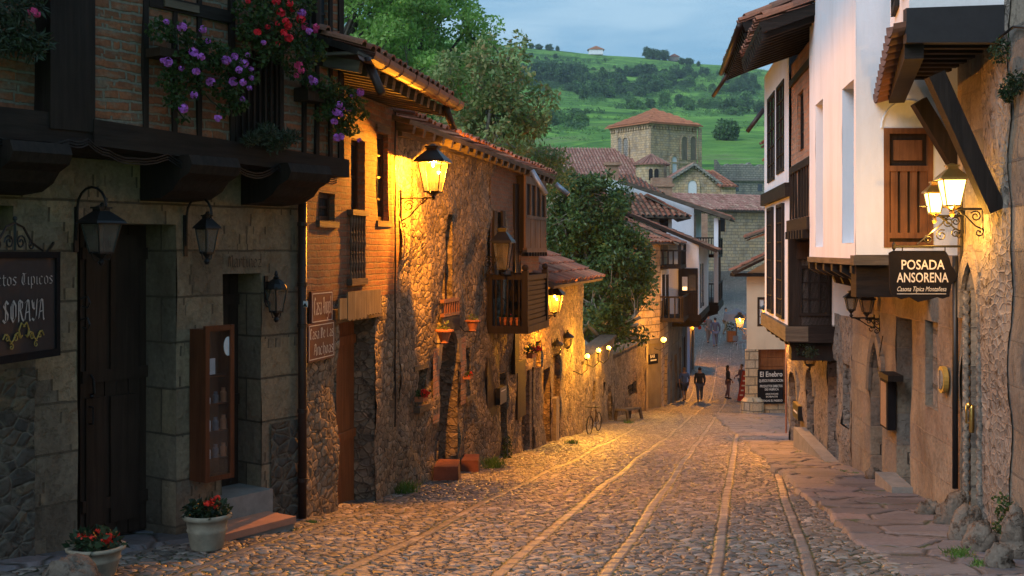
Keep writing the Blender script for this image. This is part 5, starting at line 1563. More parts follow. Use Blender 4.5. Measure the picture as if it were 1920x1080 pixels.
b_ = MB(); b_.hexa([Vector((JX, J0 + .09, 1.97)), Vector((wallx(J0), J0 + .09, 1.97)), Vector((wallx(J1), J1, 1.97)), Vector((JX + .57, J1, 1.97)),
                    Vector((JX, J0 + .09, 2.0)), Vector((wallx(J0), J0 + .09, 2.0)), Vector((wallx(J1), J1, 2.0)), Vector((JX + .57, J1, 2.0))]); hN.part('floor_boards', b_, M['wgr'])
b_ = MB(); b_.beam(Vector((JX + .10, J0 + .1, 1.76)), Vector((JX + .70, J1 + .1, 1.66)), .16, .15); hN.part('plate', b_, M['wdkh'])
for (a, b, y_, wd) in (((1752, 140), (1866, 395), 10.32, .15), ((1722, 190), (1806, 330), 12.3, .15)):
    A_, B_ = W(a[0], a[1], y_), W(b[0], b[1], y_); q = MB(); q.beam(A_, B_, .13, wd, Vector((0, 1, 0)).cross(B_ - A_)); hN.part('brace', q, M['wdk'])
tl_ = MB()
for i in range(11):
    t = i / 10; y_ = J0 + .1 + (J1 - J0) * t; c = Vector((JX + JS * (y_ - J0) + .02, y_, 1.96 - .28 * t)); m = 9; vs = []
    for (dx, rr) in ((.10, .085), (-.16, .10)):
        for k in range(m + 1):
            a = PI + PI * k / m; vs.append(c + Vector((dx, rr * math.cos(a), rr * math.sin(a) + (.05 if dx > 0 else 0))))
    tl_.add(vs + [v + Vector((0, 0, .015)) for v in vs], [(k, k + 1, m + 2 + k, m + 1 + k) for k in range(m)] + [(2 * (m + 1) + k + 1, 2 * (m + 1) + k, 3 * (m + 1) + k, 3 * (m + 1) + k + 1) for k in range(m)])
hN.part('tile_edge', tl_, M['gut'])
for a in (.15, 1.1):
    window(hN, FJ, a, a + .55, 2.35, 4.2, .03, M['wdk'], M['glassd'], 2, 5, .07)
q = MB(); q.tube([W(1925, 52, 9.6), W(1900, 50, 9.9), W(1885, 62, 10.0), W(1873, 72, 10.1)], .012, 6); single('power_cable', 'short black cable leaving the stone wall at the top right corner', 'cable', q, M['iron'])

# long stone ground floor, Posada and timber house
sP0, sP1 = sN + .01, r3(1598)
hP = Thing('white_inn', 'tall white plastered inn jettied over a golden stone ground floor with shutters', 'inn', F3.P((sP0 + sP1) / 2, g(14), 0))
oP = [op3(1709, 1681, 596, None, .22), op3(1759, 1735, 602, 766, .10), op3(1655, 1632, 640, None, .28, 'pointed')]
b_ = MB(); rg_ = MB(); wallgrid(b_, F3, sP0, sP1, g(17) - .6, -.05, oP, .05, 0, .04, rg_); hP.part('wall', b_, M['ash_warm']); hP.part('arch', rg_, M['ash_grey'])
b_ = MB(); F3.box(b_, sP0, sP0 + .25, g(17) - .6, 4.6, -5, -.03); F3.box(b_, sP1 - .25, sP1, g(17) - .6, -.1, -5, -.03); F3.box(b_, sP0, sP1, g(17) - .6, 4.6, -5.2, -5); hP.part('side_wall', b_, M['ash_warm'])
b_ = MB(); F3.box(b_, *oP[1][:4], -.12, -.08); hP.part('blocked_window', b_, M['ruin'])
for k in (0, 2): plank_door(hP, F3, oP[k][1], oP[k][0], oP[k][2], oP[k][3], -.2, M['wbrd'], 3)
b_ = MB(); p = F3.P(r3(1696), 0); F3.box(b_, r3(1712), r3(1678), g(14) - .3, g(13.7) + .13, 0, .24); hP.part('step', b_, M['step_g'])
# white jetty
JW0, JW1 = 12.7, 16.45
FW = Fac((2.196 + .12 * JW0, JW0), (2.196 + .12 * JW1, JW1), -1)
wz0, wz1 = -.085, 4.6
def opw(pa, pb, pt, pbm, d): m = (pa + pb) / 2; return (FW.s(pa), FW.s(pb), FW.z(m, pbm), FW.z(m, pt), d)
ow = [opw(1601, 1579, 158, 456, .34), opw(1543, 1529, 191, 463, .34)]
b_ = MB(); wallgrid(b_, FW, 0, FW.L, wz0, wz1, ow, .25, 0, .012)
FE = Fac((2.196 + .12 * JW0, JW0), (4.86, JW0 + .001), 1)       # end face towards the viewer
oe = (FE.s(1657), FE.s(1749), FE.z(1700, 464), FE.z(1700, 240), .05)
wallgrid(b_, FE, 0, FE.L, wz0 + .04, wz1, [oe], .25, 0, .01)
hP.part('jetty_wall', b_, M['white'])
b_ = MB(); b_.hexa([FW.P(.3, wz0 + .05, -.5), FE.P(FE.L, wz0 + .05, -.3), Vector((wallx(JW1) + .2, JW1, wz0 + .05)), FW.P(FW.L, wz0 + .05, -.5)] + [q_ + Z3 * 4.5 for q_ in (FW.P(.3, wz0 + .05, -.5), FE.P(FE.L, wz0 + .05, -.3), Vector((wallx(JW1) + .2, JW1, wz0 + .05)), FW.P(FW.L, wz0 + .05, -.5))]); hP.part('core', b_, M['white'])
for i, o_ in enumerate(ow):
    fr = MB(); FW.box(fr, o_[0], o_[0] + .05, o_[2], o_[3], -.33, -.26); FW.box(fr, o_[1] - .05, o_[1], o_[2], o_[3], -.33, -.26); FW.box(fr, (o_[0] + o_[1]) / 2 - .03, (o_[0] + o_[1]) / 2 + .03, o_[2], o_[3], -.33, -.27)
    wd_ = hP.part('window', fr, M['wbrd']); gl = MB(); FW.box(gl, o_[0], o_[1], o_[2], o_[3], -.34, -.325); hP.part('pane', gl, M['glassd'], wd_)
    hg = MB(); FW.box(hg, o_[0] - .0, o_[0] + .07, o_[2] + .12, o_[2] + .22, -.25, -.02); hP.part('latch', hg, M['wbr'], wd_)
# timber shutter door on the end face
b_ = MB(); e0, e1, ez0, ez1 = oe[:4]; zm = FE.z(1700, 316)
FE.box(b_, e0, e0 + .06, ez0, ez1, -.04, .012); FE.box(b_, e1 - .06, e1, ez0, ez1, -.04, .012)
for z_ in (ez0, ez0 + .1, zm - .03, ez1 - .06): FE.box(b_, e0 + .06, e1 - .06, z_, z_ + .06, -.04, .010)
dd = hP.part('shutter', b_, M['wbr'])
b_ = MB(); FE.box(b_, e0 + .06, e1 - .06, ez0, ez1, -.05, -.035); hP.part('shutter_back', b_, M['wbrd'], dd)
for i in range(4):
    b_ = MB(); x = e0 + .075 + i * (e1 - e0 - .15) / 3.6; FE.box(b_, x, x + .075, ez0 + .16, zm - .03, -.035, .0); hP.part('slat', b_, M['wbr'], dd)
b_ = MB(); FE.box(b_, e0 + .11, e1 - .11, zm + .09, ez1 - .13, -.035, -.012); hP.part('panel', b_, M['wbr'], dd)
b_ = MB(); cx_ = (e0 + e1) / 2; P = [FE.P(cx_ + .29 * math.cos(PI * i / 14), ez1 + .30 * math.sin(PI * i / 14), .002) for i in range(15)]; b_.tube(P, .012, 6); hP.part('arch_moulding', b_, M['white'])
# jetty underside
b_ = MB(); FW.box(b_, -.06, FW.L, wz0 - .07, wz0, -.35, .03); FE.box(b_, -.03, 1.35, wz0 - .05, wz0 + .035, -.1, .04); hP.part('sole_beam', b_, M['wgr'])
b_ = MB(); FE.box(b_, .02, 1.25, wz0 - .42, wz0 - .06, -.25, -.05); hP.part('cross_beam', b_, M['wdkh'])
for i in range(6):
    s_ = .12 + i * (FW.L - .3) / 5; q = MB(); o_ = FW.P(s_, 0, 0)
    q.prism([(.02, wz0 - .08), (.02, wz0 - .16), (-.12, wz0 - .24), (-.30, wz0 - .27), (-.34, wz0 - .36), (-.60, wz0 - .42), (-.9, wz0 - .42), (-.9, wz0 - .08)], o_, FW.N3, Z3, FW.D3 * .15)
    hP.part('bracket', q, M['wdkh'])
b_ = MB(); FW.box(b_, -.3, FW.L + .3, 4.6, 4.7, -5, .8); hP.part('roof', b_, M['tile'])

# timber and brick house beyond
sT0, sT1 = sP1 + .01, F3.L
hT = Thing('half_timbered_house', 'brick and white half-timbered house with deep tiled eaves and dark bay window', 'house', F3.P((sT0 + sT1) / 2, g(20), 0))
oT = [op3(1496, 1482, 698, None, .22, 'round'), op3(1527, 1513, 690, None, .25, 'round'), op3(1569, 1552, 672, None, .22), op3(1593, 1580, 682, 800, .2)]
b_ = MB(); rg_ = MB(); wallgrid(b_, F3, sT0, sT1, g(25) - .5, -1.0, oT, .05, 0, .09, rg_); hT.part('wall', b_, M['rubble_gr']); hT.part('arch', rg_, M['ash_grey'])
b_ = MB(); q0, q1 = F3.P(sT1, 0), F3.P(sT1, 0, -2.4)
FB = Fac((q0.x, q0.y), (q1.x, q1.y), 1)
F3.box(b_, sT1 - .3, sT1 - .01, g(25) - .5, -1.0, -4, -.05); F3.box(b_, sT0, sT1, g(25) - .5, 3.3, -5.2, -5); hT.part('side_wall', b_, M['rubble_gr'])
for k, m_ in ((0, 'wbrd'), (1, 'wbrd'), (2, 'wbr')): plank_door(hT, F3, oT[k][1], oT[k][0], oT[k][2], oT[k][3], -.18, M[m_], 3)
window(hT, F3, oT[3][1], oT[3][0], oT[3][2], oT[3][3], -.14, M['wbrd'], M['glassd'], 2, 3, .04)
b_ = MB(); F3.box(b_, r3(1600), r3(1510), g(20) - .3, g(19) + .1, 0, .22); hT.part('plinth_step', b_, M['step_g'])
JT0, JTm, JT1 = 16.5, 19.0, 23.1
FU = Fac((2.196 + .12 * JT0, JT0), (2.196 + .12 * JT1, JT1), -1)
u = lambda px: FU.s(px)
sm = FU.s(1479); sE = FU.L
bw = [(FU.s(1502), FU.s(1491), FU.z(1496, 282), FU.z(1496, 172), .1), (FU.s(1519), FU.s(1511), FU.z(1515, 262), FU.z(1515, 120), .1)]
b_ = MB(); wallgrid(b_, FU, 0, sm, .48, 3.0, bw, .1, -.04, .02); hT.part('brick_wall', b_, M['brick_rd'])
for o_ in bw: window(hT, FU, min(o_[0], o_[1]), max(o_[0], o_[1]), o_[2], o_[3], -.08, M['wdk'], M['glassd'], 1, 3, .04)
for a in (.03, .32, .62, .95, 1.3, 1.7, 2.05, sm - .08):
    q = MB(); FU.box(q, a, a + .07, .5, 1.22, -.08, -.01); hT.part('stud', q, M['wdk'])
q = MB(); FU.box(q, 0, sm, 1.22, 1.33, -.08, .0); hT.part('rail', q, M['wdkh'])
q = MB(); FU.box(q, 0, sm, 2.62, 2.72, -.08, .0); hT.part('rail', q, M['wdkh'])
q = MB(); FU.box(q, -.05, sm, .30, .48, -.6, .04); hT.part('jetty_beam', q, M['wdkh'])
for i in range(7):
    q = MB(); FU.box(q, .1 + i * .34, .22 + i * .34, .18, .30, -.6, .08); hT.part('joist_end', q, M['wdk'])
ow2 = []
for pa, pb, pt, pb_ in ((1453, 1440, 172, 362), (1470.5, 1457, 150, 346)):
    ow2.append((FU.s(pa), FU.s(pb), FU.z((pa + pb) / 2, pb_ - 22), FU.z((pa + pb) / 2, pt + 6), .08))
b_ = MB(); wallgrid(b_, FU, sm, sE, 1.10, 3.42, ow2, .25, 0, 0); hT.part('upper_wall', b_, M['white'])
for o_ in ow2: window(hT, FU, min(o_[0], o_[1]), max(o_[0], o_[1]), o_[2], o_[3], .02, M['wdk'], M['glassd'], 2, 5, .06)
q = MB(); FU.box(q, sm - .05, sE + .08, .88, 1.10, -.5, .07); hT.part('floor_beam', q, M['wdkh'])
b_ = MB(); wallgrid(b_, FU, sm, sE, -1.22, .88, [], .3, -.01, 0); hT.part('lower_wall', b_, M['white'])
for pa, pb in ((1450, 1441), (1470, 1458.5)):
    a, b = sorted((FU.s(pa), FU.s(pb))); window(hT, FU, a, b, -1.15, .80, .04, M['wdk'], M['glassd'], 2, 6, .06)
b_ = MB(); c4 = [FU.P(sm, 0), FU.P(sE, 0), FU.P(sE, 0, -2.0), FU.P(sm, 0, -2.0)]
# solid behind the skins and the end faces
b_.hexa([v + Z3 * -1.2 - FU.N3 * .2 for v in c4] + [v + Z3 * 3.4 - FU.N3 * .2 for v in c4]); hT.part('core', b_, M['white2'])
b_ = MB(); c4 = [FU.P(0.02, 0), FU.P(sm, 0), FU.P(sm, 0, -2.0), FU.P(0.02, 0, -2.0)]
b_.hexa([v + Z3 * .5 - FU.N3 * .24 for v in c4] + [v + Z3 * 3.0 - FU.N3 * .24 for v in c4]); hT.part('core', b_, M['brick_rd'])
FN = Fac((FU.P(sm, 0).x, FU.P(sm, 0).y), (FU.P(sm, 0, -1.7).x, FU.P(sm, 0, -1.7).y), 1)   # bay end facing us
if FN.N3.y > 0: FN = Fac((FN.p0.x, FN.p0.y), (FU.P(sm, 0, -1.7).x, FU.P(sm, 0, -1.7).y), -1)
b_ = MB(); FN.box(b_, 0, FN.s(1560), -1.22, .48, -.15, .0); hT.part('bay_boarding', b_, M['wdk'])
b_ = MB(); FN.box(b_, FN.s(1560), FN.s(1600), -1.22, -.1, -.15, -.02); hT.part('bay_plaster', b_, M['white'])
window(hT, FN, FN.s(1497), FN.s(1556), FN.z(1526, 592), FN.z(1526, 498), .03, M['wdk'], M['glassd'], 3, 3, .05)
q = MB(); FN.box(q, FN.s(1494), FN.s(1558), FN.z(1526, 486), FN.z(1526, 425), 0, .03); hT.part('panel', q, M['wbrd'])
q = MB(); FU.box(q, sm - .06, sE + .1, -1.46, -1.22, -.3, .06); hT.part('sole_beam', q, M['wgr'])
q = MB(); FN.box(q, -.02, FN.s(1602), -1.48, -1.22, -.1, .05); hT.part('sole_beam', q, M['wdkh'])
q = MB(); FN.box(q, .05, FN.s(1602), -1.78, -1.48, -.4, -.08); hT.part('cross_beam', q, M['wdk'])
for i in range(6):
    q = MB(); s_ = sm + .1 + i * (sE - sm - .3) / 5; o_ = FU.P(s_, 0, 0); q.prism([(.0, -1.46), (-.05, -1.58), (-.25, -1.62), (-.3, -1.72), (-.9, -1.78), (-.9, -1.46)], o_, FU.N3, Z3, FU.D3 * .14); hT.part('bracket', q, M['wdk'])
# two roofs
def eave_roof(th, y0, y1, z, over, rise, seed, x_line=2.196, run=4.0, tm='tile'):
    A = Vector((x_line - over + .12 * y0, y0, z)); B = Vector((x_line - over + .12 * y1, y1, z))
    up = Vector((run, -.12 * run, rise))
    t_, b0 = MB(), MB(); tiles(t_, A + Z3 * .17, B + Z3 * .17, up, None, .21, .4, seed, .02, 6, b0)
    th.part('roof_base', b0, M['wdkh']); th.part('roof_tiles', t_, M[tm])
    q = MB(); rafters(q, A + Z3 * .02, B + Z3 * .02, up * .55, int((y1 - y0) / .26), .09, .14); th.part('rafters', q, M['wdkh'])
    q = MB(); q.beam(A + Z3 * .1, A + Z3 * .1 + up, .05, .15); th.part('barge_board', q, M['wdkh'])
    t2 = MB()
    for i in range(10):                                  # verge tiles over the rake
        p = A + Z3 * .22 + up * (i / 10.0) + Vector((0, .02, 0)); P2 = up.normalized()
        vs = []
        for d_, rr in ((0, .10), (.46, .085)):
            for k in range(7):
                a = PI * k / 6; vs.append(p + P2 * d_ + Vector((-.12, 1, 0)).normalized() * rr * math.cos(a) + Z3 * rr * math.sin(a))
        t2.add(vs, [(k, k + 1, 8 + k, 7 + k) for k in range(6)])
    th.part('verge_tiles', t2, M[tm])
    return A, B
A_, B_ = eave_roof(hT, 18.5, 23.4, 3.42, .76, 1.6, 31)
q = MB(); q.tube([B_ + Vector((-.02, -.6, .05)), B_ + Vector((-.25, -.1, -.35))], .04, 8); hT.part('spout', q, M['pipe'], smooth=True)
q = MB(); q.tube([A_ + Vector((-.07, 0, .12)), B_ + Vector((-.07, 0, .12))], .055, 8); hT.part('gutter', q, M['pipe'], smooth=True)
eave_roof(hT, 16.0, 19.2, 2.94, .72, 1.35, 32)

# signs, lamps and fittings on the right
sy = 11.6
ps = Thing('inn_sign', 'black cut-out inn board with white capitals hanging from a scrolled iron arm', 'sign', W(1730, 565, sy))
def wp(px, py, y=sy): return W(px, py, y)
out = [(1668, 474), (1676, 470), (1772, 470), (1778, 478), (1784, 498), (1797, 518), (1784, 534), (1780, 556), (1768, 560), (1758, 557), (1742, 562), (1722, 566), (1706, 557), (1690, 561), (1672, 552), (1669, 540)]
q = MB(); O = wp(1668, 470); q.prism([((a - 1668) / FP * sy, -(b - 470) / FP * sy) for a, b in out][::-1], O, (1, 0, 0), Z3, (0, .035, 0)); ps.part('board', q, M['black'])
def sgtext(txt, x0, x1, y, h, y_=sy, d=.006, bold=0, shear=0):
    q = MB(); a = W(x0, y, y_); a.y = y_ - d; textmb(q, txt, a, Vector((1, 0, 0)), Z3, h / FP * y_ * 1.05, (x1 - x0) / FP * y_, .0, shear, bold); return q
# lettering faces the viewer (front of the board)
q = sgtext('POSADA', 1690, 1771, 505, 18, bold=.01); ps.part('lettering', q, M['letter'])
q = sgtext('ANSORENA', 1681, 1778, 529, 18, bold=.01); ps.part('lettering', q, M['letter'])
q = sgtext('Casona Tipica Montañesa', 1682, 1774, 546, 9, shear=.35); ps.part('lettering', q, M['letter'])
q = MB(); q.box(W(1728, 551, sy - .006), (1774 - 1682) / FP * sy, .004, .005); ps.part('underline', q, M['letter'])
q = MB(); a = W(1676, 462, sy); b = Vector((wallx(sy), sy, a.z)); q.tube([a, b], .012, 7); q.lathe([(.001, -.05), (.02, -.02), (.02, .02), (.001, .05)], a, 6)
for x in (1692, 1772): q.tube([W(x, 462, sy), W(x, 472, sy)], .006, 5)
xr = b.x
for i, (x, z, r, t) in enumerate(((xr - .06, .13, .05, 0), (xr - .20, .11, .06, 1), (xr - .33, .07, .045, 2), (xr - .13, .24, .05, 3), (xr - .05, .32, .035, 4))):
    q.tube(scroll(Vector((x, sy, a.z + z)), Vector((1, 0, 0)), Z3, r, 1.5, t), .007, 5)
q.tube([Vector((xr - .44, sy, a.z + .02)), Vector((xr - .2, sy, a.z + .22)), Vector((xr - .02, sy, a.z + .42))], .008, 5); q.tube([Vector((xr, sy, a.z - .15)), Vector((xr, sy, a.z + .44))], .014, 6)
q.tube([Vector((xr - .42, sy, a.z + .40)), Vector((xr, sy, a.z + .38))], .008, 5)
ps.part('iron_arm', q, M['iron'])
wall_lantern(F3, 1785, 306, 397, 1845, 'larger of the two bright frosted lanterns above the hanging inn sign', lit=True, energy=20, frost=True, py_arm=392, wfac=.56, lcol=(1, .45, .06), iron=M['brass'])
F3b = F3
wall_lantern(F3, 1752, 338, 408, 1806, 'smaller farther one of the two bright frosted lanterns above the hanging inn sign', lit=True, energy=12, frost=True, py_arm=405, wfac=.52, lcol=(1, .45, .06), iron=M['brass'])
tw = [(1625, 'nearer of two small unlit lanterns on one wall beside the dark bay'), (1596, 'farther of two small unlit lanterns on one wall beside the dark bay')]
wall_lantern(F3, 1625, 546, 592, 1650, tw[0][1], py_arm=598, wfac=.6)
wall_lantern(F3, 1596, 544, 586, 1640, tw[1][1], py_arm=596, wfac=.6)
wall_lantern(F3, 1518, 638, 690, 1543, 'small dark unlit lantern hung under the dark bay window', swan=True, wfac=.6)
q = Thing('hanging_plant', 'dark bushy plant on an iron arm under the dark bay window', 'plant', F3.at(1500, 668, .55)); m_ = MB(); leafcloud(m_, [(tuple(F3.at(1505, 655, .5)), .13), (tuple(F3.at(1520, 660, .42)), .12), (tuple(F3.at(1496, 650, .5)), .08)], 500, .022, np.random.default_rng(4), .6, 1.6); q.part('foliage', m_, M['leafdk'])
m_ = MB(); m_.tube([F3.at(1470, 636, .62), F3.P(F3.s(1500, .5), F3.z(1500, 640, .5), 0)], .012, 6); q.part('iron_arm', m_, M['iron'])
# clock-like plaque, notice box, mail boxes, pipes
q = MB(); p = F3.at(1773, 712, .02)
t_ = Thing('plaque', 'oval gilt-framed plaque on the golden stone front near the drain pipe', 'plaque', tuple(p - Z3 * .14))
def disc(c, F, rx, rz, o0, o1, n=22):
    m = MB(); m.prism([(rx * math.cos(2 * PI * i / n), rz * math.sin(2 * PI * i / n)) for i in range(n)], c + F.N3 * o0, F.D3, Z3, F.N3 * (o1 - o0)); return m
t_.part('frame', disc(p, F3, .13, .14, 0, .05), M['gold']); t_.part('face', disc(p, F3, .09, .10, .05, .06), M['ruin'])
t_ = Thing('notice_box', 'black framed notice box leaning open on the stone front beside the pointed arch', 'notice box', F3.at(1652, 800, .1)); q = MB(); F3.pbox(q, 1664, 1650, 712, 802, .02, .12); t_.part('case', q, M['black']); q = MB(); F3.pbox(q, 1661, 1651, 716, 798, .12, .125); t_.part('paper', q, M['c_tan'])
q = MB(); F3.pbox(q, 1665, 1648, 700, 711, .02, .2); t_.part('canopy', q, M['wdk'])
t_ = Thing('mailbox', 'black mailbox on the pale stone wall beside the small round arch', 'mailbox', F3.at(1491, 783, .1)); q = MB(); F3.pbox(q, 1496, 1486, 757, 784, .0, .12); t_.part('body', q, M['iron']); q = MB(); F3.pbox(q, 1494, 1488, 770, 773, .12, .124); t_.part('slot', q, M['paper'])
q = MB(); c = F3.P(r3(1791, .05), 0, .05); q.tube([Vector((c.x, c.y, g(c.y) + .3)), Vector((c.x, c.y, F3.z(1791, 480, .05)))], .030, 8); single('drain_pipe', 'black drain pipe beside the rope-carved portal', 'pipe', q, M['iron'], smooth=True)
q = MB(); q.tube([F3.at(1655, 630, .02), F3.at(1650, 660, .04), F3.at(1646, 690, .02), F3.at(1653, 715, .03)], .008, 5); single('wall_cable', 'thin dark cable curling down beside the pointed arch', 'cable', q, M['iron'])
# guard stones and rocks
def rock(px, py, w_, h_, lab, seed, sc=(1, 1, 1), lean=0, name='guard_stone', cat='stone'):
    p = gnd(px, py); r = .88 * w_ / FP * p.y; hh = .88 * h_ / FP * p.y; q = MB(); q.ball(p + Vector((0, r * .7, hh * .34)), 1, 26, 18, (r, r * .9, hh * .66), .42, seed)
    q.v = [(v[0] + lean * (v[2] - p.z), v[1], v[2]) for v in q.v]
    single(name, lab, cat, q, M['rock'], smooth=True)
rock(1780, 992, 25, 64, 'pointed guard stone in front of the drain pipe, farther of two', 3, lean=.30)
rock(1810, 1022, 26, 68, 'pointed guard stone beside the portal, nearer of two', 5, lean=.30)
rock(1852, 1046, 30, 66, 'rough boulder at the wall foot right of the guard stones', 8)
rock(1884, 1078, 27, 52, 'blocky pale rock near the bottom right corner by the green weed', 12)
rock(1912, 1060, 26, 105, 'tall rubble stone against the ashlar wall at the right edge', 15)
rock(1742, 972, 18, 34, 'squarish kerb stone left of the guard stones', 19)
rock(1700, 905, 26, 30, 'low rounded stone below the step of the tall stone doorway', 22)
rock(1640, 905, 14, 26, 'small rough stone at the foot of the pointed arch', 25)
# weeds
def tuft(p, r, n, lab, seed, tall=1.0, name='grass_tuft', grp='grass tufts along the walls', mat='grassb'):
    rg = np.random.default_rng(seed); q = MB(); th_ = None
    for i in range(n):
        a = rg.uniform(0, 6.28); d = r * rg.uniform(0, 1) ** .7; b = Vector((p.x + d * math.cos(a), p.y + d * math.sin(a) * 1.3, p.z + .01))
        h = r * tall * rg.uniform(.3, .8); ln = Vector((rg.normal() * .4, rg.normal() * .4, 1)) * h; w_ = Vector((math.cos(a + 1.6), math.sin(a + 1.6), 0)) * .006
        q.add([b - w_, b + w_, b + ln * .6 + w_ * .7, b + ln + Vector((rg.normal() * h * .2, 0, -h * .08)), b + ln * .6 - w_ * .7], [(0, 1, 2, 4), (4, 2, 3)])
    return single(name, lab, 'grass', q, M[mat], grp)
for i, (px, py, r, n, lab) in enumerate(((1800, 1052, 30, 260, 'grass tuft spreading over the slabs in front of the pale blocky rock'), (1845, 1072, 26, 260, 'grass tuft at the bottom right corner'), (1605, 893, 9, 120, 'grass tuft on the pavement, nearer of two by the plinth step'), (1581, 889, 9, 120, 'grass tuft on the pavement, farther of two by the plinth step'),
        (1555, 872, 8, 80, 'faint grass tuft in the pavement below the brown arched door'), (1498, 853, 9, 80, 'grass tuft at the corner below the mailbox'), (1690, 925, 10, 80, 'grass tuft by the low rounded stone'), (1775, 965, 10, 70, 'grass tuft behind the squarish kerb stone'),
        (762, 922, 28, 220, 'grass tuft at the foot of the lit stone wall'), (925, 876, 26, 240, 'grass tuft beyond the reddish blocks'), (585, 985, 12, 90, 'grass tuft by the brown drain pipe'), (550, 1000, 12, 90, 'grass tuft beside the terracotta step'), (1072, 834, 14, 150, 'grass tuft at the wall foot below the two small lanterns'), (1178, 796, 12, 120, 'grass tuft beside the stone bench'))):
    p = gnd(px, py); tuft(p, r / FP * p.y, n, lab, i)
for px, py, r, lab, s_, F_ in ((1880, 985, 20, 'leafy green weed climbing the rubble at the right edge', 3, F3), (952, 852, 12, 'small leafy weed at the wall below the balcony', 4, F2)):
    p0 = F_.at(px, py, .1); q = MB(); rr = r / FP * p0.y; leafcloud(q, [(tuple(p0 + Z3 * rr * k), rr * .8) for k in (-2, -1, 0, 1, 2.2)], 420, .026, np.random.default_rng(s_), 0, 1.2); single('weed', lab, 'weed', q, M['leaf'])
for i, (px, py, r) in enumerate(((1880, 90, 26), (1905, 150, 20), (1890, 170, 16))):
    p0 = F3.at(px, py, .06); q = MB(); rr = r / FP * p0.y; leafcloud(q, [(tuple(p0), rr), (tuple(p0 - Z3 * rr * .6), rr * .8)], 420, .018, np.random.default_rng(i), .4, 1.6); single('wall_fern', ('mossy fern high on the right-hand stone wall, under the cable', 'mossy fern on the right-hand stone wall at the right edge of the photo', 'lowest mossy fern on the right-hand stone wall')[i], 'fern', q, M['leafdk'])
# lit lantern on the far corner of the stone wall
wall_lantern(F3, 1443, 562, 614, 1472, 'glowing orange lantern on the stone corner in front of the cream house', lit=True, energy=330, py_arm=612, wfac=.6)
# rust streaked conduit on that corner
q = MB(); c = F3.at(1474, 700, .03); q.tube([Vector((c.x, c.y, F3.z(1474, 812, .03))), Vector((c.x, c.y, F3.z(1474, 618, .03)))], .02, 6); single('conduit', 'thin conduit down the stone corner from the glowing lantern', 'pipe', q, M['gut'])
# ================================================================= MIDDLE: houses down the street
def quadroof(th, A, B, up, seed, hipL=0.0, hipR=0.0, tm='tile', col=.25, tl=.42, name='roof'):
    a, b = MB(), MB()
    cl = (lambda c, r: c > hipL * r and c < 1 - hipR * r) if (hipL or hipR) else None
    tiles(a, A, B, up, None, col, tl, seed, .02, 5, b, cl)
    r = th.part(name, b, M['wgr']); th.part('roof_tiles', a, M[tm], r)
def blockw(mb, P, z0, z1):          # closed prism over plan polygon P (list of xy, counter-clockwise)
    n = len(P); mb.add([(x, y, z0) for x, y in P] + [(x, y, z1) for x, y in P], [tuple(range(n - 1, -1, -1)), tuple(range(n, 2 * n))] + [(i, (i + 1) % n, n + (i + 1) % n, n + i) for i in range(n)])
    return mb
def fwin(th, F, pa, pb, pt, pbm, nx=2, nz=2, fm='wdk', gm='glassd', o=.04, t=.06):
    a, b = sorted((F.s(pa), F.s(pb))); return window(th, F, a, b, F.z((pa + pb) / 2, pbm), F.z((pa + pb) / 2, pt), o, M[fm], M[gm], nx, nz, t)
def railing(th, F, s0, s1, z0, z1, out, n, near=True, mat='wdk'):
    q = MB(); F.box(q, s0, s1, z0 - .16, z0, 0, out); b = th.part('balcony', q, M[mat])
    q = MB(); F.box(q, s0, s1, z1 - .07, z1, out - .08, out); F.box(q, s0, s0 + .07, z1 - .07, z1, 0, out - .08)
    m = max(3, int(n * .4))
    for i in range(n): x = s0 + (s1 - s0) * (i + .5) / n; F.box(q, x - .03, x + .03, z0, z1 - .07, out - .07, out - .02)
    for i in range(m): x = out * (i + .5) / m; F.box(q, s0 + .005, s0 + .06, z0, z1 - .07, x - .03, x + .03)
    th.part('railing', q, M[mat], b); return b

# stone corner house behind the dark tree
E0, E1 = (2.6, 43.6), (6.05, 48.0)
FQ = Fac(E0, E1)
hE = Thing('corner_house', 'stone corner house behind the dark tree with mossy hipped roof and balconies', 'house', (5, 49, g(48)))
b_ = MB(); wallgrid(b_, FQ, 0, FQ.L, g(48) - .4, .30, [(FQ.s(1196), FQ.s(1203), FQ.z(1200, 560), FQ.z(1200, 530), .2)], .3, 0, .05); hE.part('wall', b_, M['church'])
b_ = MB(); wallgrid(b_, FQ, FQ.s(1205), FQ.L + .02, g(48) - .4, FQ.z(1225, 640), [], .3, .05, .03); FQ.box(b_, FQ.s(1160), FQ.L + .05, FQ.z(1215, 645), FQ.z(1215, 637), 0, .12); hE.part('render_panel', b_, M['render'])
F6 = Fac(E1, (10.8, 70.0))
b_ = MB(); wallgrid(b_, F6, 0, 4.2, g(61) - .3, .30, [(F6.s(1246), F6.s(1251), g(50) - .4, F6.z(1248, 668), .2)], .25, 0, .05); hE.part('side_wall', b_, M['church'])
b_ = MB(); blockw(b_, [(2.9, 44.4), (5.95, 48.3), (6.75, 52), (3.0, 53)], g(61) - .2, .28); hE.part('core', b_, M['church'])
zE = .28
quadroof(hE, Vector((2.3, 43.0, zE + .05)), Vector((6.75, 48.3, zE)), Vector((-2.6, 2.6, 1.35)), 51, 0, .30)
quadroof(hE, Vector((6.8, 47.9, zE)), Vector((7.7, 52.0, zE)), Vector((-2.9, .6, 1.25)), 52, .3, 0)
railing(hE, F6, .15, 3.4, F6.z(1245, 612, .6), F6.z(1245, 566, .6), .95, 12)
railing(hE, F6, .15, 3.4, F6.z(1245, 500, .6), F6.z(1245, 468, .6), .85, 12)
for a, b, c, e in ((1243, 1247, 515, 600), (1250, 1254, 515, 600)):
    q = MB(); F6.pbox(q, a, b, c, e, .0, .06); hE.part('shutter', q, M['wdk'])
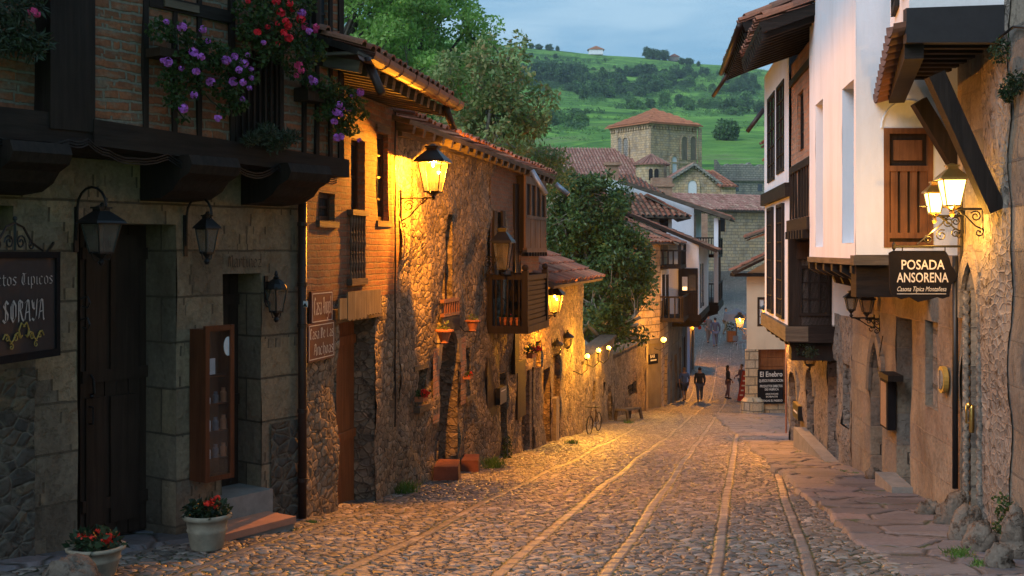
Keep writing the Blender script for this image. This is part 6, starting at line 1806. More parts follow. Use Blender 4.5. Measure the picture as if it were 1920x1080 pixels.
q = MB(); F6.pbox(q, 1240, 1258, 505, 560, .0, .03); hE.part('plaster_panel', q, M['white'])
for x in (.2, 3.3): q = MB(); F6.box(q, x, x + .12, F6.z(1245, 500, .6), .3, .72, .84); hE.part('post', q, M['wdk'])
t_ = Thing('street_sign', 'small dark sign with white writing on the corner house below the tree', 'sign', FQ.at(1225, 682, .1)); q = MB(); FQ.pbox(q, 1217, 1234, 664, 682, .06, .09); t_.part('board', q, M['black'])
q = MB(); putsign(q, 'BAR', 1219, 1228, 671, .14, FQ, .095, 0, .02); t_.part('lettering', q, M['letter']); q = MB(); FQ.pbox(q, 1220, 1231, 674, 676.5, .09, .094); t_.part('stripe', q, M['paper'])
globe_lamp(F6, 1244, 637, 'glowing yellow lamp on the corner house under the wooden balcony', 160, None, .35, .10)
p = gnd(1230, 744); q = MB(); q.ball(p + Vector((0, 0, .25)), .25, 10, 8, (1, .8, 1.2), .3, 4); single('pale_stone', 'small whitish stone at the foot of the corner house, below the sign', 'stone', q, M['white2'], smooth=True)
# low annex in front with the little window, and a bench
FA = Fac((3.28, 37.9), (5.17, 45.0))
hF = Thing('low_annex', 'low rubble annex with one small dark window behind the stone bench', 'annex', (4, 42, g(42)))
ow_ = (FA.s(1178), FA.s(1193), FA.z(1186, 742), FA.z(1186, 718), .2)
b_ = MB(); wallgrid(b_, FA, 0, FA.L, g(46) - .3, FA.z(1185, 655), [ow_], .12, 0, .08); hF.part('wall', b_, M['rubble'])
b_ = MB(); FA.box(b_, 0, FA.L, g(46) - .3, FA.z(1185, 655), -1.2, -.25); FA.box(b_, FA.L - .22, FA.L + .0, g(46) - .3, FA.z(1185, 655), -1.2, -.01); hF.part('core', b_, M['rubble'])
window(hF, FA, ow_[0], ow_[1], ow_[2], ow_[3], -.1, M['wdk'], M['glassd'], 2, 2, .06)
q = MB(); FA.box(q, FA.L - .5, FA.L + .03, g(46) - .3, FA.z(1200, 650), -.2, .05); hF.part('quoins', q, M['ash_warm'])
t_ = Thing('bench', 'plain bench with splayed legs against the low annex', 'bench', gnd(1180, 788))
a, b = gnd(1164, 790), gnd(1192, 785); q = MB(); h = .34; q.beam(a + Z3 * h, b + Z3 * (h + .0), .34, .06); t_.part('seat', q, M['wgr'])
d = (b - a).normalized(); sd_ = d.cross(Z3)
for p_ in (a + d * .1, b - d * .1):
    for s_ in (-1, 1): q = MB(); q.beam(p_ + sd_ * .15 * s_ + Z3 * h, p_ + sd_ * .2 * s_ + d * (.06 if p_ is not a else -.06), .07, .07); t_.part('leg', q, M['wgr'])

# row of fronts down to the square
hG = Thing('jettied_house', 'white plastered house with a dark glazed bay over a stone ground floor', 'house', (8, 55, g(56)))
s52, s58 = F6.s(1252), F6.s(1271)
def f6(y): return (y - 48.0) / F6.d.y
b_ = MB(); og = [(f6(53), f6(54.2), g(61) - .2, -5.0, .25), (f6(56), f6(57.3), g(61) - .2, -5.0, .25), (f6(58.8), f6(60), g(61) - .2, -4.9, .25)]
wallgrid(b_, F6, f6(51.9), f6(61), g(61) - .5, -2.6, og, .2, 0, .05); hG.part('wall', b_, M['ash_warm'])
for o_, m_ in zip(og, ('wbr', 'wbrd', 'wbr')): plank_door(hG, F6, o_[0], o_[1], o_[2], o_[3], -.2, M[m_], 4, False)
X52 = (1310 - CX) / FP * 52; xf = lambda y: X52 + .2159 * (y - 52)
b_ = MB(); blockw(b_, [(6.85, 52), (X52, 52), (xf(61), 61), (8.7, 61)], -2.85, .35)
b_.v = [(v[0], v[1], v[2] if not (v[2] > 0 and v[0] < 7.5) else .95) for v in b_.v]; hG.part('upper_wall', b_, M['white'])
FG = Fac((6.85, 52.0), (X52, 52.0001)); FH = Fac((X52, 52), (xf(61), 61))
q = MB(); FG.box(q, FG.s(1272), FG.s(1308), FG.z(1290, 592), FG.z(1290, 503), -.02, .09); by = hG.part('bay', q, M['wdk'])
q = MB(); FG.pbox(q, 1279, 1289, 519, 545, .09, .10); hG.part('painted_lit_pane', q, M['paper'], by)  # pale colour makes this pane look lit
q = MB(); FG.pbox(q, 1280, 1288, 538, 544, .10, .105); hG.part('lamp_glow', q, M['win_lit'], by)
q = MB(); FG.pbox(q, 1291, 1305, 515, 545, .09, .10); hG.part('pane', q, M['glassd'], by)
q = MB()
for i in range(9): FG.pbox(q, 1275 + i * 3.6, 1277 + i * 3.6, 552, 588, .09, .11)
FG.pbox(q, 1272, 1308, 548, 551, .09, .12); hG.part('boarding', q, M['wbrd'], by)
q = MB(); FG.box(q, 0, FG.L + .1, -3.1, -2.84, -.3, .1); FH.box(q, 0, FH.L, -3.1, -2.84, -.5, .06); hG.part('sole_beam', q, M['wdkh'])
for pa, pb in ((1312.6, 1314.2), (1316.6, 1318.2)):
    q = MB(); a, b = FH.s(pa), FH.s(pb); FH.box(q, a, b, -2.6, -.6, .0, .05); hG.part('window', q, M['glassd'])
q = MB()
for i in range(6): FH.box(q, .3 + i * 1.5, .5 + i * 1.5, -3.4, -3.1, -1.2, .0)
hG.part('joists', q, M['wdk'])
A = Vector((xf(52) + .75, 51.7, .0)); B = Vector((xf(61) + .6, 61, .0)); quadroof(hG, A, B, Vector((-4.1, .9, 1.75)), 61)
q = MB(); q.beam(A + Vector((0, -.02, -.03)), A + Vector((-4.0, 0, 1.66)), .1, .14); hG.part('barge_board', q, M['wbrd'])
# upper white house with hipped roof behind the corner house
hI = Thing('small_white_house', 'small white-walled house under a curved hipped roof above the corner house', 'house', (6, 56, 0))
b_ = MB(); blockw(b_, [(4.3, 54), (7.4, 54.3), (7.6, 59), (4.3, 59)], -1, 1.62); hI.part('wall', b_, M['white2'])
FI = Fac((4.3, 54.0), (7.4, 54.3)); q = MB(); FI.box(q, FI.s(1236), FI.s(1252), -1, 1.6, 0, .1); hI.part('post', q, M['wdk']); q = MB(); FI.box(q, 0, FI.L, 1.45, 1.62, 0, .14); hI.part('wall_plate', q, M['wdk'])
quadroof(hI, Vector((3.6, 53.3, 1.62)), Vector((8.1, 53.6, 1.5)), Vector((-.3, 2.9, 1.15)), 71, .15, .34)
quadroof(hI, Vector((8.15, 53.5, 1.5)), Vector((8.4, 59.5, 1.5)), Vector((-1.9, 0, 1.1)), 72, .3, .3)
q = MB()
for i in range(9): q.beam(Vector((4 + i * .5, 53.4, 1.58)), Vector((4 + i * .5, 54.4, 1.75)), .09, .1)
hI.part('rafters', q, M['wdk'])
# long white gable house
hJ = Thing('gable_house', 'long white gable house with open timber galleries facing the street bend', 'house', (9, 64, g(64)))
yJ = 61.2; xe = (1346 - CX) / FP * yJ; zr = lambda x: 1.82 + (xe + .5 - x) * .335
b_ = MB(); P = [(5.4, yJ), (xe - 1.25, yJ), (xe - 1.25 + .216 * 7, yJ + 7), (5.4, yJ + 7)]
b_.add([(P[0][0], P[0][1], -2.7), (P[1][0], P[1][1], -2.7), (P[2][0], P[2][1], -2.7), (P[3][0], P[3][1], -2.7)] + [(x, y, zr(x - .216 * (y - yJ)) - .1) for x, y in P],
      [(3, 2, 1, 0), (4, 5, 6, 7), (0, 1, 5, 4), (1, 2, 6, 5), (2, 3, 7, 6), (3, 0, 4, 7)]); hJ.part('wall', b_, M['white'])
FJ2 = Fac((xe - 1.25, yJ), (xe, yJ + .001)); FK = Fac((xe, yJ), (xe + .216 * 7, yJ + 7))
for z_, h_ in ((-2.7, 1.0), (-.2, .9)):
    q = MB(); blockw(q, [(xe - 1.25, yJ), (xe, yJ), (xe + 1.5, yJ + 7), (xe + .25, yJ + 7)], z_ - .16, z_); gl_ = hJ.part('gallery', q, M['wdkh'])
    q = MB(); FJ2.box(q, 0, FJ2.L, z_ + h_ - .07, z_ + h_, -.03, .04)
    for i in range(9): FJ2.box(q, .05 + i * .14, .09 + i * .14, z_, z_ + h_ - .07, -.02, .02)
    FK.box(q, .05, 6.9, z_ + h_ - .07, z_ + h_, -.04, .02)
    for i in range(26): FK.box(q, .1 + i * .27, .15 + i * .27, z_, z_ + h_ - .07, -.04, 0)
    hJ.part('railing', q, M['wdk'], gl_)
q = MB(); FK.box(q, -.1, .12, -2.7, 1.7, -.2, .02); hJ.part('post', q, M['white']); 
q = MB(); FJ2.box(q, 0, .1, -2.7, 1.9, -.05, .05); hJ.part('post', q, M['wgr'])
q = MB(); FK.box(q, 3.4, 3.6, -2.7, 1.7, -.2, .02); hJ.part('post', q, M['wgr'])
q = MB(); FK.box(q, -.1, 7, -3.15, -2.86, -1.3, .05); hJ.part('sole_beam', q, M['wdkh'])
q = MB(); q.prism([(0, -3.15), (0, -3.3), (-.5, -3.45), (-.9, -3.9), (-1.3, -4.0), (-1.3, -3.15)], FK.P(0, 0, 0), FK.N3, Z3, FK.D3 * .3); hJ.part('bracket', q, M['wdk'])
A = Vector((xe + .55, yJ - .5, 1.72)); B = A + Vector((.216 * 8.2, 8.2, 0)); quadroof(hJ, A, B, Vector((-5.9, 1.2, 1.98)), 81)
q = MB(); q.beam(A + Vector((0, -.03, -.06)), A + Vector((-5.8, 0, 1.9)), .12, .2); hJ.part('barge_board', q, M['wgr'])
q = MB(); wallgrid(q, F6, f6(61.05), f6(69.5), g(61) - .5, -3.1, [(f6(62), f6(63.2), g(63) - .2, -4.6, .2), (f6(66), f6(67.3), g(66) - .4, -4.6, .2)], .3, 0, .02); hJ.part('lower_wall', q, M['grey_w'])
plank_door(hJ, F6, f6(62), f6(63.2), g(63) - .1, -4.6, -.15, M['blue'], 3, False); plank_door(hJ, F6, f6(66), f6(67.3), g(66) - .4, -4.6, -.15, M['blue'], 3, False)
q = MB(); F6.box(q, f6(63.5), f6(65.8), g(64) - .3, -3.4, 0, .08); hJ.part('door_surround', q, M['blue'])
q = MB(); F6.box(q, f6(69), f6(69.7), g(69) - .3, -3.1, -.6, .1); hJ.part('corner_pillar', q, M['ash_warm'])
b_ = MB(); blockw(b_, [(5.5, 52), (6.8, 52.1), (10.2, 69.4), (5.5, 69)], g(61) - .3, -2.9); hJ.part('core', b_, M['white2'])
# flowers and light at the corner
q = Thing('hanging_flowers', 'red flowers hanging by the orange-lit corner pillar at the street bend', 'flowers', W(1302, 610, 66)); m_ = MB(); c = W(1303, 600, 66.5); leafcloud(m_, [(tuple(c), .35), (tuple(c + Vector((.3, 0, -.2))), .25)], 160, .08, np.random.default_rng(3)); q.part('foliage', m_, M['leafdk'])
for i in range(12):
    f = blossom_mesh(.11, i); cc = c + Vector((rnd.uniform(-.35, .5), -.3, rnd.uniform(-.45, .4))); f.v = [tuple(Vector(v) + cc) for v in f.v]; q.part('blossom', f, M['fl_or'])
m_ = MB(); m_.tube([c + Vector((-.9, .1, .3)), c + Vector((0, 0, .35))], .03, 5); q.part('arm', m_, M['iron'])
wall_lantern(F6, 1301, 592, 612, 1297, 'small lit lantern beside the red flowers at the street bend', lit=True, energy=700, wfac=.7)

# cream house on the right
hK = Thing('cream_house', 'cream plastered gable house with stone pillar and honey-coloured light', 'house', (9, 42, g(42)))
yK = 42.0; FKc = Fac((8.4, yK), (12.6, yK + .6)); zk = FKc.z(1420, 512)
oK = [(FKc.s(1421), FKc.s(1476), FKc.z(1445, 757), FKc.z(1445, 655), .35), (FKc.s(1420), FKc.s(1447), FKc.z(1433, 612), FKc.z(1433, 557), .12)]
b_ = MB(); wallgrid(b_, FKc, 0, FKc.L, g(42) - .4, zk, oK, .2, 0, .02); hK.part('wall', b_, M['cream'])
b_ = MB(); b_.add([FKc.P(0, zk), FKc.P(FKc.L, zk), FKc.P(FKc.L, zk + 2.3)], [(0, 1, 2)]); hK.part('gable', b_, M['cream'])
b_ = MB(); blockw(b_, [(8.41, yK + .03), (12.5, yK + .62), (13.5, yK + 6.5), (10.1, yK + 6.5)], g(48) - .5, zk - .01) if False else [blockw(b_, P_, g(48) - .5, zk) for P_ in ([(8.41, yK + .04), (8.64, yK + .07), (10.3, yK + 6.5), (10.05, yK + 6.5)], [(10.3, yK + 6.25), (13.5, yK + 6.25), (13.5, yK + 6.5), (10.3, yK + 6.5)], [(12.3, yK + .7), (12.55, yK + .7), (13.75, yK + 6.2), (13.5, yK + 6.2)])]; hK.part('side_wall', b_, M['cream'])
q = MB(); FKc.box(q, -.06, FKc.s(1420), g(42) - .3, FKc.z(1410, 655), 0, .10); hK.part('pillar', q, M['church'])
q = MB(); q.lathe([(.42, 0), (.40, .5), (.28, .62), (.001, .64)], (8.6, yK - .02, g(42) - .05), 14); hK.part('pillar_base', q, M['church'])
q = MB(); FKc.box(q, FKc.s(1421), FKc.L, g(42) - .3, FKc.z(1445, 757), .0, .06); hK.part('low_wall', q, M['church'])
q = MB(); FKc.box(q, oK[0][0], oK[0][1], oK[0][2], oK[0][3], -.3, -.25)
for i in range(6): FKc.box(q, oK[0][0], oK[0][1], oK[0][2] + i * .33, oK[0][2] + i * .33 + .31, -.25, -.22)
hK.part('shop_shutter', q, M['wbr'])
window(hK, FKc, oK[1][0], oK[1][1], oK[1][2], oK[1][3], -.02, M['wbrd'], M['paper'], 2, 3, .09)
q = MB(); FKc.box(q, -.55, FKc.L, zk - .12, zk, -.2, .35); hK.part('tie_beam', q, M['wdkh'])
quadroof(hK, Vector((7.75, yK - .5, zk + .05)), Vector((9.45, yK + 6.6, zk + .05)), Vector((4.2, -.6, 2.1)), 91)
q = MB(); q.beam(Vector((7.8, yK - .48, zk + .0)), Vector((11.9, yK - .48, zk + 2.05)), .1, .16); hK.part('barge_board', q, M['wbrd'])
t_ = Thing('menu_board', 'black board with many lines of white text under the brown shutter', 'sign', FKc.at(1445, 757, .15)); q = MB(); FKc.pbox(q, 1421, 1469, 693, 757, .1, .14); t_.part('board', q, M['black'])
for tx, a, b, y_, h_ in (('El Enebro', 1425, 1467, 706, .19), ('QUESOS FABRICACION', 1423, 1468, 716, .10), ('PRODUCTOS DIRECTOS', 1425, 1467, 726, .09), ('DE FABRICA', 1434, 1460, 732, .08), ('ANCHOAS', 1435, 1459, 740, .06), ('SOBAOS', 1436, 1458, 745, .06), ('QUESADAS EL PASIEGO', 1423, 1467, 753, .075)):
    q = MB(); putsign(q, tx, a, b, y_, h_, FKc, .145, 0, .015); t_.part('lettering', q, M['letter'])
wall_lantern(Fac((8.40, 42.05), (10.05, 48.5), -1), 1387, 585, 617, 1402, 'lit lantern at the cream house corner, in front of the square', lit=True, energy=300, wfac=.6)

# far houses on the right, over the cream roof
hL = Thing('dark_roof_house', 'house on the right with dark tiled eave and soffit painted lamplit-yellow above the cream roof', 'house', (13, 56, g(56)))
b_ = MB(); blockw(b_, [(12.0, 53), (17, 53), (17, 60), (13.0, 60)], g(56) - .3, 1.0); hL.part('wall', b_, M['cream'])
quadroof(hL, Vector((10.5, 52.5, .62)), Vector((12.0, 60.5, .62)), Vector((3.3, -.5, 1.25)), 95)
q = MB(); q.hexa([Vector(p_) for p_ in ((10.7, 52.6, .5), (13.5, 52.4, 1.35), (14.5, 60, 1.35), (12, 60, .5), (10.7, 52.6, .56), (13.5, 52.4, 1.5), (14.5, 60, 1.5), (12, 60, .56))]); hL.part('soffit', q, M['tile_or'])  # orange colour stands in for the light on this soffit
hM = Thing('red_eave_house', 'house hidden behind the half-timbered front, its red eave end and spout showing', 'house', (10, 32, g(33)))
b_ = MB(); blockw(b_, [(8.2, 31), (13, 31), (13, 39.5), (9.6, 39.5)], g(36) - .3, 3.2); hM.part('wall', b_, M['white2'])
quadroof(hM, Vector((7.2, 30.5, 3.15)), Vector((7.55, 35.5, 3.15)), Vector((4.5, 0, 1.6)), 96)
quadroof(hM, Vector((8.25, 37, 3.0)), Vector((8.6, 40, 3.0)), Vector((4.0, 0, 1.4)), 97, 0, 0, 'tile_or')
q = MB(); q.tube([W(1432, 205, 33), W(1401, 247, 33)], [.07, .06], 8); hM.part('spout', q, M['pipe'], smooth=True)

# things on the square
p = gnd(1381, 648)
t_ = Thing('parasol', 'drooping grey parasol on the square behind the lit lantern', 'parasol', p); q = MB(); q.tube([p, p + Z3 * 2.4], .035, 6); t_.part('pole', q, M['iron'])
q = MB(); n = 10; vs = [p + Z3 * 2.45]; 
for k in range(n): a = 2 * PI * k / n; vs.append(p + Vector((.75 * math.cos(a), .75 * math.sin(a), 2.05 + .05 * (k % 2))))
for k in range(n): a = 2 * PI * k / n; vs.append(p + Vector((.9 * math.cos(a), .9 * math.sin(a), 1.6 + .12 * (k % 2))))
q.add(vs, [(0, 1 + k, 1 + (k + 1) % n) for k in range(n)] + [(1 + k, 1 + n + k, 1 + n + (k + 1) % n, 1 + (k + 1) % n) for k in range(n)]); t_.part('canopy', q, M['c_grey'])
p = gnd(1371, 640); t_ = Thing('planter_box', 'brown wooden planter box left of the parasol on the square', 'planter', p); q = MB(); q.box(p + Vector((0, 0, .35)), .55, .5, .7); t_.part('box', q, M['wbr']); q = MB(); leafcloud(q, [(tuple(p + Z3 * .95), .36)], 150, .07, np.random.default_rng(8)); t_.part('foliage', q, M['leafdk'])
def chair(loc, rz, lab):
    t = Thing('cafe_chair', lab, 'chair', loc, rz, 'cafe chairs on the square'); L = Vector((0, 0, 0))
    q = MB(); q.box((0, 0, .45), .42, .42, .04); t.part('seat', q, M['c_grey'], local=True)
    q = MB(); q.box((0, .2, .72), .42, .03, .34); t.part('backrest', q, M['c_grey'], local=True)
    for x in (-.18, .18):
        for y in (-.18, .18): q = MB(); q.tube([(x, y, .44), (x * 1.15, y * 1.2, 0)], .018, 5); t.part('leg', q, M['zinc'], local=True)
p = gnd(1383, 656); chair(tuple(p), .5, 'metal cafe chair nearest the parasol on the square'); p = gnd(1395, 654); chair(tuple(p), -.6, 'metal cafe chair closest to the cream house corner')
p = gnd(1393, 752); t_ = Thing('leaning_board', 'narrow red advertising board leaning outside the cream house pillar', 'sign', p); q = MB(); a_, b_ = p + Vector((-.14, 0, 0)), p + Vector((.16, .1, 1.45)); q.beam(a_, b_, .30, .05, Vector((0, 1, 0))); t_.part('board', q, M['red'])
for i in range(5):
    q = MB(); c = a_ + (b_ - a_) * (.2 + .16 * i) + Vector((0, -.035, 0)); q.box(c, .16 - .02 * (i % 2), .006, .07); t_.part('emblem', q, M['letter'])

# bicycle leaning at the yard wall
def bicycle(loc, rz, lab):
    t = Thing('bicycle', lab, 'bicycle', loc, rz)
    for x in (-.52, .52):
        q = MB(); q.tube([(x + .33 * math.cos(a), 0, .34 + .33 * math.sin(a)) for a in [2 * PI * i / 24 for i in range(25)]], .02, 6, False); w_ = t.part('wheel', q, M['rubber'], local=True)
        q = MB()
        for i in range(8): a = PI * i / 8; q.tube([(x + .31 * math.cos(a), 0, .34 + .31 * math.sin(a)), (x - .31 * math.cos(a), 0, .34 - .31 * math.sin(a))], .003, 3)
        t.part('spokes', q, M['zinc'], w_, local=True)
    q = MB(); bb, st, hd = Vector((-.08, 0, .30)), Vector((-.2, 0, .82)), Vector((.36, 0, .80))
    for a, b in ((bb, st), (st, hd), (bb, hd + Vector((.02, 0, -.1))), (bb, Vector((-.52, 0, .34))), (st, Vector((-.52, 0, .34))), (hd, Vector((.52, 0, .34))), (hd, hd + Vector((-.03, 0, .14)))): q.tube([a, b], .018, 6)
    t.part('frame', q, M['ironb'], local=True)
    q = MB(); q.tube([(.20, -.28, .98), (.33, -.2, .96), (.33, .2, .96), (.20, .28, .98)], .014, 6); t.part('handlebar', q, M['iron'], local=True)
    q = MB(); q.ball((-.22, 0, .90), .12, 10, 6, (1.1, .55, .3)); t.part('saddle', q, M['rubber'], local=True, smooth=True)
    q = MB(); q.lathe([(.001, -.01), (.09, -.01), (.09, .01), (.001, .01)], (0, 0, 0), 12); q.v = [(v[0] - .08, v[2], v[1] + .30) for v in q.v]; t.part('crank', q, M['zinc'], local=True); return t
p = gnd(1119, 814); bk_ = bicycle(tuple(p + Vector((-.05, .2, .0))), math.radians(-112), 'small dark bicycle standing at the lit yard wall under the globe lamps'); bk_.o.scale = (.66, .66, .66)

# ================================================================= church group
def archwin(F, s, z0, z1, w_, o=.04, kind='round', n=8):
    h = archtop(kind, 0, w_, 0); zs = z1 - h; m = MB()
    out = [(-w_ / 2, z0), (w_ / 2, z0)] + [(w_ / 2 - w_ * i / n, zs + archtop(kind, w_ / 2 - w_ * i / n, w_, 0)) for i in range(n + 1)]
    m.prism(out, F.P(s, 0, -.02), F.D3, Z3, F.N3 * (o + .02)); return m
def archframe(F, s, z0, z1, w_, t=.22, o=.16, n=10):
    h = w_ / 2; zs = z1 - h; m = MB()
    m_ = [(-(w_ / 2), z0)] + [(-w_ / 2 * math.cos(PI * i / n), zs + w_ / 2 * math.sin(PI * i / n)) for i in range(n + 1)] + [(w_ / 2, z0)]
    for (a, b), (c, d) in zip(m_, m_[1:]):
        def ex(x, z): 
            if z <= zs + 1e-6: return (x + (t if x > 0 else -t), z)
            l = math.hypot(x, z - zs); return (x * (1 + t / l), zs + (z - zs) * (1 + t / l))
        a2, c2 = ex(a, b), ex(c, d)
        m.hexa([F.P(s + x, z, oo) for oo in (0, o) for x, z in ((a, b), (c, d), c2, a2)])
    return m
ch = Thing('church', 'old stone church with square crossing tower, round turret and red tiled nave', 'church', (20, 152, g(150)))
tc = Vector((17.6, 150)); tr = Vector((24.35, 154.4)); tlf = Vector((13.2, 156.75)); tb = tlf + tr - tc
zt = 16.4
def rect(mb, a, b, c, d, z0, z1): return blockw(mb, [tuple(a), tuple(b), tuple(c), tuple(d)], z0, z1)
b_ = MB(); rect(b_, tc, tr, tb, tlf, -1, zt); tw_ = ch.part('tower', b_, M['church'])
FR, FL = Fac(tuple(tc), tuple(tr)), Fac(tuple(tlf), tuple(tc))
for F_ in (FR, FL):
    q = MB(); F_.box(q, -.1, F_.L + .1, F_.z(1250, 306), F_.z(1250, 303), 0, .14); ch.part('string_course', q, M['church'], tw_); q = MB(); F_.box(q, -.15, F_.L + .15, zt - .35, zt, 0, .22)
    for i in range(16): x = F_.L * (i + .5) / 16; F_.box(q, x - .12, x + .12, zt - .75, zt - .35, 0, .2)
    ch.part('cornice', q, M['church'], tw_)
for px in (1283, 1299): s_ = FR.s(px); ch.part('arch', archframe(FR, s_, FR.z(px, 300), FR.z(px, 256), 1.0), M['church'], tw_); ch.part('blind_window', archwin(FR, s_, FR.z(px, 300), FR.z(px, 256), 1.0, .05), M['render'], tw_)
for px in (1163, 1174): s_ = FL.s(px); ch.part('arch', archframe(FL, s_, FL.z(px, 300), FL.z(px, 258), 1.1), M['church'], tw_); ch.part('blind_window', archwin(FL, s_, FL.z(px, 300), FL.z(px, 258), 1.1, .05), M['ruin'], tw_)
s_ = FR.s(1264); ch.part('arch', archframe(FR, s_, FR.z(1264, 325), FR.z(1264, 293), .8, .3), M['church'], tw_); ch.part('window', archwin(FR, s_, FR.z(1264, 325), FR.z(1264, 293), .8, .06), M['paper'], tw_)
for F_, px0, px1 in ((FR, 1220, 1226), (FR, 1310, 1316), (FL, 1154, 1158)):
    q = MB(); F_.pbox(q, px0, px1, 240, 340, 0, .15); ch.part('buttress', q, M['church'], tw_)
apx = Vector((18.9, 155.5, zt + 2.35))
for a, b, sd in ((tc, tr, 1), (tlf, tc, 2)):
    A, B = Vector((a.x, a.y, zt)), Vector((b.x, b.y, zt)); cc = (A + B) / 2; ot = (cc - Vector((apx.x, apx.y, zt))).normalized() * .55; e = (B - A).normalized() * .6
    A, B = A + ot - e, B + ot + e; k = (apx - A).dot((B - A)) / (B - A).length_squared; foot = A + (B - A) * k
    q, bs = MB(), MB(); tiles(q, A, B, apx - foot, None, .36, .7, 100 + sd, .03, 4, None, lambda c, r, k=k: c > k * r and c < 1 - (1 - k) * r)
    bs.add([A + Z3 * -.15, B + Z3 * -.15, B, apx, A], [(0, 1, 2, 4), (4, 2, 3)]); ch.part('tower_roof', bs, M['tile_or'], tw_); ch.part('roof_tiles', q, M['tile_or'], tw_)
A, B, C_, D_ = [Vector((p_.x, p_.y, zt)) for p_ in (tr, tb, tb, tlf)]
bs = MB(); bs.add([A, B, D_, apx], [(0, 1, 3), (1, 2, 3)]); ch.part('tower_roof', bs, M['tile_or'], tw_)
# nave
yN = 143; A = W(1020, 332, yN); B = W(1206, 332, yN + 4); up = Vector((-1, 10, 0)); up.z = (HY - 280) / FP * (yN + 12) - A.z
q, bs = MB(), MB(); tiles(q, A, B, up, None, .42, .9, 110, .03, 4, bs); ch.part('nave_roof', bs, M['tile']); ch.part('roof_tiles', q, M['tile_ye'])
b_ = MB(); blockw(b_, [(A.x + .5, A.y + .6), (B.x - .5, B.y + .6), (B.x - 1, B.y + 9), (A.x, A.y + 9)], -1, A.z); ch.part('nave_wall', b_, M['church'])
q = MB(); q.beam(B + Vector((.1, 0, .2)), B + up * 1.0 + Vector((.1, 0, .2)), .4, .3); ch.part('verge', q, M['church'])
# turret
ct = W(1221, 360, 140); r_ = 29 / FP * 140; zt2 = (HY - 309) / FP * 140
q = MB(); q.lathe([(r_, -1), (r_, zt2)], (ct.x, ct.y, 0), 24); tu = ch.part('turret', q, M['church'])
q = MB(); q.lathe([(r_ + .35, zt2 - .1), (r_ + .35, zt2), (.05, zt2 + 1.25)], (ct.x, ct.y, 0), 24); ch.part('turret_roof', q, M['tile_ye'], tu)
q = MB()
for i in range(26):
    a = 2 * PI * i / 26; e_ = Vector((math.cos(a), math.sin(a), 0)); q.tube([Vector((ct.x, ct.y, zt2)) + e_ * (r_ + .36) + Z3 * .05, Vector((ct.x, ct.y, zt2 + 1.3)) + e_ * .1], [.11, .03], 5)
ch.part('roof_tiles', q, M['tile_ye'], tu)
for px in (1220, 1231):
    k = (px - CX) / FP; Ft = Fac((ct.x - 3, ct.y - r_ + .0), (ct.x + 3, ct.y - r_ + .001)); s_ = Ft.s(px); ch.part('window', archwin(Ft, s_, Ft.z(px, 338), Ft.z(px, 316), .46, .04), M['dark'], tu)
q = MB(); Ft.pbox(q, 1224.5, 1226.5, 318, 338, 0, .12); ch.part('colonnette', q, M['church'], tu)
# gabled transept and its roofs
FT = Fac((W(1250, 0, 138).x, 138), (W(1352, 0, 138).x, 138.01)); zc = FT.z(1300, 312); ze = FT.z(1300, 348)
b_ = MB(); b_.prism([(0, -1), (FT.L, -1), (FT.L, ze), (FT.L / 2, zc), (0, ze + .6)], FT.P(0, 0), FT.D3, Z3, Vector((0, 9, 0))); tp = ch.part('transept', b_, M['church'])
for (a, za, b, zb_) in ((-.3, ze + .35, FT.L / 2, zc + .25), (FT.L + .4, ze - .15, FT.L / 2, zc + .25)):
    q = MB(); A_, B_ = FT.P(a, za, .3), FT.P(b, zb_, .3)
    q.beam(A_, B_, .6, .28)
    for i in range(9): c = A_ + (B_ - A_) * ((i + .5) / 9) + Z3 * -.25 + Vector((0, .15, 0)); q.box(c, .2, .5, .25)
    ch.part('cornice', q, M['ruin'], tp)
    q, bs = MB(), MB(); e0 = FT.P(a, za + .12, .1); e1 = e0 + Vector((0, 9, 0)); tiles(q, e0, e1, B_ + Vector((0, .2, .1)) - e0, None, .4, .8, 120 + int(a), .03, 4, bs); rr = ch.part('transept_roof', bs, M['tile'], tp) ; ch.part('roof_tiles', q, M['tile_ye'])
s_ = FT.s(1298); ch.part('arch', archframe(FT, s_, FT.z(1298, 372), FT.z(1298, 338), 1.1, .35), M['church'], tp); ch.part('window', archwin(FT, s_, FT.z(1298, 372), FT.z(1298, 338), 1.0, .07), M['paper'], tp)
q = MB(); blockw(q, [(FT.P(FT.L, 0).x, 137.5), (W(1378, 0, 138).x, 137.5), (W(1378, 0, 138).x, 144), (FT.P(FT.L, 0).x, 144)], -1, FT.z(1365, 352)); ch.part('side_aisle', q, M['church'])
A = W(1350, 350, 137); B = W(1385, 350, 137); q, bs = MB(), MB(); tiles(q, A, B, Vector((-2, 5, 2.2)), None, .4, .8, 131, .03, 4, bs); ch.part('aisle_roof', bs, M['tile']); ch.part('roof_tiles', q, M['tile'])
# low convent building closing the square
cv = Thing('convent_wing', 'low pale stone wing with hipped red roof closing the square', 'building', (21, 112, g(112)))
FV = Fac((W(1268, 0, 108).x, 108), (W(1480, 0, 114).x, 114)); zv = FV.z(1400, 396)
b_ = MB(); wallgrid(b_, FV, 0, FV.L, g(108) - .6, zv, [(FV.s(1350), FV.s(1361), FV.z(1355, 434), FV.z(1355, 405), .3)], .8, 0, .04); FV.box(b_, 0, FV.L, g(108) - .6, zv, -8, -.4); cv.part('wall', b_, M['church'])
q = MB(); FV.pbox(q, 1350, 1361, 405, 434, -.2, -.15); cv.part('window', q, M['dark'])
for px, py, w_, h_ in ((1371, 450, 9, 9), (1352, 452, 6, 4), (1356, 484, 6, 7)):
    q = MB(); q.ball(FV.at(px, py, .5), w_ / FP * 110, 10, 7, (1, .5, h_ / w_), .3, px); 
q = MB(); FV.box(q, 0, FV.L, zv - .12, zv, 0, .3); cv.part('cornice', q, M['ruin'])
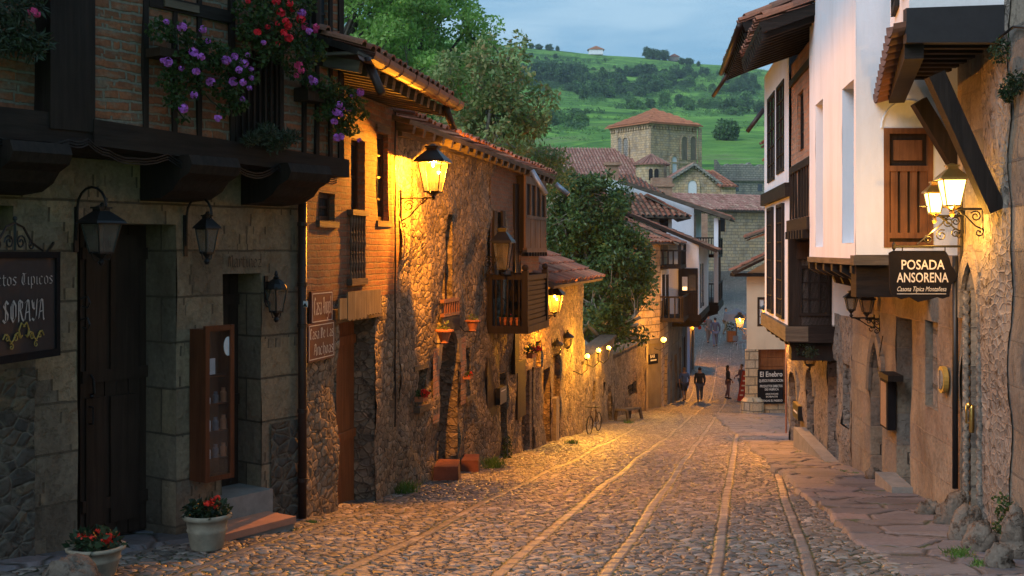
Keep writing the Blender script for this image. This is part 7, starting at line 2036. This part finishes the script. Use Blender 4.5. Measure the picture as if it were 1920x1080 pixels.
q = MB(); FV.box(q, 0, FV.L, g(108) - .6, FV.z(1370, 508), 0, .25); cv.part('plinth', q, M['rubble_gr'])
quadroof(cv, FV.P(-.5, zv, .6), FV.P(FV.L, zv, .6), -FV.N3 * 5.2 + Z3 * 1.75 + FV.D3 * .2, 141, .16, 0, 'tile_ye', .36, .7)
# grey ruined wall behind
rn = Thing('ruined_wall', 'roofless grey stone ruin with jagged top right of the church', 'ruin', (32, 165, 0))
FZ = Fac((W(1344, 0, 160).x, 160), (W(1520, 0, 163).x, 163)); P = [(0, -1), (FZ.L, -1), (FZ.L, FZ.z(1400, 306))]
R = random.Random(9); n = 26
for i in range(n, -1, -1): P.append((FZ.L * i / n, FZ.z(1400, 309) + R.uniform(-.25, .25) + (.55 if i in (0, 9, 17) else 0)))
b_ = MB(); b_.prism(P, FZ.P(0, 0), FZ.D3, Z3, -FZ.N3 * 1.0); rn.part('wall', b_, M['ruin'])
q = MB(); FZ.box(q, 0, FZ.L, FZ.z(1400, 340), FZ.z(1400, 337), 0, .3); rn.part('string_course', q, M['rubble_gr'])
for px in (1381, 1425): q = MB(); FZ.pbox(q, px - 4, px + 4, 345, 358, 0, .05); rn.part('window', q, M['glassd'])
# small chimneys and roofs left, behind the dark tree
hO = Thing('brick_chimney_house', 'red-roofed house mostly hidden by the dark tree, with a brick chimney', 'house', (6, 72, g(70)))
b_ = MB(); blockw(b_, [(4.6, 73), (8.6, 73), (8.6, 80), (4.6, 80)], g(70) - .3, 3.5); hO.part('wall', b_, M['white2'])
quadroof(hO, Vector((3.6, 72, 3.5)), Vector((9.4, 72, 3.5)), Vector((0, 5, 1.5)), 151, .1, .25)
q = MB(); q.box(W(1148, 345, 71), .7, .7, 2.4); q.box(W(1148, 345, 71) + Z3 * 1.2, .95, .95, .18); hO.part('chimney', q, M['brick_rd'])
hQ = Thing('hidden_house', 'low house behind the dark tree showing a pale tiled roof through the leaves', 'house', (1.5, 52, g(50)))
b_ = MB(); blockw(b_, [(-1.6, 46), (2.3, 46), (2.3, 54), (-1.6, 54)], g(48) - .3, -.3); hQ.part('wall', b_, M['church'])
quadroof(hQ, Vector((-2.0, 45.3, -.3)), Vector((2.6, 45.5, -.3)), Vector((0, 4.2, 1.9)), 152, 0, .1, 'tile_ye')
q = MB(); q.box(W(1240, 356, 95), 1.6, 1.4, 1.9); q.box(W(1240, 348, 95), 1.9, 1.7, .25); q.box(Vector((W(1240, 0, 95).x, 96.5, .2)), 7, 6, 5.5); 
single('brick_chimney_block', 'rear house wall and brick chimney rising before the church turret', 'house', q, M['brick_rd'])
# ================================================================= TREES
def tree_parts(seed, H, trunk_h, crown, nclump, nleaf, lsize, r0, rng_, long=1.8, spread=1.0, limbs=True, droop=.2, clr=None, lean=(0, 0)):
    """crown: list of ellipsoids (centre xyz, radii xyz), local coordinates (base at 0)"""
    R = random.Random(seed); tr = MB(); cl = []
    wts = [c[1][0] * c[1][1] * c[1][2] for c in crown]; tot = sum(wts)
    for c, wt in zip(crown, wts):
        for i in range(max(2, int(nclump * wt / tot))):
            d = Vector((R.gauss(0, 1), R.gauss(0, 1), R.gauss(0, 1))).normalized(); q = R.uniform(.35, 1) ** .5
            cl.append(Vector(c[0]) + Vector((d.x * c[1][0] * q, d.y * c[1][1] * q, d.z * c[1][2] * q)))
    top = Vector((lean[0], lean[1], trunk_h))
    P = [Vector((0, 0, -.2)), Vector((lean[0] * .2, lean[1] * .2, trunk_h * .4)), top]
    tr.tube(P, [r0 * 1.25, r0, r0 * .8], 8)
    hubs = []
    nh = max(3, nclump // 12)
    cc = sum((Vector(c[0]) for c in crown), Vector()) / len(crown)
    for i in range(nh):
        a = 2 * PI * i / nh + R.uniform(-.4, .4); c = R.choice(crown)
        e = Vector(c[0]) + Vector((c[1][0] * .35 * math.cos(a), c[1][1] * .35 * math.sin(a), c[1][2] * R.uniform(-.5, .2)))
        m = top + (e - top) * .5 + Vector((R.uniform(-.3, .3), R.uniform(-.3, .3), -.1 * trunk_h * .3)) * r0 * 6
        tr.tube([top - Z3 * .1, m, e], [r0 * .6, r0 * .42, r0 * .26], 6); hubs.append((e, r0 * .26))
    if limbs:
        for k in cl:
            h, hr = min(hubs, key=lambda q: (q[0] - k).length)
            m = h + (k - h) * .5 + Vector((R.uniform(-1, 1), R.uniform(-1, 1), R.uniform(-.6, .6))) * (k - h).length * .16
            tr.tube([h, m, k], [hr * .7, hr * .45, hr * .15], 4, False)
    lf = MB()
    leafcloud(lf, [(tuple(c), clr * R.uniform(.6, 1.35)) for c in cl], nleaf, lsize, rng_, droop, long)
    return tr, lf
def tree(name, lab, loc, bark, leaf, group=None, **k):
    t = Thing(name, lab, 'tree', loc, 0, group); tr, lf = tree_parts(**k)
    t.part('trunk', tr, M[bark], local=True, smooth=True); t.part('crown', lf, M[leaf], local=True); return t
rg = np.random.default_rng(5)
# dark glossy tree overhanging the street, rooted behind the yard wall
b = Vector((2.6, 39.5, g(39)))
def loc_of(px, py, Y): return W(px, py, Y) - b
cr = [(tuple(loc_of(1110, 430, 39.5)), (1.5, 1.5, 1.9)), (tuple(loc_of(1070, 400, 39)), (1.1, 1.2, 1.3)), (tuple(loc_of(1090, 350, 39)), (.8, .8, .7)), (tuple(loc_of(1150, 520, 39)), (1.25, 1.5, 1.7)), (tuple(loc_of(1110, 570, 38)), (1.0, 1.2, 1.1)), (tuple(loc_of(1060, 480, 40)), (.8, 1.0, 1.7)), (tuple(loc_of(1190, 590, 38)), (.55, .8, .6)), (tuple(loc_of(1180, 490, 39)), (.65, .9, 1.0)), (tuple(loc_of(1095, 610, 36)), (.5, .6, .35)), (tuple(loc_of(1140, 622, 38)), (.7, .8, .3)), (tuple(loc_of(1195, 628, 38.5)), (.5, .7, .3))]
tree('magnolia_tree', 'dark glossy tree overhanging the globe lamps in the middle of the street', tuple(b), 'bark', 'leafnear', seed=3, H=8, trunk_h=2.6, crown=cr, nclump=330, nleaf=32000, lsize=.078, r0=.17, rng_=rg, clr=.33, long=2.0)
# sparse olive-leaved tree behind the long stone house
b = Vector((-1.6, 31, g(31)))
cr = [(tuple(loc_of(900, 170, 31)), (1.5, 1.6, 1.25)), (tuple(loc_of(960, 210, 31)), (1.1, 1.2, 1.1)), (tuple(loc_of(850, 215, 31)), (1.1, 1.2, .9)), (tuple(loc_of(930, 110, 31)), (.8, 1, .7)), (tuple(loc_of(900, 260, 30)), (1.5, 1.2, .6)), (tuple(loc_of(990, 250, 31)), (.7, 1.0, .8))]
tree('fig_tree', 'sparse olive-green tree with pale lichened branches behind the long tiled eave', tuple(b), 'bark', 'leafol', seed=8, H=10, trunk_h=5.6, crown=cr, nclump=150, nleaf=9500, lsize=.075, r0=.16, rng_=rg, clr=.30, long=1.9)
b = Vector((.5, 34, g(34)))
cr = [(tuple(loc_of(985, 300, 33)), (1.2, 1, .5)), (tuple(loc_of(1040, 320, 33)), (.5, .8, .5)), (tuple(loc_of(1000, 275, 33)), (.5, .6, .3))]
tree('small_tree', 'yellowish feathery bush top showing above the tiled eave near the oriel', tuple(b), 'bark', 'leafol', seed=9, H=7, trunk_h=4.8, crown=cr, nclump=50, nleaf=3500, lsize=.045, r0=.07, rng_=rg, clr=.26, long=3.0, droop=-.5)
# tall bright trees at the back
b = Vector((-5.0, 50, g(50)))
cr = [(tuple(loc_of(830, 60, 50)), (2.2, 2.2, 2.1)), (tuple(loc_of(760, 40, 50)), (2.0, 2.2, 2.2)), (tuple(loc_of(895, 60, 50)), (1.0, 1.4, 1.2)), (tuple(loc_of(800, 0, 50)), (2.0, 2, 1.6)), (tuple(loc_of(790, 140, 49)), (2.6, 2, 1.2))]
tree('ash_tree', 'tall bright green airy tree against the sky behind the brick house', tuple(b), 'barkdk', 'leafbr', seed=12, H=16, trunk_h=12.0, crown=cr, nclump=170, nleaf=17000, lsize=.10, r0=.20, rng_=rg, clr=.46, long=1.8)
b = Vector((-8.5, 46, g(46)))
cr = [(tuple(loc_of(690, 60, 46)), (2.2, 2.2, 2.4)), (tuple(loc_of(700, -20, 46)), (2.2, 2.2, 2.0)), (tuple(loc_of(740, 110, 45)), (1.8, 1.8, 1.4)), (tuple(loc_of(650, 0, 46)), (2, 2, 2.4))]
tree('ash_tree', 'tall mid-green tree rising directly over the brick house eave', tuple(b), 'barkdk', 'leafbr', seed=14, H=16, trunk_h=11.5, crown=cr, nclump=140, nleaf=15000, lsize=.10, r0=.20, rng_=rg, clr=.5, long=1.8)
b = Vector((-6.5, 58, g(58)))
cr = [(tuple(loc_of(720, 120, 58)), (3.5, 2.5, 2.2)), (tuple(loc_of(790, 150, 58)), (2.8, 2.5, 2.0)), (tuple(loc_of(850, 180, 58)), (2.2, 2.2, 1.8)), (tuple(loc_of(920, 230, 57)), (2.2, 2.0, 1.4))]
tree('hedge_tree', 'dense bluish-green bush mass low behind the tall trees', tuple(b), 'barkdk', 'hleaf2', seed=16, H=12, trunk_h=9.5, crown=cr, nclump=150, nleaf=12000, lsize=.15, r0=.2, rng_=rg, clr=.75, long=1.5)

# hill trees: a few kinds, copied one by one
protos = []
for i, (leaf, sx, sz) in enumerate((('hleaf', 3.4, 3.2), ('hleaf2', 3.6, 2.8), ('hleaf', 2.6, 3.8), ('hleaf2', 3.0, 2.2), ('hleaf', 3.8, 2.6))):
    cr = [((0, 0, sz * .98), (sx, sx, sz)), ((sx * .55, .3, sz * .6), (sx * .7, sx * .6, sz * .6)), ((-sx * .55, -.2, sz * .5), (sx * .7, sx * .6, sz * .55))]
    cr = [((c[0][0] * .8, c[0][1], c[0][2] + .3), tuple(q * .76 for q in c[1])) for c in cr]
    k = dict(seed=30 + i, H=8, trunk_h=1.6, crown=cr, nclump=36, nleaf=1700, lsize=.62, r0=.28, rng_=rg, clr=1.15, long=1.3, limbs=False)
    t = Thing('hill_tree', 'round bushy tree on the green hillside', 'tree', (0, 0, -500)); tr, lf = tree_parts(**k)
    t.part('trunk', tr, M['barkdk'], local=True); t.part('crown', lf, M[leaf], local=True); protos.append(t.o)
used = [False] * 5
def hilltree(px, py, h, k, label, group):
    p = hillpt(px, py)
    if p is None: return
    s_ = h / FP * p.y / 6.2
    loc = (p.x, p.y, p.z - .3 * s_)
    if not used[k]:
        used[k] = True; o = protos[k]; o.location = loc; o.scale = (s_,) * 3; o['label'] = label; o['group'] = group; o.rotation_euler = (0, 0, rnd.uniform(0, 6)); return
    dup(protos[k], loc, rnd.uniform(0, 6.28), label, group, (s_ * rnd.uniform(.9, 1.2), s_, s_ * rnd.uniform(.85, 1.15)))
SKY = 'trees along the skyline ridge'; WOOD = 'trees of the hillside wood'; HEDGE = 'bushes of the hillside hedgerows'
def run(n, f, label, group, h0, h1, kinds):
    for i in range(n):
        x, y = f(i / max(1, n - 1)); hilltree(x + rnd.uniform(-6, 6), y + rnd.uniform(-4, 4), rnd.uniform(h0, h1), rnd.choice(kinds), label, group)
L1 = 'dark round tree of the wood in the middle of the hillside'
def blobrun(cx, cy, rx, ry, n, label, group, h0, h1, kinds):
    pts = []
    for i in range(n):
        a = rnd.uniform(0, 6.28); q = rnd.uniform(0, 1) ** .5; pts.append((cx + rx * q * math.cos(a), cy + ry * q * math.sin(a)))
    for x, y in sorted(pts, key=lambda p: p[1]): hilltree(x, y, rnd.uniform(h0, h1), rnd.choice(kinds), label, group)
blobrun(1050, 150, 42, 16, 16, 'dark round tree in the wood at the upper left of the hillside', WOOD, 20, 34, [0, 2, 4])
blobrun(1010, 150, 26, 14, 9, 'dark round tree in the wood at the upper left of the hillside', WOOD, 22, 34, [0, 2, 4])
blobrun(1120, 172, 55, 18, 26, L1, WOOD, 18, 30, [0, 1, 2, 4])
blobrun(1200, 160, 60, 22, 26, L1, WOOD, 14, 26, [0, 1, 4])
blobrun(1290, 150, 70, 16, 22, L1, WOOD, 12, 20, [0, 1, 4])
blobrun(1380, 165, 60, 16, 18, 'dark tree in the wood at the right end of the hillside', WOOD, 12, 20, [0, 2, 1])
blobrun(1260, 200, 100, 10, 22, 'bush in the long hedge just above the church tower', HEDGE, 12, 22, [0, 1, 3])
blobrun(1385, 205, 60, 12, 18, 'bush in the thicket at the right above the church', HEDGE, 14, 26, [0, 1, 3])
blobrun(1060, 232, 40, 7, 12, 'bush in the hedge left of the church tower', HEDGE, 14, 24, [1, 3, 0])
blobrun(1090, 215, 20, 5, 5, 'brownish low bush by the hedge left of the church tower', HEDGE, 8, 14, [3, 4])
run(9, lambda t: (985 + 90 * t, 108 + 8 * t), 'small bush on the high pasture left of the farmhouse', HEDGE, 5, 9, [0, 3])
run(14, lambda t: (1110 + 300 * t, 128 + 22 * t), 'small bush scattered along the high pasture', HEDGE, 5, 10, [0, 1, 3])
for i, (x, y, h, lab) in enumerate(((985, 90, 9, 'small ridge tree, leftmost of the skyline row'), (997, 92, 10, 'ridge tree, second of the skyline row'), (1010, 94, 12, 'ridge tree, middle of the skyline row'), (1030, 95, 13, 'single round ridge tree standing apart on the skyline'), (1045, 97, 9, 'last small tree of the left skyline row'), (1292, 123, 15, 'round tree on the ridge right of the square copse'), (1278, 122, 12, 'smaller tree on the ridge touching the square copse'), (1310, 126, 9, 'tiny tree at the right end of the ridge'))):
    p0 = None
    for yy in range(int(y) - 2, int(y) + 30):
        p0 = hillpt(x, yy)
        if p0 is not None: hilltree(x, yy + 1, h, (0, 2, 4)[i % 3], lab, SKY); break
for x in range(1213, 1254, 6):
    for yy in range(100, 150):
        if hillpt(x, yy): hilltree(x, yy + 1, 17, 2, 'clipped dark conifer of the square copse on the ridge', SKY); break
hilltree(1362, 264, 38, 0, 'single dark bush standing alone in the field right of the church tower', None)
hilltree(1361, 262, 34, 4, 'darker half of the lone bush in the field right of the tower', None)
# scrub and small bushes nobody could count
q = MB(); bl = []
def scrub(cx, cy, rx, ry, n, s0, s1):
    for i in range(n):
        a = rnd.uniform(0, 6.28); k = rnd.uniform(0, 1) ** .5; p = hillpt(cx + rx * k * math.cos(a), cy + ry * k * math.sin(a))
        if p is None: continue
        r = rnd.uniform(s0, s1); bl.append(((p.x, p.y, p.z + r * .35), r)); bl.append(((p.x + rnd.uniform(-1, 1) * r, p.y, p.z + r * .3), r * .8))
for a_ in ((1060, 112, 90, 9, 60, .8, 1.9), (1200, 128, 120, 10, 80, .8, 1.8), (1340, 140, 100, 9, 70, .8, 1.8), (1120, 190, 110, 12, 60, .6, 1.6), (1240, 186, 140, 8, 90, .6, 1.5), (1360, 186, 80, 12, 60, .6, 1.6), (1300, 214, 120, 6, 80, .5, 1.2), (1080, 246, 60, 7, 50, .4, 1.0), (1390, 236, 50, 8, 30, .4, .9), (1150, 222, 40, 4, 25, .4, .9), (1080, 262, 70, 3, 20, .3, .7), (1390, 150, 60, 22, 60, .8, 1.8), (1030, 175, 50, 16, 40, .8, 1.6)): scrub(*a_)
leafcloud(q, bl, 26000, .34, rg, 0, 1.3)
o_ = mesh_obj('hillside_scrub', q, M['hleaf2']); setp(o_, 'low scrub and gorse scattered over the green hillside', 'scrub', None, 'stuff')
q = MB(); bl = []
for a_ in ((1010, 160, 40, 14, 40, 1.6, 3.4), (1080, 158, 60, 16, 50, 1.6, 3.2), (1150, 178, 60, 14, 55, 1.4, 2.8), (1230, 166, 70, 14, 60, 1.3, 2.6), (1320, 160, 70, 12, 55, 1.2, 2.4), (1400, 172, 50, 14, 45, 1.2, 2.6), (1260, 202, 120, 5, 70, 1.0, 1.9), (1390, 208, 50, 10, 45, 1.0, 2.2), (1060, 238, 45, 6, 35, .8, 1.6), (1060, 118, 90, 5, 40, 1.0, 2.2), (1350, 140, 80, 5, 40, 1.0, 2.0), (1080, 212, 60, 3, 25, .8, 1.4)): scrub(*a_)
leafcloud(q, bl, 42000, .42, rg, 0, 1.3)
o_ = mesh_obj('hillside_thicket', q, M['hleaf']); setp(o_, 'dense dark thicket and hedgerows running across the green hillside', 'thicket', None, 'stuff')
# farmhouse on the ridge
for yy in range(85, 130):
    p = hillpt(1117, yy)
    if p: break
t = Thing('farmhouse', 'tiny white farmhouse with red roof on the hill ridge', 'farmhouse', tuple(p)); q = MB(); q.box(p + Z3 * 1.4, 9.5, 7, 3.4); t.part('wall', q, M['white'])
q = MB(); q.prism([(-5.8, 0), (5.8, 0), (0, 2.4)], p + Vector((0, -4, 3.1)), Vector((1, 0, 0)), Z3, Vector((0, 8, 0))); t.part('roof', q, M['tile_or'])
for yy in range(100, 150):
    p = hillpt(1263, yy)
    if p: break
t = Thing('stone_barn', 'small grey barn beside the square copse on the ridge', 'barn', tuple(p)); q = MB(); q.box(p + Z3 * 1.2, 7, 6, 3); t.part('wall', q, M['ruin']); q = MB(); q.prism([(-4, 0), (4, 0), (0, 2)], p + Vector((0, -3.4, 2.7)), Vector((1, 0, 0)), Z3, Vector((0, 7, 0))); t.part('roof', q, M['tile_ye'])
# ================================================================= PEOPLE
def skinmesh(verts, edges, radii, sub=1):
    me = bpy.data.meshes.new('s'); me.from_pydata([tuple(v) for v in verts], edges, []); o = bpy.data.objects.new('s', me); COL.objects.link(o)
    m = o.modifiers.new('k', 'SKIN'); m.use_smooth_shade = True
    for v, r in zip(me.skin_vertices[0].data, radii): v.radius = (r, r) if not hasattr(r, '__len__') else r
    me.skin_vertices[0].data[0].use_root = True
    s_ = o.modifiers.new('s', 'SUBSURF'); s_.levels = sub; s_.render_levels = sub
    dg = bpy.context.evaluated_depsgraph_get(); r = bpy.data.meshes.new_from_object(o.evaluated_get(dg))
    mb = MB(); mb.add([v.co.copy() for v in r.vertices], [tuple(p.vertices) for p in r.polygons])
    bpy.data.objects.remove(o); bpy.data.meshes.remove(me); bpy.data.meshes.remove(r); return mb
def person(loc, rz, label, H=1.72, top='c_blk', legs='c_jean', hairm='hair', stride=.18, armL=(.10, .05), armR=(-.10, .05), bare_legs=False, bare_arms=False, bag=None, hairlong=False, elbow=0, skirt=False, group=None, slim=1.0):
    s = H / 1.75; t = Thing('person', label, 'person', loc, rz, group)
    V = []; E = []; Rr = []
    def a(p, r, par=None):
        V.append(Vector(p) * s); Rr.append((r[0] * s * slim, r[1] * s * slim) if hasattr(r, '__len__') else r * s * slim)
        if par is not None: E.append((par, len(V) - 1))
        return len(V) - 1
    pel = a((0, 0, .93), .135); wst = a((0, -.01, 1.08), (.125, .115), pel); chs = a((0, 0, 1.28), (.155, .125), wst); nck0 = a((0, .0, 1.44), .085, chs); nck = a((0, -.01, 1.50), .055, nck0)
    hd0 = a((0, -.02, 1.57), .075, nck); hd1 = a((0, -.015, 1.66), .088, hd0); a((0, -.01, 1.725), .06, hd1)
    Ldat = []
    for sx, ph in ((-1, stride), (1, -stride)):
        hp = a((sx * .09, 0, .86), .10, pel); kn = a((sx * .10, -ph * .55 - .02, .49), .062, hp); an = a((sx * .10, -ph * 1.05 + (.10 if ph < 0 else 0), .09), .040, kn); a((sx * .105, -ph * 1.05 - .10 + (.10 if ph < 0 else 0), .035), .036, an)
        Ldat.append((hp, kn, an))
    Adat = []
    for sx, (f, o_) in ((-1, armL), (1, armR)):
        sh = a((sx * .185, 0, 1.42), .058, nck0); el = a((sx * (.235 + o_), .02 - f * .5, 1.14), .042, sh); z_ = .90 + elbow; wr = a((sx * (.235 + o_ * .7), -.02 - f - elbow * .9, z_), .028, el); hn = a((sx * (.235 + o_ * .7), -.03 - f * 1.2 - elbow * 1.0, z_ - .07), (.030, .020), wr); a((sx * (.235 + o_ * .6), -.04 - f * 1.3 - elbow * 1.1, z_ - .14), (.024, .012), hn)
        Adat.append((sh, el, wr, hn))
    mb = skinmesh(V, E, Rr); body = t.part('body', mb, M['skin'], local=True, smooth=True)
    for (sh, el, wr, hn) in Adat:                       # thumb and fingers
        h_ = V[hn]; sx = 1 if h_.x > 0 else -1
        for k in range(4): mb2 = MB(); mb2.tube([h_ + Vector((0, -.024 + .016 * k, -.02)) * s, h_ + Vector((-sx * .008, -.028 + .017 * k, -.085)) * s], [.009 * s, .006 * s], 5); t.part('finger', mb2, M['skin'], body, local=True, smooth=True)
        mb2 = MB(); mb2.tube([h_ + Vector((0, -.03, .01)) * s, h_ + Vector((-sx * .01, -.055, -.04)) * s], [.010 * s, .007 * s], 5); t.part('thumb', mb2, M['skin'], body, local=True, smooth=True)
    def cloth(ids, eds, k, mat, name, extra=None):
        idx = {j: i for i, j in enumerate(ids)}
        m_ = skinmesh([V[j] for j in ids], [(idx[x], idx[y]) for x, y in eds], [tuple(q * k + .012 for q in (Rr[j] if hasattr(Rr[j], '__len__') else (Rr[j],) * 2)) for j in ids]); return t.part(name, m_, M[mat], local=True, smooth=True)
    ids = [wst, pel, chs, nck0] + [j for A in Adat for j in A[:(2 if bare_arms else 3)]]
    ed = [(pel, wst), (wst, chs), (chs, nck0)] + [(nck0, A[0]) for A in Adat] + [(A[0], A[1]) for A in Adat] + ([] if bare_arms else [(A[1], A[2]) for A in Adat])
    cloth(ids, ed, 1.13, top, 'jacket')
    ids = [pel] + [j for L in Ldat for j in L[:(2 if bare_legs else 3)]]
    ed = [(pel, L[0]) for L in Ldat] + [(L[0], L[1]) for L in Ldat] + ([] if bare_legs else [(L[1], L[2]) for L in Ldat])
    cloth(ids, ed, 1.12, legs, 'shorts' if bare_legs else 'trousers')
    for L in Ldat:
        q = MB(); an = V[L[2]]; q.ball(an + Vector((0, -.06, -.055)) * s, .05 * s, 10, 6, (.95, 2.3, .75)); t.part('shoe', q, M['c_blk'], local=True, smooth=True)
    q = MB(); q.ball(Vector((0, .012, 1.685)) * s, .098 * s, 12, 8, (.92, 1.0, .95)); q.v = [(x, max(y, -.055 * s) if z < 1.70 * s else y, z) for x, y, z in q.v]
    if hairlong: q.ball(Vector((0, .06, 1.55)) * s, .085 * s, 10, 8, (1, .6, 2.0))
    t.part('hair', q, M[hairm], local=True, smooth=True)
    q = MB(); q.ball(Vector((0, -.108, 1.645)) * s, .014 * s, 6, 5, (1, 1.2, 1.4)); t.part('nose', q, M['skin'], body, local=True, smooth=True)
    for sx in (-1, 1): q = MB(); q.ball(Vector((sx * .032, -.098, 1.672)) * s, .009 * s, 6, 5); t.part('eye', q, M['c_blk'], body, local=True); q = MB(); q.ball(Vector((sx * .088, -.01, 1.65)) * s, .022 * s, 6, 5, (.4, .8, 1.2)); t.part('ear', q, M['skin'], body, local=True, smooth=True)
    q = MB(); q.box(Vector((0, -.103, 1.615)) * s, .035 * s, .006, .006); t.part('mouth', q, M['fl_pk'], body, local=True)
    if bag: q = MB(); q.ball(Vector((.30, -.02, .82)) * s, .13 * s, 10, 8, (.5, 1, 1.1)); t.part('bag', q, M[bag], local=True, smooth=True)
    return t
def pat(px, py, h, **k):
    p = gnd(px, py); H = max(1.6, min(1.85, h / FP * p.y)); return person((p.x, p.y, p.z + .02), k.pop('rz', 0), H=H, **k)
pat(1283, 752, 62, rz=PI + .1, label='person in a blue top and shorts walking away, left of the couple', top='c_blue', legs='c_navy', bare_legs=True, stride=.16, bare_arms=True, bag='c_navy', hairm='c_tan')
pat(1312, 753, 63, rz=PI - .1, label='person in a black jacket and jeans walking away beside the blue top', top='c_blk', legs='c_jean', stride=.22, armL=(.10, .02), armR=(-.10, .02), slim=1.1)
pat(1365, 748, 62, rz=1.35, label='person with long dark hair in a black coat standing side-on in the lamplight', top='c_blk', legs='c_mve', stride=.03, hairlong=True, elbow=.1, slim=.88)
pat(1391, 742, 58, rz=-1.2, label='person in a mauve shirt facing the dark-haired one beside the cream pillar', top='c_mve', legs='c_grey', stride=.04, elbow=.16, bag=None)
pat(1341, 650, 62, rz=PI, label='tall person in dark blue standing on the square, right of the pair', top='c_navy', legs='c_jean', stride=.1)
pat(1328, 643, 56, rz=.3, label='person in pale grey-blue on the square, left of the pair', top='c_grey', legs='c_grey', stride=.12)
pat(1361, 628, 52, rz=1.0, label='person in grey leaning towards the parasol on the square', top='c_grey', legs='c_tan', stride=.12)
# ================================================================= air between here and the hill
zmin = float(GZ.min()) - 1.0
hz = MB(); hz.box((0, 1420, (zmin + 190) / 2), 5100, 3320, 190 - zmin)
ho = mesh_obj('haze', hz, None); ho['kind'] = 'stuff'; ho['label'] = 'thin bluish evening air over the valley'
hm = bpy.data.materials.new('haze'); hm.use_nodes = True; ht = hm.node_tree; ht.nodes.clear()
hout = ht.nodes.new('ShaderNodeOutputMaterial'); hv = ht.nodes.new('ShaderNodeVolumePrincipled')
hv.inputs['Color'].default_value = (.75, .85, 1, 1); hv.inputs['Density'].default_value = .00022; hv.inputs['Anisotropy'].default_value = .2
ht.links.new(hv.outputs[0], hout.inputs['Volume']); ho.data.materials.append(hm)
SC.cycles.volume_bounces = 0
